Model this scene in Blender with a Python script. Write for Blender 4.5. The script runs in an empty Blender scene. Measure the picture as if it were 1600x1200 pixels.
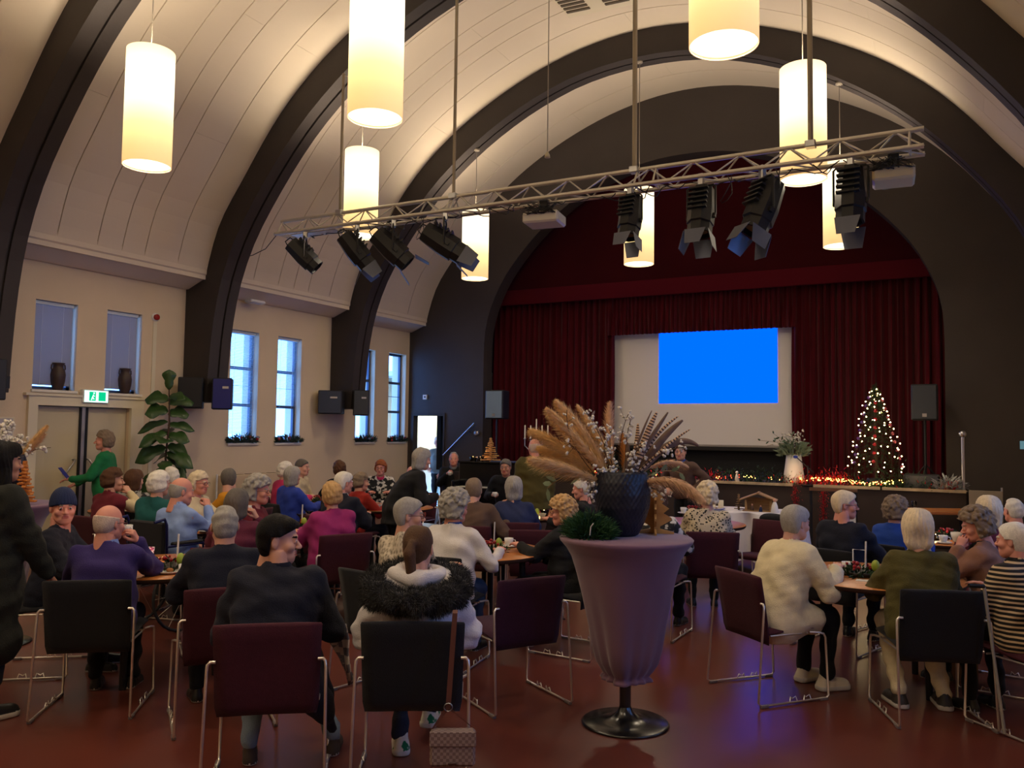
import bpy, math, random
import numpy as np
from mathutils import Vector, Matrix

# ---------------- camera, world, lights, exposure ----------------
SC = bpy.context.scene
COL = SC.collection
def _cam():
    cd = bpy.data.cameras.new('camera'); cd.sensor_fit = 'HORIZONTAL'; cd.sensor_width = 36.0
    cd.lens = 29.008; cd.clip_start = .05; cd.clip_end = 200
    o = bpy.data.objects.new('camera', cd); COL.objects.link(o)
    yaw, pit, rol = 0.493055871, 0.0578001425, 0.0128395293
    f = Vector((-math.sin(yaw)*math.cos(pit), math.cos(yaw)*math.cos(pit), math.sin(pit)))
    r = Vector((math.cos(yaw), math.sin(yaw), 0)); u = r.cross(f)
    c, s = math.cos(rol), math.sin(rol)
    r, u = c*r + s*u, -s*r + c*u
    m = Matrix.Identity(4)
    for i in range(3):
        m[i][0] = r[i]; m[i][1] = u[i]; m[i][2] = -f[i]
    m[2][3] = 1.72
    o.matrix_world = m
    SC.camera = o
_cam()
SC.view_settings.view_transform = 'Standard'; SC.view_settings.look = 'None'
SC.view_settings.exposure = 0.22; SC.view_settings.gamma = 1.0
SC.view_settings.use_curve_mapping = False
SC.cycles.use_denoising = True
SC.cycles.max_bounces = 7; SC.cycles.diffuse_bounces = 4; SC.cycles.glossy_bounces = 3
SC.cycles.transmission_bounces = 4; SC.cycles.transparent_max_bounces = 6
SC.cycles.sample_clamp_indirect = 4.0
SC.cycles.caustics_reflective = False; SC.cycles.caustics_refractive = False
W = bpy.data.worlds.new('world'); SC.world = W; W.use_nodes = True
_b = W.node_tree.nodes['Background']; _b.inputs[0].default_value = (.15, .38, 1.0, 1); _b.inputs[1].default_value = 7.0
LAMP_SHADE = 1.25      # emission of the lamp shades
LAMP_UP = 25.0         # watts leaving each lamp's upper opening
LAMP_DOWN = 16.0
XC = -4.25             # the hall's centre line
XL, XR = -10.2, 1.7    # side walls
YB, YF = 14.36, -4.0   # stage wall, rear wall
def portal(y0, y1, z0, z1, x=XL-.30, sgn=1):
    l = bpy.data.lights.new('daylight_portal', 'AREA'); l.shape = 'RECTANGLE'; l.size = z1-z0; l.size_y = y1-y0
    l.cycles.is_portal = True
    o = bpy.data.objects.new('daylight_portal', l); COL.objects.link(o)
    o.location = (x, (y0+y1)/2, (z0+z1)/2); o.rotation_euler = (0, -sgn*math.pi/2, 0)
WINS = [(6.26, 6.83, 2.18, 3.32), (7.26, 7.81, 2.18, 3.32), (9.46, 10.06, 1.48, 3.31), (10.5, 11.08, 1.48, 3.31), (12.62, 13.19, 1.48, 3.31), (13.65, 14.24, 1.48, 3.31)]
for w in WINS: portal(*w)
RWINS = [(2.6, 3.2, 1.48, 3.31), (3.7, 4.3, 1.48, 3.31), (6.1, 6.7, 1.48, 3.31), (7.2, 7.8, 1.48, 3.31), (9.46, 10.06, 1.48, 3.31), (10.5, 11.08, 1.48, 3.31)]
for w in RWINS: portal(*w, x=XR+.30, sgn=-1)
RNG = random.Random(7)
NR = np.random.RandomState(5)

# ---------------- materials ----------------
def lin(c):
    return tuple((v/255/12.92 if v/255 <= .04045 else ((v/255+.055)/1.055)**2.4) for v in c) + (1,)
_M = {}
def mat(name, col, rough=.7, metal=0, noise=None, bump=None, spec=.4, emit=None, coat=0, stretch=None, sheen=0, alpha=None):
    """col = sRGB 0-255 albedo; noise = (scale, amount); bump = (scale, strength); stretch = mapping scale"""
    if name in _M: return _M[name]
    m = bpy.data.materials.new(name); m.use_nodes = True; nt = m.node_tree; p = nt.nodes['Principled BSDF']
    c = lin(col); p.inputs['Base Color'].default_value = c
    p.inputs['Roughness'].default_value = rough; p.inputs['Metallic'].default_value = metal
    p.inputs['Specular IOR Level'].default_value = spec
    if coat: p.inputs['Coat Weight'].default_value = coat; p.inputs['Coat Roughness'].default_value = .25
    if sheen: p.inputs['Sheen Weight'].default_value = sheen
    if alpha is not None: p.inputs['Alpha'].default_value = alpha
    if emit:
        p.inputs['Emission Color'].default_value = lin(emit[0]); p.inputs['Emission Strength'].default_value = emit[1]
    tc = nt.nodes.new('ShaderNodeTexCoord'); mp = nt.nodes.new('ShaderNodeMapping')
    nt.links.new(tc.outputs['Object'], mp.inputs[0])
    if stretch: mp.inputs['Scale'].default_value = stretch
    if noise:
        n = nt.nodes.new('ShaderNodeTexNoise'); n.inputs['Scale'].default_value = noise[0]; n.inputs['Detail'].default_value = 3
        nt.links.new(mp.outputs[0], n.inputs['Vector'])
        r = nt.nodes.new('ShaderNodeMapRange'); r.inputs[1].default_value = .3; r.inputs[2].default_value = .7
        r.inputs[3].default_value = 1-noise[1]; r.inputs[4].default_value = 1+noise[1]*.6
        nt.links.new(n.outputs[0], r.inputs[0])
        h = nt.nodes.new('ShaderNodeHueSaturation'); h.inputs['Color'].default_value = c
        nt.links.new(r.outputs[0], h.inputs['Value']); nt.links.new(h.outputs[0], p.inputs['Base Color'])
    if bump:
        n2 = nt.nodes.new('ShaderNodeTexNoise'); n2.inputs['Scale'].default_value = bump[0]; n2.inputs['Detail'].default_value = 4
        nt.links.new(mp.outputs[0], n2.inputs['Vector'])
        b = nt.nodes.new('ShaderNodeBump'); b.inputs['Strength'].default_value = bump[1]; b.inputs['Distance'].default_value = .01
        nt.links.new(n2.outputs[0], b.inputs['Height']); nt.links.new(b.outputs[0], p.inputs['Normal'])
    _M[name] = m
    return m
def nodes_of(m):
    return m.node_tree, m.node_tree.nodes['Principled BSDF']
def pattern(name, c1, c2, kind, scale, rough=.85, thr=.5, direction='Z', width=.04, stretch=None):
    """two-colour cloth print: stripes (wave), spots (voronoi), blotches (noise), checks"""
    if name in _M: return _M[name]
    m = mat(name, c1, rough, bump=(220, .25)); nt, p = nodes_of(m)
    tc = nt.nodes.new('ShaderNodeTexCoord'); mp = nt.nodes.new('ShaderNodeMapping'); nt.links.new(tc.outputs['Object'], mp.inputs[0])
    if stretch: mp.inputs['Scale'].default_value = stretch
    if kind == 'stripes':
        t = nt.nodes.new('ShaderNodeTexWave'); t.bands_direction = direction; t.inputs['Scale'].default_value = scale
        t.inputs['Distortion'].default_value = .6; t.inputs['Detail Scale'].default_value = .6; o = t.outputs['Fac']
    elif kind == 'spots':
        t = nt.nodes.new('ShaderNodeTexVoronoi'); t.inputs['Scale'].default_value = scale; o = t.outputs['Distance']
    elif kind == 'checks':
        t = nt.nodes.new('ShaderNodeTexChecker'); t.inputs['Scale'].default_value = scale; o = t.outputs['Fac']
    else:
        t = nt.nodes.new('ShaderNodeTexNoise'); t.inputs['Scale'].default_value = scale; t.inputs['Detail'].default_value = 2; o = t.outputs[0]
    nt.links.new(mp.outputs[0], t.inputs['Vector'])
    r = nt.nodes.new('ShaderNodeValToRGB'); r.color_ramp.elements[0].position = thr-width; r.color_ramp.elements[1].position = thr+width
    r.color_ramp.elements[0].color = lin(c1); r.color_ramp.elements[1].color = lin(c2)
    nt.links.new(o, r.inputs[0]); nt.links.new(r.outputs[0], p.inputs['Base Color'])
    return m
def wood(name, c1, c2, scale=3, rough=.45, stretch=(1, 12, 12)):
    if name in _M: return _M[name]
    m = mat(name, c1, rough, bump=(60, .08), stretch=stretch); nt, p = nodes_of(m)
    tc = nt.nodes.new('ShaderNodeTexCoord'); mp = nt.nodes.new('ShaderNodeMapping'); nt.links.new(tc.outputs['Object'], mp.inputs[0]); mp.inputs['Scale'].default_value = stretch
    n = nt.nodes.new('ShaderNodeTexNoise'); n.inputs['Scale'].default_value = scale; n.inputs['Detail'].default_value = 6; n.inputs['Distortion'].default_value = .8
    r = nt.nodes.new('ShaderNodeValToRGB'); r.color_ramp.elements[0].position = .35; r.color_ramp.elements[1].position = .68
    r.color_ramp.elements[0].color = lin(c1); r.color_ramp.elements[1].color = lin(c2)
    nt.links.new(mp.outputs[0], n.inputs['Vector']); nt.links.new(n.outputs[0], r.inputs[0]); nt.links.new(r.outputs[0], p.inputs['Base Color'])
    return m
def glow(name, col, strength):
    if name in _M: return _M[name]
    m = bpy.data.materials.new(name); m.use_nodes = True; nt = m.node_tree
    p = nt.nodes['Principled BSDF']; p.inputs['Base Color'].default_value = (.0, .0, .0, 1); p.inputs['Specular IOR Level'].default_value = 0; p.inputs['Roughness'].default_value = 1
    p.inputs['Emission Color'].default_value = lin(col); p.inputs['Emission Strength'].default_value = strength
    _M[name] = m; return m

# ---------------- mesh helpers ----------------
def mesh_np(name, V, Q, mats, smooth=True, mi=None):
    """fast mesh from numpy verts and quads (or list of faces)"""
    me = bpy.data.meshes.new(name)
    if isinstance(Q, np.ndarray):
        n, k = Q.shape
        me.vertices.add(len(V)); me.vertices.foreach_set('co', np.ascontiguousarray(V, dtype=np.float32).ravel())
        me.loops.add(n*k); me.loops.foreach_set('vertex_index', Q.astype(np.int32).ravel())
        me.polygons.add(n); me.polygons.foreach_set('loop_start', np.arange(0, n*k, k, dtype=np.int32))
        me.polygons.foreach_set('loop_total', np.full(n, k, dtype=np.int32))
        me.update(calc_edges=True)
    else:
        me.from_pydata([tuple(v) for v in V], [], [tuple(q) for q in Q])
        me.update()
    for m in (mats if isinstance(mats, (list, tuple)) else [mats]): me.materials.append(m)
    n = len(me.polygons)
    if smooth: me.polygons.foreach_set('use_smooth', np.ones(n, dtype=bool))
    if mi is not None: me.polygons.foreach_set('material_index', np.asarray(mi, dtype=np.int32))
    return me
def link(name, me, parent=None, loc=None, rot=None, m=None):
    o = bpy.data.objects.new(name, me); COL.objects.link(o)
    if parent is not None: o.parent = parent
    if loc is not None: o.location = loc
    if rot is not None: o.rotation_euler = rot
    if m is not None and me is not None:
        o.material_slots[0].link = 'OBJECT'; o.material_slots[0].material = m
    return o
class MB:
    """collects simple solids and links them as ONE mesh object"""
    def __init__(s): s.V = []; s.F = []; s.S = []
    def add(s, V, F, smooth=False):
        b = len(s.V); s.V += [tuple(v) for v in V]; s.F += [tuple(i+b for i in f) for f in F]; s.S += [smooth]*len(F)
    def box(s, x0, x1, y0, y1, z0, z1, bev=0, M=None):
        lo = Vector((min(x0, x1), min(y0, y1), min(z0, z1))); hi = Vector((max(x0, x1), max(y0, y1), max(z0, z1)))
        if bev:
            b = min(bev, .49*min(hi-lo)); V = []; idx = {}
            for ix in (0, 1):
                for iy in (0, 1):
                    for iz in (0, 1):
                        for ax in range(3):
                            p = [(lo[0], hi[0])[ix], (lo[1], hi[1])[iy], (lo[2], hi[2])[iz]]
                            for a in range(3):
                                if a != ax: p[a] += (b, -b)[(ix, iy, iz)[a]]
                            idx[(ix, iy, iz, ax)] = len(V); V.append(Vector(p))
            F = []
            I = lambda c, ax: idx[(c[0], c[1], c[2], ax)]
            for ax in range(3):
                for sd in (0, 1):
                    o = [a for a in range(3) if a != ax]; q = []
                    for (u, v) in ((0, 0), (1, 0), (1, 1), (0, 1)):
                        c = [0, 0, 0]; c[ax] = sd; c[o[0]] = u; c[o[1]] = v; q.append(I(c, ax))
                    F.append(q)
            for ax in range(3):
                o = [a for a in range(3) if a != ax]
                for u in (0, 1):
                    for v in (0, 1):
                        c0 = [0, 0, 0]; c1 = [0, 0, 0]; c0[ax] = 0; c1[ax] = 1
                        for c in (c0, c1): c[o[0]] = u; c[o[1]] = v
                        F.append([I(c0, o[0]), I(c1, o[0]), I(c1, o[1]), I(c0, o[1])])
            for k in range(8):
                c = ((k >> 2) & 1, (k >> 1) & 1, k & 1); F.append([I(c, 0), I(c, 1), I(c, 2)])
            cen = (lo+hi)/2; G = []
            for f in F:
                n = (V[f[1]]-V[f[0]]).cross(V[f[2]]-V[f[1]]); fc = sum((V[i] for i in f), Vector())/len(f)
                G.append(f if n.dot(fc-cen) > 0 else f[::-1])
            F = G
        else:
            V = [Vector((x, y, z)) for x in (lo[0], hi[0]) for y in (lo[1], hi[1]) for z in (lo[2], hi[2])]
            F = [(0, 1, 3, 2), (4, 6, 7, 5), (0, 4, 5, 1), (2, 3, 7, 6), (0, 2, 6, 4), (1, 5, 7, 3)]
        if M is not None: V = [M @ v for v in V]
        s.add(V, F); return s
    def tube(s, pts, r, n=8, cap=True):
        pts = [Vector(p) for p in pts]; m = len(pts)
        rr = r if isinstance(r, (list, tuple)) else [r]*m
        V = []; F = []; up = None
        for i, p in enumerate(pts):
            d = (pts[min(i+1, m-1)]-pts[max(i-1, 0)])
            if d.length < 1e-9: d = Vector((0, 0, 1))
            d.normalize()
            if up is None:
                up = Vector((0, 0, 1)) if abs(d.z) < .9 else Vector((1, 0, 0))
            x = up.cross(d)
            if x.length < 1e-6: x = Vector((1, 0, 0)).cross(d)
            x.normalize(); y = d.cross(x); up = y
            for k in range(n):
                a = 2*math.pi*k/n; V.append(p+x*(rr[i]*math.cos(a))+y*(rr[i]*math.sin(a)))
        for i in range(m-1):
            for k in range(n):
                a = i*n+k; b = i*n+(k+1) % n; F.append((a, b, b+n, a+n))
        s.add(V, F, True)
        if cap:
            s.add(V[:n], [tuple(range(n))[::-1]]); s.add(V[-n:], [tuple(range(n))])
        return s
    def lathe(s, prof, n=24, c=(0, 0, 0), M=None, fn=None):
        V = []; F = []
        for (r, z) in prof:
            for k in range(n):
                a = 2*math.pi*k/n; rr = r*(fn(a, z) if fn else 1)
                V.append(Vector((c[0]+rr*math.cos(a), c[1]+rr*math.sin(a), c[2]+z)))
        for i in range(len(prof)-1):
            for k in range(n):
                a = i*n+k; b = i*n+(k+1) % n; F.append((a, b, b+n, a+n))
        if M is not None: V = [M @ v for v in V]
        s.add(V, F, True); return s
    def ball(s, c, r, n=8, m=6, sq=(1, 1, 1)):
        pr = [(max(1e-4, r*math.sin(math.pi*i/m)), -r*math.cos(math.pi*i/m)) for i in range(m+1)]
        V = []; F = []
        for (a, z) in pr:
            for k in range(n):
                t = 2*math.pi*k/n; V.append((c[0]+a*math.cos(t)*sq[0], c[1]+a*math.sin(t)*sq[1], c[2]+z*sq[2]))
        for i in range(m):
            for k in range(n):
                q = i*n+k; b = i*n+(k+1) % n; F.append((q, b, b+n, q+n))
        s.add(V, F, True); return s
    def build(s, name, m, parent=None, loc=None, rot=None):
        me = bpy.data.meshes.new(name); me.from_pydata(s.V, [], s.F); me.update()
        me.polygons.foreach_set('use_smooth', s.S)
        for q in (m if isinstance(m, (list, tuple)) else [m]): me.materials.append(q)
        return link(name, me, parent, loc, rot)
def tag(o, label, cat, group=None, kind=None):
    o['label'] = label; o['category'] = cat
    if group: o['group'] = group
    if kind: o['kind'] = kind
    return o
def thing(name, label, cat, loc=(0, 0, 0), rz=0, group=None):
    o = bpy.data.objects.new(name, None); o.empty_display_size = .1; COL.objects.link(o)
    o.location = loc; o.rotation_euler = (0, 0, rz)
    return tag(o, label, cat, group)
def struct(o, label=None):
    o['kind'] = 'structure'
    if label: o['label'] = label
    return o
def copy_tree(o, parent=None, loc=None, rz=None, label=None, group=None):
    c = o.copy(); COL.objects.link(c)
    if parent is not None: c.parent = parent
    if loc is not None: c.location = loc
    if rz is not None: c.rotation_euler = (0, 0, rz)
    if label: c['label'] = label
    if group: c['group'] = group
    for ch in list(o.children): copy_tree(ch, c)
    return c
def swap_mat(root, a, b):
    for ch in [root]+list(root.children_recursive):
        if ch.type == 'MESH':
            for sl in ch.material_slots:
                if sl.material == a: sl.link = 'OBJECT'; sl.material = b
R90 = math.pi/2
def rad(a): return math.radians(a)

# ---------------- the setting ----------------
m_plaster = mat('cream_plaster', (222, 202, 172), .8, noise=(1.2, .06), bump=(40, .15))
m_ceiling = mat('ceiling_cream', (226, 212, 190), .75, noise=(.8, .05), bump=(30, .08))
m_joint = mat('ceiling_joint', (120, 100, 78), .9)
m_rib = mat('dark_brown_rib_paint', (56, 50, 48), .62, noise=(2, .12), bump=(25, .15))
m_darkwall = mat('dark_stage_wall_paint', (64, 57, 54), .6, noise=(1.5, .1), bump=(35, .2))
m_trimw = mat('cream_gloss_paint', (226, 216, 190), .45)
m_sill = mat('white_sill', (225, 220, 210), .4)
m_floor = mat('red_brown_linoleum', (98, 48, 38), .3, noise=(1.1, .16), bump=(8, .03), spec=.5)
m_black = mat('black_paint', (22, 22, 24), .5)
m_steel = mat('brushed_steel', (190, 190, 195), .3, 1)
m_chrome = mat('chrome_wire', (232, 226, 216), .3, .85)
m_white = mat('white_plastic', (225, 225, 222), .45)

struct(MB().box(XL-.3, XR+.3, YF-.3, 22, -.2, 0).build('floor', m_floor), 'red brown linoleum floor with a soft sheen')
# vault profile: half offsets from the centre line
VP = [(5.54, 3.98), (5.42, 4.42), (5.24, 4.84), (4.82, 5.36), (4.48, 5.82), (4.11, 6.24), (3.68, 6.62), (3.22, 6.95), (2.69, 7.25), (2.2, 7.48), (1.57, 7.72), (.8, 7.91), (0, 7.98)]
RP = [(5.45, 2.1), (5.42, 2.6), (5.37, 3.2), (5.25, 3.8), (5.07, 4.27), (4.85, 4.68), (4.40, 5.28), (3.95, 5.80), (3.52, 6.20), (2.92, 6.64), (2.28, 7.0), (1.68, 7.26), (.95, 7.48), (0, 7.56)]
PP = [(4.12, 2.05), (4.13, 3.5), (4.07, 3.95), (3.92, 4.36), (3.72, 4.75), (3.42, 5.14), (3.13, 5.45), (2.8, 5.76), (2.2, 6.2), (1.5, 6.54), (.75, 6.74), (0, 6.79)]
def full(half):
    return [(-a, z) for a, z in half] + [(a, z) for a, z in half[::-1][1:]]
def resample(pts, n):
    P = np.array(pts); 
    for _ in range(2):   # corner cutting keeps the curve round
        Q = [P[0]]
        for i in range(len(P)-1):
            Q += [P[i]*.75+P[i+1]*.25, P[i]*.25+P[i+1]*.75]
        P = np.array(Q+[P[-1]])
    d = np.r_[0, np.cumsum(np.hypot(*(P[1:]-P[:-1]).T))]
    t = np.linspace(0, d[-1], n)
    return [(float(np.interp(a, d, P[:, 0])), float(np.interp(a, d, P[:, 1]))) for a in t]
VAULT = resample(full(VP), 61)
def offset(pts, d):
    out = []
    for i, (x, z) in enumerate(pts):
        a = pts[max(i-1, 0)]; b = pts[min(i+1, len(pts)-1)]
        tx, tz = b[0]-a[0], b[1]-a[1]; l = math.hypot(tx, tz); out.append((x-tz/l*d, z+tx/l*d))
    return out
def sheet(curve, y0, y1, th, name, m, parent=None):
    """a curved slab following the vault between y0 and y1"""
    up = offset(curve, th); n = len(curve); V = []; F = []
    for (x, z), (x2, z2) in zip(curve, up):
        V += [(XC+x, y0, z), (XC+x, y1, z), (XC+x2, y1, z2), (XC+x2, y0, z2)]
    for i in range(n-1):
        a = i*4; b = a+4
        for k in range(4): F.append((a+k, a+(k+1) % 4, b+(k+1) % 4, b+k)[::-1])
    F.append((0, 1, 2, 3)); F.append((4*n-1, 4*n-2, 4*n-3, 4*n-4))
    mb = MB(); mb.add(V, F, False); return mb.build(name, m, parent)
ceil = bpy.data.objects.new('ceiling', None); COL.objects.link(ceil); struct(ceil, 'cream barrel vaulted ceiling of curved boards between dark ribs')
b = sheet(offset(VAULT, .03), YF, YB, .03, 'backing', m_joint, ceil)
sheet(offset(VAULT, .07), YF, YB, .05, 'roof_shell', m_joint, ceil)
RIBY = [-4.63, -1.3, 2.0, 5.3, 8.55, 11.86]
RW = .38
bays = [(RIBY[i]+RW, RIBY[i+1]) for i in range(5)] + [(11.86+RW, YB)]
for bi, (y0, y1) in enumerate(bays):
    y0 = max(y0, YF)
    if bi < 5: cuts = [y0]+[RIBY[bi]+o for o in (.92, 1.46, 1.82, 2.17, 2.72) if RIBY[bi]+o > y0+.1]+[y1]
    else: cuts = [y0, 12.68, 13.65, y1]
    for j in range(len(cuts)-1):
        a, c = cuts[j], cuts[j+1]
        g0 = .0065 if j else -.02; g1 = .0065 if j < len(cuts)-2 else -.02
        segs = [0, 15, 30, 45, 60] if j % 2 else [0, 8, 22, 38, 52, 60]
        for s0, s1 in zip(segs[:-1], segs[1:]):
            cv = VAULT[s0:s1+1]
            # fine cross joint
            cv = list(cv)
            e = .010
            if s0: cv[0] = (cv[0][0]+(cv[1][0]-cv[0][0])*e, cv[0][1]+(cv[1][1]-cv[0][1])*e)
            sheet(cv, a+g0, c-g1, .035, 'ceiling_panel', m_ceiling, ceil)
# dark ribs
RIN = resample(full(RP), 57)
def rib(y0, n):
    o = bpy.data.objects.new('trim_%d' % n, None); COL.objects.link(o); struct(o, 'dark brown curved rib spanning the hall')
    def seg(ya, yb, inn, name):
        pts = inn; N = len(pts); V = []; F = []
        outc = []
        for (x, z) in pts:
            zz = z
            if z < 3.95: outc.append((math.copysign(5.95, x), zz))
            else:
                L = math.hypot(x, z-2.6); k = 0
                # march outward until past the vault
                best = min(VAULT, key=lambda q: abs(math.atan2(q[1]-2.2, q[0])-math.atan2(z-2.2, x)))
                l = math.hypot(best[0], best[1]-2.2)+.06
                a = math.atan2(z-2.2, x); outc.append((l*math.cos(a), 2.2+l*math.sin(a)))
        for (x, z), (u, w) in zip(pts, outc):
            V += [(XC+x, ya, z), (XC+x, yb, z), (XC+u, yb, w), (XC+u, ya, w)]
        for i in range(N-1):
            a = i*4; b2 = a+4
            for k in range(4): F.append((a+k, a+(k+1) % 4, b2+(k+1) % 4, b2+k)[::-1])
        F.append((0, 1, 2, 3)); F.append((4*N-1, 4*N-2, 4*N-3, 4*N-4))
        mb = MB(); mb.add(V, F, False); return mb.build(name, m_rib, o)
    seg(y0, y0+.175, RIN, 'rib_board')
    seg(y0+.17, y0+.215, offset(RIN, .035), 'rib_core')
    seg(y0+.21, y0+RW, RIN, 'rib_board')
for i, y in enumerate(RIBY[1:]): rib(y, i+1)
# side walls with window openings, built of blocks
def side_wall(name, x0, x1, wins, doors, label):
    mb = MB(); zt = 4.3
    ys = sorted(set([YF, YB+.3]+[v for w in wins+doors for v in w[:2]]))
    for a, c in zip(ys[:-1], ys[1:]):
        mid = (a+c)/2; holes = sorted([w[2:] for w in wins+doors if w[0] < mid < w[1]]); z = 0
        for h0, h1 in holes:
            if h0 > z: mb.box(x0, x1, a, c, z, h0)
            z = h1
        mb.box(x0, x1, a, c, z, zt)
    return struct(mb.build(name, m_plaster), label)
DOORS = [(6.32, 7.66, 0, 1.98)]
side_wall('wall_left', XL-.35, XL, WINS, DOORS, 'cream plastered side wall with tall narrow windows')
side_wall('wall_right', XR, XR+.35, RWINS, [], 'cream plastered right side wall')
struct(MB().box(XL-.3, XR+.3, YF-.2, YF, 0, 8.2).build('wall_rear', m_plaster), 'cream rear wall')
# ledge under the vault
def ledge(sg, y0, y1, n):
    V = []; prof = [(5.95, 3.80), (5.90, 3.80), (5.60, 3.92), (5.54, 3.92), (5.54, 3.98), (5.52, 4.0), (5.515, 4.12), (5.60, 4.16), (5.95, 4.2)]
    N = len(prof); F = []
    for y in (y0, y1): V += [(XC+sg*a, y, z) for a, z in prof]
    for i in range(N): j = (i+1) % N; F.append((i, j, j+N, i+N))
    F += [tuple(range(N))[::-1], tuple(range(N, 2*N))]
    mb = MB(); mb.add(V, F); struct(mb.build('trim_%d' % n, m_ceiling), 'cream ledge along the foot of the vault')
n = 10
for (y0, y1) in bays:
    for sg in (-1, 1): ledge(sg, max(y0, YF), y1, n); n += 1
# stage wall: dark, arched opening, doorway on the left
sw = MB()
ZS = 2.05
Y0, Y1 = YB, YB+.35
for (a, c, th_) in ((XL-.3, -10.09, .12), (-9.28, -8.95, .12), (-8.95, XC-4.12, .35), (XC+4.12, XR+.3, .35)): sw.box(a, c, Y0, Y0+th_, 0, ZS)
arch = resample(full(PP), 61)
def outerpt(x, z):
    if z < 4.0: return (math.copysign(5.97, x), z)
    a = math.atan2(z-3, x); best = min(offset(VAULT, .12), key=lambda q: abs(math.atan2(q[1]-3, q[0])-a)); return best
V = []; F = []
for i, (x, z) in enumerate(arch):
    if i == 0 or i == 60: z = ZS
    u = outerpt(x, z); 
    if i in (0, 60): u = (math.copysign(6.25, x), ZS)
    elif z < 4: u = (math.copysign(6.25, x), z)
    V += [(XC+x, Y0, z), (XC+u[0], Y0, u[1]), (XC+x, Y1, z), (XC+u[0], Y1, u[1])]
for i in range(60):
    a = 4*i; F += [(a, a+1, a+5, a+4)[::-1], (a+2, a+6, a+7, a+3)[::-1], (a, a+4, a+6, a+2)[::-1]]
sw.add(V, F)
struct(sw.build('wall_back', m_darkwall), 'dark brown stage wall with a wide arched opening')
# door lining and room beyond
m_hall = mat('corridor_wall', (226, 226, 205), .7)
dl = MB()
dl.box(-10.12, -10.05, YB-.02, YB+.14, 0, 2.03).box(-9.31, -9.27, YB-.02, YB+.14, 0, 2.03).box(-10.12, -9.27, YB-.02, YB+.14, 2.03, 2.09)
struct(dl.build('door_2', m_rib), 'dark door lining around the lit doorway')
cr = MB(); cr.box(-11.4, -11.3, YB+.12, 19, 0, 2.9).box(-8.9, -8.8, YB+.36, 19, 0, 2.9).box(-11.4, -8.8, 19, 19.1, 0, 2.9).box(-11.4, -8.9, YB+.12, 19, 2.9, 3.0)
struct(cr.build('wall_corridor', m_hall), 'pale corridor wall beyond the doorway')
l = bpy.data.lights.new('corridor_lamp', 'AREA'); l.energy = 95; l.size = 1.0; l.color = (1, .95, .82)
lo = bpy.data.objects.new('corridor_lamp', l); COL.objects.link(lo); lo.location = (-10.1, 16.8, 2.86)
cab = thing('corridor_cupboard', 'tall pale grey cupboard seen through the lit doorway', 'cupboard', (-10.95, 17.6, 0))
MB().box(-.25, .25, -.5, .5, 0, 1.95, .01).build('cabinet_body', mat('pale_grey', (196, 196, 184), .5), cab)
MB().box(.25, .27, -.48, -.01, .06, 1.9, .004).build('cabinet_door', mat('pale_grey2', (205, 205, 192), .45), cab)
MB().box(.25, .27, .01, .48, .06, 1.9, .004).build('cabinet_door', mat('pale_grey2', (205, 205, 192), .45), cab)
# stage house
m_stage = mat('stage_black', (18, 17, 18), .7)
st = MB()
st.box(-8.6, .12, 13.2, 18.2, .84, .96)
struct(st.build('floor_stage', mat('stage_boards', (58, 46, 40), .5, noise=(3, .2))), 'dark stage floor')
fr = MB()
fr.box(-8.6, .12, 13.2, 13.26, 0, .84)
fr.box(.06, .12, 13.26, 14.36, 0, .84).box(-8.6, -8.54, 13.26, 14.36, 0, .84)
struct(fr.build('wall_stage_front', mat('stage_front_paint', (58, 48, 44), .55, bump=(20, .1))), 'dark stage front panel')
ed = MB()
for a, c in ((-6.0, -4.9), (-4.87, -3.5), (-3.47, -2.2), (-1.9, -.98), (-.95, .12)): ed.box(a, c, 13.165, 13.21, .945, .985)
struct(ed.build('trim_40', mat('worn_pale_edge', (196, 176, 140), .5, noise=(9, .25))), 'worn pale nosing along the stage edge')
sh = MB(); sh.box(-9.6, 1.2, 18.2, 18.3, .9, 8).box(-9.7, -9.6, YB+.35, 18.3, .9, 8).box(1.2, 1.3, YB+.35, 18.3, .9, 8).box(-9.7, 1.3, YB+.35, 18.3, 7.6, 7.7)
struct(sh.build('wall_stage_house', m_stage), 'black stage house behind the curtains')
# landing panel at the stage's right end
pn = thing('stage_landing_panel', 'pale grey upright panel at the right end of the stage', 'panel', (.35, 13.0, 0))
MB().box(-.2, .2, -.02, .02, .02, 1.0, .004).build('panel', mat('pale_beige_board', (150, 140, 122), .6), pn)
MB().tube([(.19, 0, 0), (.19, 0, 1.05)], .012).build('edge_post', m_steel, pn)
MB().box(-.22, .22, -.05, .05, 0, .03).build('foot', m_black, pn)
pl = thing('stage_rail_post', 'silver round rail post at the right end of the stage', 'post', (.09, 13.28, .96))
MB().tube([(0, 0, 0), (0, 0, .8)], .022, 10).build('pole', m_steel, pl)
MB().ball((0, 0, .81), .05, 12, 8).build('knob', m_steel, pl)
MB().lathe([(.0, .0), (.05, 0), (.05, .012), (.022, .02)], 12).build('base_plate', m_steel, pl)
MB().box(.82, .92, YB-.012, YB+.002, 1.56, 1.67, .003)
wr = MB().box(.84, .96, YB-.012, YB, 1.56, 1.68).build('window_9', glow('small_lit_pane', (130, 180, 190), .4)); struct(wr, 'small lit pane in the dark wall')
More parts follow.
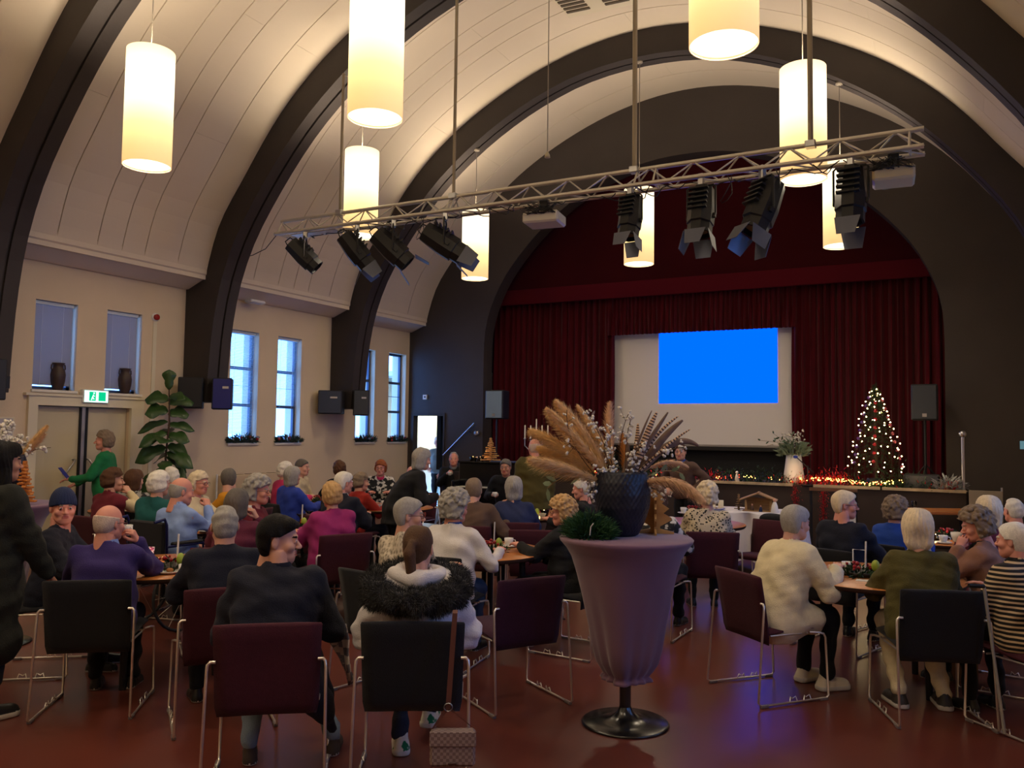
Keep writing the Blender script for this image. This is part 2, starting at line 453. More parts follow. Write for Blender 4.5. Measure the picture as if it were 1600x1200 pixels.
# windows
m_frame = mat('dark_blue_grey_frame', (70, 84, 110), .5)
m_glass = None
def glassmat():
    m = bpy.data.materials.new('window_glass'); m.use_nodes = True; nt = m.node_tree; nt.nodes.clear()
    o = nt.nodes.new('ShaderNodeOutputMaterial'); t = nt.nodes.new('ShaderNodeBsdfTransparent'); g = nt.nodes.new('ShaderNodeBsdfGlossy'); mx = nt.nodes.new('ShaderNodeMixShader')
    g.inputs['Roughness'].default_value = .05; mx.inputs[0].default_value = .06; t.inputs[0].default_value = (.93, .97, 1, 1)
    nt.links.new(t.outputs[0], mx.inputs[1]); nt.links.new(g.outputs[0], mx.inputs[2]); nt.links.new(mx.outputs[0], o.inputs[0]); return m
m_glass = glassmat()
m_slat = mat('blind_slat_grey', (165, 165, 170), .5)
m_slatw = mat('blind_slat_pale', (205, 215, 222), .5)
def window(i, y0, y1, z0, z1, sg=-1, blind=None):
    x = XL if sg < 0 else XR
    t = bpy.data.objects.new('window_%d' % i, None); COL.objects.link(t); struct(t, 'narrow side window with bars')
    t.location = (x, 0, 0)
    X = lambda d: sg*d
    mb = MB(); f = .045
    mb.box(X(.12), X(.17), y0, y0+f, z0, z1).box(X(.12), X(.17), y1-f, y1, z0, z1).box(X(.12), X(.17), y0, y1, z0, z0+f).box(X(.12), X(.17), y0, y1, z1-f, z1)
    mb.build('window_frame', m_frame, t)
    if i > 2:
        for zz in (z0+.62, z0+1.22): MB().box(X(.12), X(.165), y0+f, y1-f, zz-.025, zz+.025).build('glazing_bar', m_frame, t)
        MB().box(X(.12), X(.16), y0+f, y1-f, z0+.93, z0+.94).build('glazing_bar', m_frame, t)
    MB().box(X(.14), X(.146), y0+f, y1-f, z0+f, z1-f).build('pane', m_glass, t)
    MB().box(X(-.03), X(.12), y0-.02, y1+.03, z0-.035, z0, .004).build('window_sill', m_sill, t)
    if blind:
        zt, zb, tilt, m = blind
        rail = MB().box(X(.045), X(.095), y0+.015, y1-.025, z1-.05, z1-.005, .004).build('blind_rail', m_slatw, t)
        nn = int((zt-zb)/.024); me = None
        for k in range(nn):
            if me is None:
                a = rad(tilt); w = .0135
                mb = MB(); L = y1-y0-.05
                mb.add([(-w*math.cos(a), -L/2, -w*math.sin(a)), (w*math.cos(a), -L/2, w*math.sin(a)), (w*math.cos(a), L/2, w*math.sin(a)), (-w*math.cos(a), L/2, -w*math.sin(a))], [(0, 1, 2, 3)])
                o = mb.build('slat', m, t); me = o.data
            else: o = link('slat', me, t)
            o.location = (X(.07), (y0+y1)/2-.005, zt-.024*k)
        for fy in (.22, .72):
            yy = y0+(y1-y0)*fy; MB().tube([(X(.055), yy, z1-.03), (X(.055), yy, zb)], .0025, 4).build('blind_cord', m_white, t)
for i, w in enumerate(WINS):
    y0, y1, z0, z1 = w
    bl = {0: (z1-.06, z0+.04, 68, m_slat), 1: (z1-.06, z0+.04, 68, m_slat), 2: (z1-.06, z0+.12, 14, m_slatw), 3: (z1-.06, z0+.6, 10, m_slatw)}.get(i)
    window(i+1, y0, y1, z0, z1, -1, bl)
for i, w in enumerate(RWINS): window(i+11, *w, 1)
# double door under the first two windows
d = bpy.data.objects.new('door_1', None); COL.objects.link(d); d.location = (XL, 0, 0); struct(d, 'cream double door with dark centre bars')
m_door = mat('cream_door', (205, 192, 160), .5, noise=(1, .04))
mb = MB(); mb.box(0, .05, 6.2, 6.32, 0, 1.98).box(0, .05, 7.66, 7.86, 0, 1.98).box(0, .05, 6.2, 7.86, 1.98, 2.1).box(0, .07, 6.15, 7.9, 2.1, 2.13)
mb.build('door_frame', m_trimw, d)
for a, c in ((6.33, 6.96), (7.02, 7.65)):
    MB().box(-.1, -.05, a, c, .01, 1.97, .004).build('door_leaf', m_door, d)
MB().box(-.07, -.02, 6.94, 6.965, .01, 1.97).build('seal_bar', m_black, d)
MB().box(-.07, -.02, 7.03, 7.055, .01, 1.97).build('seal_bar', m_black, d)
MB().box(-.06, -.035, 6.965, 7.03, .01, 1.97).build('centre_strip', m_steel, d)
for yy, s in ((6.75, 1), (7.2, -1)):
    MB().tube([(-.05, yy, 1.10), (.01, yy, 1.10), (.01, yy+.13*s, 1.28), (-.05, yy+.13*s, 1.28)], .014).build('door_handle', m_steel, d)
# corridor behind doors kept dark
struct(MB().box(XL-.9, XL-.36, 6.0, 8.0, 0, 2.15).build('wall_lobby', m_black), 'dark lobby behind the double door')
for sg, nm in ((-1, 'left'), (1, 'right')):
    x = XL if sg < 0 else XR
    for a, c in (((YF, 6.2), (7.86, YB)) if sg < 0 else ((YF, YB),)):
        struct(MB().box(x-sg*.0, x-sg*.018, a, c, 0, .11).build('baseboard_%s' % nm, mat('dark_skirting', (60, 48, 42), .5)))
rc = thing('radiator_cover', 'low cream radiator panel along the left wall', 'radiator', (XL+.09, 10.0, .2))
mb = MB(); mb.box(-.06, .05, -.75, .95, 0, .78, .01); mb.build('panel', mat('radiator_cream', (206, 186, 156), .5), rc)
for k in range(7): MB().box(-.04, .03, -.7+k*.24, -.54+k*.24, .78, .786).build('grille', m_joint, rc)
MB().tube([(.0, -.82, -.1), (.0, -.82, .8)], .014).build('pipe', m_white, rc)

# ---------------- implicit surfaces (bodies, clothes, hair) ----------------
class G:
    def __init__(s, lo, hi, h):
        s.ax = [np.arange(lo[i], hi[i]+h, h, dtype=np.float32) for i in range(3)]; s.h = h
        s.F = np.full([len(a) for a in s.ax], 1.0, np.float32)
    def _b(s, lo, hi, m):
        sl = []
        for i in range(3):
            a = s.ax[i]; i0 = max(0, int((lo[i]-m-a[0])/s.h)); i1 = min(len(a), int((hi[i]+m-a[0])/s.h)+2)
            sl.append(slice(i0, max(i0+1, i1)))
        return tuple(sl), s.ax[0][sl[0]][:, None, None], s.ax[1][sl[1]][None, :, None], s.ax[2][sl[2]][None, None, :]
    def _u(s, sl, d, k, sub):
        B = s.F[sl]
        if sub: d = -d; h = np.clip(.5-.5*(B-d)/k, 0, 1); s.F[sl] = B*(1-h)+d*h+k*h*(1-h); return
        h = np.clip(.5+.5*(B-d)/k, 0, 1); s.F[sl] = B*(1-h)+d*h-k*h*(1-h)
    def cap(s, a, b, ra, rb=None, k=.02, sub=False, fl=None):
        """tapered capsule; fl = (axis, factor) flattens"""
        rb = ra if rb is None else rb; a = np.array(a, float); b = np.array(b, float); R = max(ra, rb)
        sl, X, Y, Z = s._b(np.minimum(a, b)-R, np.maximum(a, b)+R, k+3*s.h)
        ab = b-a; L = float(ab @ ab)+1e-12
        px, py, pz = X-a[0], Y-a[1], Z-a[2]
        t = np.clip((px*ab[0]+py*ab[1]+pz*ab[2])/L, 0, 1)
        d = np.sqrt((px-t*ab[0])**2+(py-t*ab[1])**2+(pz-t*ab[2])**2)-(ra+(rb-ra)*t)
        s._u(sl, d, k, sub)
    def ell(s, c, r, k=.02, sub=False, rot=None):
        c = np.array(c, float); r = np.array(r, float); R = r.max()
        sl, X, Y, Z = s._b(c-R, c+R, k+3*s.h)
        x, y, z = X-c[0], Y-c[1], Z-c[2]
        if rot is not None:
            x, y, z = (rot[0][0]*x+rot[1][0]*y+rot[2][0]*z, rot[0][1]*x+rot[1][1]*y+rot[2][1]*z, rot[0][2]*x+rot[1][2]*y+rot[2][2]*z)
        k0 = np.sqrt((x/r[0])**2+(y/r[1])**2+(z/r[2])**2); k1 = np.sqrt((x/r[0]**2)**2+(y/r[1]**2)**2+(z/r[2]**2)**2)+1e-6
        s._u(sl, k0*(k0-1)/k1, k, sub)
    def disp(s, fn):
        X, Y, Z = s.ax[0][:, None, None], s.ax[1][None, :, None], s.ax[2][None, None, :]
        s.F += fn(X, Y, Z).astype(np.float32)
    def cut(s, fn):          # keep where fn < 0
        X, Y, Z = s.ax[0][:, None, None], s.ax[1][None, :, None], s.ax[2][None, None, :]
        s.F = np.maximum(s.F, np.broadcast_to(fn(X, Y, Z), s.F.shape).astype(np.float32))
    def mesh(s):
        F = s.F
        F[0], F[-1] = 1, 1; F[:, 0], F[:, -1] = 1, 1; F[:, :, 0], F[:, :, -1] = 1, 1
        S = F < 0; n = [d-1 for d in F.shape]
        v = lambda A, o: A[o[0]:o[0]+n[0], o[1]:o[1]+n[1], o[2]:o[2]+n[2]]
        C = [(i, j, k) for i in (0, 1) for j in (0, 1) for k in (0, 1)]
        cnt = sum(v(S, c).astype(np.int8) for c in C)
        act = (cnt > 0) & (cnt < 8); ijk = np.argwhere(act)
        idx = np.full(n, -1, np.int32); idx[act] = np.arange(len(ijk))
        P = np.zeros((len(ijk), 3), np.float32); w = np.zeros(len(ijk), np.float32)
        I, J, K = ijk.T
        for a in C:
            for ax in range(3):
                if a[ax]: continue
                b = list(a); b[ax] = 1
                fa = F[I+a[0], J+a[1], K+a[2]]; fb = F[I+b[0], J+b[1], K+b[2]]
                m = (fa < 0) != (fb < 0); t = np.where(m, fa/np.where(m, fa-fb, 1), 0)
                q = np.empty_like(P)
                for d in range(3): q[:, d] = a[d]
                q[:, ax] += t; P[m] += q[m]; w += m
        P = P/w[:, None]+ijk
        V = np.stack([s.ax[d][0]+P[:, d]*s.h for d in range(3)], 1)
        Q = []
        for ax in range(3):
            o = [(1, 2), (2, 0), (0, 1)][ax]
            A = np.take(S, range(S.shape[ax]-1), ax); B = np.take(S, range(1, S.shape[ax]), ax)
            e = np.argwhere(A != B); flip = A[tuple(e.T)]
            e1 = e.copy(); e1[:, o[0]] -= 1; e2 = e1.copy(); e2[:, o[1]] -= 1; e3 = e.copy(); e3[:, o[1]] -= 1
            q = np.stack([idx[tuple(x.T)] for x in (e, e1, e2, e3)], 1)
            q[~flip] = q[~flip][:, ::-1]; Q.append(q)
        return V, np.concatenate(Q)
def nse(seed, sc, amp, st=(1, 1, 1)):
    """cheap smooth noise: sum of sines in random directions"""
    r = np.random.RandomState(seed); D = r.normal(size=(6, 3)); D /= np.linalg.norm(D, axis=1)[:, None]; D *= sc*(.6+r.rand(6, 1)*1.3); ph = r.rand(6)*6.28
    def f(X, Y, Z):
        return sum(np.sin(D[i, 0]*X*st[0]+D[i, 1]*Y*st[1]+D[i, 2]*Z*st[2]+ph[i]) for i in range(6))*(amp/2.4)
    return f

_HC = {}
def head_mesh(h, kind):
    key = (h, kind)
    if key in _HC: return _HC[key]
    g = G((-.11, -.13, -.2), (.11, .15, .15), h); f = kind != 'm'; j = .92 if f else 1.0
    g.ell((0, -.012, .028), (.075, .096, .095), .01)
    g.ell((0, .035, -.045), (.056*j, .052, .07), .03)
    g.cap((0, .064, -.094), (0, .062, -.088), .022*j, .03*j, .03)
    for x in (-1, 1):
        g.cap((x*.05*j, -.0, -.06), (x*.022, .058, -.088), .022, .02, .03)
        g.ell((x*.044, .058, -.026), (.026, .026, .024), .02)
        g.ell((x*.031, .098, .006), (.019, .014, .012), .012, True)
    g.cap((-.034, .083, .024), (.034, .083, .024), .011, .011, .014)
    g.cap((0, .086, .008), (0, .110, -.026), .008, .0125, .01)
    for x in (-1, 1): g.ell((x*.012, .1, -.03), (.009, .011, .008), .008)
    g.cap((-.018, .089, -.053), (.018, .089, -.053), .0065, .0065, .006)
    g.cap((-.015, .088, -.064), (.015, .088, -.064), .0075, .0075, .006)
    g.cap((-.02, .1, -.0585), (.02, .1, -.0585), .003, .003, .004, True)
    for x in (-1, 1):
        g.ell((x*.031, .0815, .005), (.0135, .0135, .0125), .002)
        c, s_ = math.cos(.35), math.sin(.35)
        R = [[c, -x*s_, 0], [x*s_, c, 0], [0, 0, 1]]
        g.ell((x*.08, -.012, -.006), (.008, .02, .032), .006, rot=R)
        g.ell((x*.09, -.008, .0), (.006, .01, .015), .006, True, rot=R)
    g.cap((0, -.025, -.05), (0, -.04, -.18), .052 if f else .058, .056 if f else .064, .03)
    V, Q = g.mesh(); c = V[Q].mean(1)
    mi = np.zeros(len(Q), np.int32)
    for x in (-1, 1):
        e = np.array([x*.031, .0815, .005]); d = np.linalg.norm(c-e, axis=1)
        eye = (d < .0152) & (c[:, 1] > .09) & (abs(c[:, 2]-.005) < .0075); mi[eye] = 1
        mi[eye & (np.hypot(c[:, 0]-e[0], c[:, 2]-.005) < .0062)] = 2
        brow = (abs(c[:, 0]-x*.033) < .017) & (abs(c[:, 2]-.028) < .0048) & (c[:, 1] > .07); mi[brow] = 3
    lip = (abs(c[:, 0]) < .023) & (abs(c[:, 2]+.0585) < .011) & (c[:, 1] > .088); mi[lip] = 4
    _HC[key] = (V, Q, mi); return _HC[key]
def hair_mesh(style, h):
    key = ('hair', style, h)
    if key in _HC: return _HC[key]
    big = style in ('long', 'ponytail')
    g = G((-.16, -.2, -.42 if big else -.2), (.16, .16, .2), h)
    base = lambda e: g.ell((0, -.014, .03), (.076+e, .097+e, .096+e), .01)
    ph = lambda X, Y: np.arctan2(X, -(Y+.0))
    if style == 'short':      # short combed hair, ears free
        base(.013); g.ell((0, -.045, -.02), (.068, .062, .075), .03)
        g.disp(nse(3, 38, .005, (1, 1, .5)))
        g.cut(lambda X, Y, Z: (Y*.95-.056)-np.clip((Z-.055)*1.1, -.03, .2)); g.cut(lambda X, Y, Z: -(Z+.075)+0*X)
        g.cut(lambda X, Y, Z: np.where((Y > -.03) & (Z < .012), .02, -.02)+0*X)
    elif style == 'shortdark':
        base(.019); g.ell((0, -.045, -.02), (.07, .064, .078), .03); g.ell((.012, .038, .088), (.056, .045, .032), .03)
        g.disp(nse(3, 30, .005, (1, 1, .4)))
        g.disp(lambda X, Y, Z: .0025*np.sin(80*X+60*Z+6*np.sin(25*Y)))
        g.cut(lambda X, Y, Z: (Y-.040)-np.clip((Z-.045)*1.6, -.03, .2)); g.cut(lambda X, Y, Z: -(Z+.085)+0*X)
        g.cut(lambda X, Y, Z: np.where((Y > -.034) & (Z < .024), .02, -.02)+0*X)
    elif style == 'fringe':   # bald crown, band of hair at back and sides
        base(.007); g.ell((0, -.045, -.02), (.066, .058, .07), .03); g.disp(nse(8, 45, .003))
        g.cut(lambda X, Y, Z: (Z-.042)+0*X+np.clip(Y, -.1, .1)*.15); g.cut(lambda X, Y, Z: -(Z+.07)+0*X); g.cut(lambda X, Y, Z: (Y-.012)+0*X+0*Z)
    elif style == 'thin':     # thin receding hair
        base(.006); g.ell((0, -.045, -.02), (.067, .06, .072), .03); g.disp(nse(9, 60, .0035))
        g.cut(lambda X, Y, Z: (Y-.02)-np.clip((Z-.06)*.3, -.02, .1)); g.cut(lambda X, Y, Z: -(Z+.075)+0*X)
        g.cut(lambda X, Y, Z: np.where((Y > -.028) & (Z < .01), .02, -.02)+0*X)
    elif style in ('round', 'curly', 'wavy'):
        e = {'round': .024, 'curly': .034, 'wavy': .028}[style]
        base(e); g.ell((0, -.05, -.02), (.078+e*.6, .066+e*.5, .08), .04)
        for x in (-1, 1): g.ell((x*.068, -.008, -.004), (.024+e*.2, .048, .05), .03)
        if style != 'round':
            rr_ = random.Random(17); nb, br = (210, .017) if style == 'curly' else (130, .021)
            for _ in range(nb):
                v = Vector((rr_.gauss(0, 1), rr_.gauss(0, 1), rr_.gauss(.25, .9))).normalized()
                g.ell((v.x*(.078+e), -.014+v.y*(.099+e), .03+v.z*(.098+e)-(.03 if v.z < -.2 else 0)), (br*rr_.uniform(.7, 1.2),)*3, .006)
        else:
            g.disp(nse(4, 48, .004, (1, 1, 1)))
        g.disp(nse(12, 110, .003))
        g.cut(lambda X, Y, Z: (Y-.055)-np.clip((Z-.045)*1.5, -.04, .2)); g.cut(lambda X, Y, Z: -(Z+.088)+.0*X)
        g.cut(lambda X, Y, Z: np.where((Y > .016) & (Z < .038), .02, -.02)+0*X)
    elif style == 'bob':
        base(.024); g.cap((-.03, -.045, .0), (-.035, -.05, -.09), .062, .056, .03); g.cap((.03, -.045, .0), (.035, -.05, -.09), .062, .056, .03)
        for x in (-1, 1): g.cap((x*.062, .0, .02), (x*.07, .0, -.085), .028, .024, .03)
        g.disp(nse(6, 42, .005, (1, 1, .3))); g.disp(lambda X, Y, Z: .0025*np.sin(30*ph(X, Y)+2*np.sin(30*Z)))
        g.cut(lambda X, Y, Z: (Y-.066)-np.clip((Z-.045)*1.5, -.04, .2)); g.cut(lambda X, Y, Z: np.where((Y > .03) & (Z < .03), .02, -.02)+0*X)
    elif style == 'long':
        base(.024)
        for x in (-1, 0, 1): g.cap((x*.045, -.05+.012*abs(x), .0), (x*.075, -.075+.03*abs(x), -.29), .06, .036, .04)
        for x in (-1, 1): g.cap((x*.062, .0, .02), (x*.085, .005, -.2), .03, .022, .03)
        g.disp(nse(6, 34, .009, (1, 1, .5))); g.disp(lambda X, Y, Z: .003*np.sin(28*ph(X, Y)+3*np.sin(24*Z)))
        g.cut(lambda X, Y, Z: (Y-.066)-np.clip((Z-.045)*1.5, -.04, .2)); g.cut(lambda X, Y, Z: np.where((Y > .03) & (Z < .03), .02, -.02)+0*X)
    elif style == 'ponytail':
        base(.010); g.ell((0, -.045, -.02), (.067, .06, .07), .03)
        g.ell((0, -.105, .035), (.03, .03, .03), .02)
        g.cap((0, -.125, .04), (.0, -.16, -.02), .018, .030, .01); g.cap((.0, -.16, -.02), (.010, -.15, -.16), .030, .024, .01); g.cap((.010, -.15, -.16), (.018, -.135, -.27), .024, .008, .01)
        g.disp(nse(6, 42, .004, (1, 1, .3))); g.disp(lambda X, Y, Z: .0022*np.sin(60*X+2*np.sin(20*Z)))
        g.cut(lambda X, Y, Z: (Y-.05)-np.clip((Z-.045)*1.3, -.04, .2)); g.cut(lambda X, Y, Z: np.where((Y > -.02) & (Z < .02), .02, -.02)+0*X)
    elif style == 'beanie':
        base(.016); g.disp(lambda X, Y, Z: .0022*np.sin(26*ph(X, Y)))
        g.ell((0, -.02, .09), (.06, .075, .06), .04)
        g.cut(lambda X, Y, Z: -(Z-.012-.25*Y)+0*X)
    V, Q = g.mesh(); _HC[key] = (V, Q); return _HC[key]
def hand_mesh(pose, h):
    """right hand: fingers +y, back of the hand +z, thumb on the -x side, origin at the wrist"""
    key = ('hand', pose, h)
    if key in _HC: return _HC[key]
    g = G((-.09, -.05, -.11), (.075, .21, .06), h)
    g.cap((0, -.04, 0), (0, .01, 0), .026, .026, .01)
    for x, y in ((-.026, .078), (-.009, .083), (.009, .08), (.026, .072)):
        g.cap((x*.6, .012, 0), (x, y, .002), .016, .0135, .012)
    L = [(.040, .026, .02), (.045, .029, .022), (.041, .027, .021), (.032, .02, .018)]
    for (x, y), l, sp in zip(((-.028, .08), (-.0095, .086), (.0095, .083), (.027, .075)), L, (-.12, -.03, .05, .16)):
        b = {'relaxed': (.25, .6, .9), 'flat': (.08, .2, .3), 'grip': (.85, 1.9, 2.7)}[pose]
        p = np.array([x, y, .002]); r = .0095
        for q, ll in enumerate(l):
            a = b[q]; d = np.array([math.sin(sp)*math.cos(a), math.cos(sp)*math.cos(a), -math.sin(a)])
            e = p+d*ll; g.cap(p, e, r, r*.9, .004); p = e; r *= .9
    if pose == 'grip': T = [(-.02, .02, -.004), (-.04, .05, -.026), (-.034, .078, -.05), (-.018, .098, -.06)]
    else: T = [(-.018, .018, -.002), (-.047, .045, -.012), (-.062, .075, -.018), (-.066, .1, -.022)]
    for a, b2, r0, r1 in zip(T[:-1], T[1:], (.016, .0125, .0105), (.0125, .0105, .009)): g.cap(a, b2, r0, r1, .006)
    V, Q = g.mesh(); _HC[key] = (V, Q); return _HC[key]
def shoe_mesh(kind, h=.0085):
    key = ('shoe', kind, h)
    if key in _HC: return _HC[key]
    g = G((-.07, -.11, -.02), (.07, .22, .16), h)
    if kind == 'sneaker':
        g.cap((0, -.055, .03), (0, .13, .03), .042, .043, .01); g.cap((0, -.05, .03), (0, -.03, .11), .04, .04, .03); g.cap((0, .03, .05), (0, .1, .04), .04, .034, .03)
        g.cap((-.012, -.06, .018), (-.012, .13, .018), .036, .036, .004); g.cap((.012, -.06, .018), (.012, .13, .018), .036, .036, .004)
        g.disp(lambda X, Y, Z: np.where(Z < .034, -.005, 0)+0*X+0*Y)
    else:
        g.cap((0, -.05, .026), (0, .12, .024), .035, .038, .01); g.cap((0, -.045, .03), (0, -.035, .075), .034, .034, .02); g.cap((0, .02, .045), (0, .1, .03), .034, .03, .02)
        g.disp(lambda X, Y, Z: np.where(Z < .016, -.004, 0)+0*X+0*Y)
    g.ell((0, -.035, .14), (.03, .04, .045), .008, True)
    g.cut(lambda X, Y, Z: -Z+0*X+0*Y)
    V, Q = g.mesh(); c = V[Q].mean(1); mi = (c[:, 2] < (.034 if kind == 'sneaker' else .014)).astype(np.int32)
    _HC[key] = (V, Q, mi); return _HC[key]

SKIN = {'fair': mat('skin_fair', (214, 160, 136), .5, noise=(14, .06)), 'pink': mat('skin_pink', (218, 150, 130), .48, noise=(14, .07)), 'tan': mat('skin_tan', (196, 140, 110), .5, noise=(14, .06))}
EYEW = mat('eye_white', (225, 220, 215), .3); EYED = mat('iris_dark', (50, 38, 30), .2); LIPM = mat('lips', (180, 98, 90), .5)
def hairmat(n, c): return mat('hair_'+n, c, .62, spec=.15, noise=(60, .14), bump=(190, .5), stretch=(1, 1, .5), sheen=.03)
HAIR = {'white': hairmat('white', (232, 226, 214)), 'pinkgrey': hairmat('thin_pinkish_grey', (206, 186, 172)), 'cream': hairmat('cream', (226, 208, 176)), 'grey': hairmat('grey', (162, 158, 152)), 'dgrey': hairmat('dark_grey', (104, 98, 92)),
        'brown': hairmat('brown', (88, 60, 42)), 'dark': hairmat('near_black', (16, 13, 13)), 'lbrown': hairmat('light_brown', (84, 60, 42)), 'blond': hairmat('blond', (196, 158, 108)), 'ginger': hairmat('ginger', (150, 84, 48)), 'greybrown': hairmat('grey_brown', (134, 116, 98))}
def cloth(n, c, rough=.88, sc=14): return mat('cloth_'+n, c, rough, noise=(sc*3, .05), bump=(160, .4), sheen=.03)
def knit(n, c):
    m = mat('knit_'+n, c, .92, noise=(30, .12), bump=(90, .7), sheen=.3); return m
def perp_ik(S, T, u, l, pole):
    S, T, pole = Vector(S), Vector(T), Vector(pole); d = T-S; D = min(max(d.length, abs(u-l)+.02), (u+l)*.995); d.normalize(); T = S+d*D
    a = (u*u-l*l+D*D)/(2*D); hh = math.sqrt(max(u*u-a*a, 0)); p = pole-d*pole.dot(d); p.normalize()
    return S+d*a+p*hh, T
_SEED = [11]
def person(label, head, rz, pose='sit', lean=8, hy=0, hp=0, sex='f', hair='round', hc='grey', top='navy', style='sweater', legs='black', hands=('table', 'table'), shoes='flat',
           shoem=None, skin='fair', lod=1, fat=1.0, collar=None, glasses=False, s=None, twist=0, group=None, reach=None, skirt=False, spread=.11, knee=.42, topm=None, feet=None):
    """head = world position of the crown; rz = world heading of the body (degrees)"""
    _SEED[0] += 1; seed = _SEED[0]
    hx, hyy, hz = head; L = rad(lean)
    cr = lambda sc: None
    pel0 = .45 if pose == 'sit' else 0
    kz = (.09 if pose == 'sit' else .92)
    if s is None: s = (hz-pel0)/(kz+.5*math.cos(L)+.145*math.cos(L*.5)+.125); s = min(max(s, .8), 1.08)
    pz = hz-s*(.5*math.cos(L)+.145*math.cos(L*.5)+.125)
    if pose == 'sit': pz = max(pz, .5)
    P = Vector((0, 0, pz))
    ax = lambda d: P+Vector((0, math.sin(L)*d*s, math.cos(L)*d*s))
    N = ax(.5); Hc = N+Vector((0, (math.sin(L*.5)*.145+.02)*s, math.cos(L*.5)*.145*s))
    # root so that the head is where it should be
    R = Matrix.Rotation(rad(rz), 3, 'Z'); off = R @ Vector((Hc.x, Hc.y, 0))
    root = thing('person', label, 'person', (hx-off.x, hyy-off.y, 0), rad(rz), group)
    hS = {0: .005, 1: .0075, 2: .0095}[lod]; gS = {0: .0125, 1: .018, 2: .024}[lod]; h3 = .005 if lod == 0 else .0075
    HM = Matrix.Translation(Hc) @ Matrix.Rotation(rad(hy), 4, 'Z') @ Matrix.Rotation(-rad(hp)-L*.35, 4, 'X') @ Matrix.Scale(s*(1.0 if sex == 'f' else 1.03), 4)
    tw = Matrix.Rotation(rad(twist), 3, 'Z')
    sw = .165 if sex == 'f' else .185
    SH = [N+tw @ Vector((x*sw*s, -.01, -.075*s)) for x in (-1, 1)]
    fwd = {'table': (.15, .40, .775), 'lap': (.09, .34, .64), 'cross': (.04, .30, .77), 'down': (.215, .03, pz-.16), 'hip': (.22, .12, pz+.05)}
    arms = []
    for i, x in enumerate((-1, 1)):
        t = hands[i]; hpose = 'relaxed'
        if t == 'mouth':
            q = HM @ Vector((x*.085, .175, -.125)); T = Vector(q); hpose = 'grip'
        elif isinstance(t, str): a, b2, c = fwd[t]; T = Vector((x*a, b2, c)); hpose = 'relaxed' if t != 'cup' else 'grip'
        else:
            T = Vector(t[:3]); hpose = t[3] if len(t) > 3 else 'relaxed'
        E_, T2 = perp_ik(SH[i], T, .285*s, .255*s, (x*.7, -.35, -1.0) if t != 'mouth' else (x*.4, .15, -1.0))
        arms.append((SH[i], E_, T2, hpose, x))
    # legs
    LG = []
    for i, x in enumerate((-1, 1)):
        if pose == 'sit':
            kn = Vector((x*spread, knee*s, .49)); an = Vector((x*(spread+.0), (knee-.04)*s, .085))
            if feet: an = Vector((feet[i][0], feet[i][1], .085+(feet[i][2] if len(feet[i]) > 2 else 0))); 
            LG.append((P+Vector((x*.085*s, 0, -.01)), kn, an))
        else:
            an = Vector((x*.10, -.02, .085)); hip = P+Vector((x*.09*s, 0, -.02)); LG.append((hip, (hip+an)/2+Vector((0, .035, .02)), an))
    lo = [min(v) for v in zip(*[tuple(p) for l in arms for p in l[:3]]+[tuple(P)])]; hi = [max(v) for v in zip(*[tuple(p) for l in arms for p in l[:3]]+[tuple(P)])]
    # ---- body
    g = G((min(lo[0], -.24)-.08, -.25, .06), (max(hi[0], .24)+.08, max(hi[1], .55 if pose == 'sit' else .2)+.12, N.z+.1), .026)
    f = fat
    g.cap(P+Vector((-.07*s, 0, 0)), P+Vector((.07*s, 0, 0)), .105*s*f, k=.04); g.cap(ax(.14)+Vector((-.05, 0, 0)), ax(.14)+Vector((.05, 0, 0)), .095*s*f, k=.06)
    g.cap(ax(.3)+Vector((-.07, 0, 0)), ax(.3)+Vector((.07, 0, 0)), .1*s, k=.06); g.cap(SH[0], SH[1], .055*s, k=.05); g.cap(ax(.42), Hc-Vector((0, .03, .05)), .055*s, k=.03)
    for S_, E_, T_, hpz, x in arms: g.cap(S_, E_, .045*s, .038*s); g.cap(E_, T_, .036*s, .025*s)
    for A, K_, B in LG: g.cap(A, K_, .075*s, .05*s); g.cap(K_, B, .048*s, .032*s)
    Vb, Qb = g.mesh(); mib = np.zeros(len(Qb), np.int32)
    Vs, Qs, Ms = [Vb], [Qb], [mib]; nv = len(Vb)
    def addm(V, Q, M4, mi=None, fl=False):
        nonlocal nv
        M4 = np.array(M4); V2 = V @ M4[:3, :3].T+M4[:3, 3]
        Vs.append(V2); Qs.append((Q[:, ::-1] if fl else Q)+nv); Ms.append(np.zeros(len(Q), np.int32) if mi is None else mi); nv += len(V)
    hv, hq, hm = head_mesh(hS, sex); addm(hv, hq, HM, hm)
    for S_, E_, T_, hpz, x in arms:
        d = (T_-E_).normalized(); V, Q = hand_mesh(hpz, h3)
        if hpz == 'grip': up = Vector((x*.95, -.1, .35))
        else: up = Vector((x*.25, -.2, 1)); d = (d+Vector((-x*.15, .25, -.05))).normalized()
        zz = (up-d*up.dot(d)).normalized(); xx = d.cross(zz)
        M4 = Matrix.Identity(4)
        for r_ in range(3): M4[r_][0] = xx[r_]*s*.95; M4[r_][1] = d[r_]*s*.95; M4[r_][2] = zz[r_]*s*.95; M4[r_][3] = T_[r_]
        if x < 0: M4 = M4 @ Matrix.Scale(-1, 4, (1, 0, 0))
        addm(V, Q, M4, None, x < 0)
    hmn = HAIR[hc] if hc else HAIR['grey']
    me = mesh_np('body', np.concatenate(Vs), np.concatenate(Qs), [SKIN[skin], EYEW, EYED, hmn, LIPM], True, np.concatenate(Ms))
    link('body', me, root)
    # ---- upper garment
    th = {'sweater': .014, 'shirt': .010, 'coat': .026, 'jacket': .020, 'puffer': .036, 'vest': .018, 'longcoat': .028, 'cardigan': .018}[style]
    hemz = {'sweater': -.09, 'shirt': -.07, 'coat': -.2, 'jacket': -.1, 'puffer': -.12, 'vest': -.08, 'cardigan': -.14}.get(style, -.1)
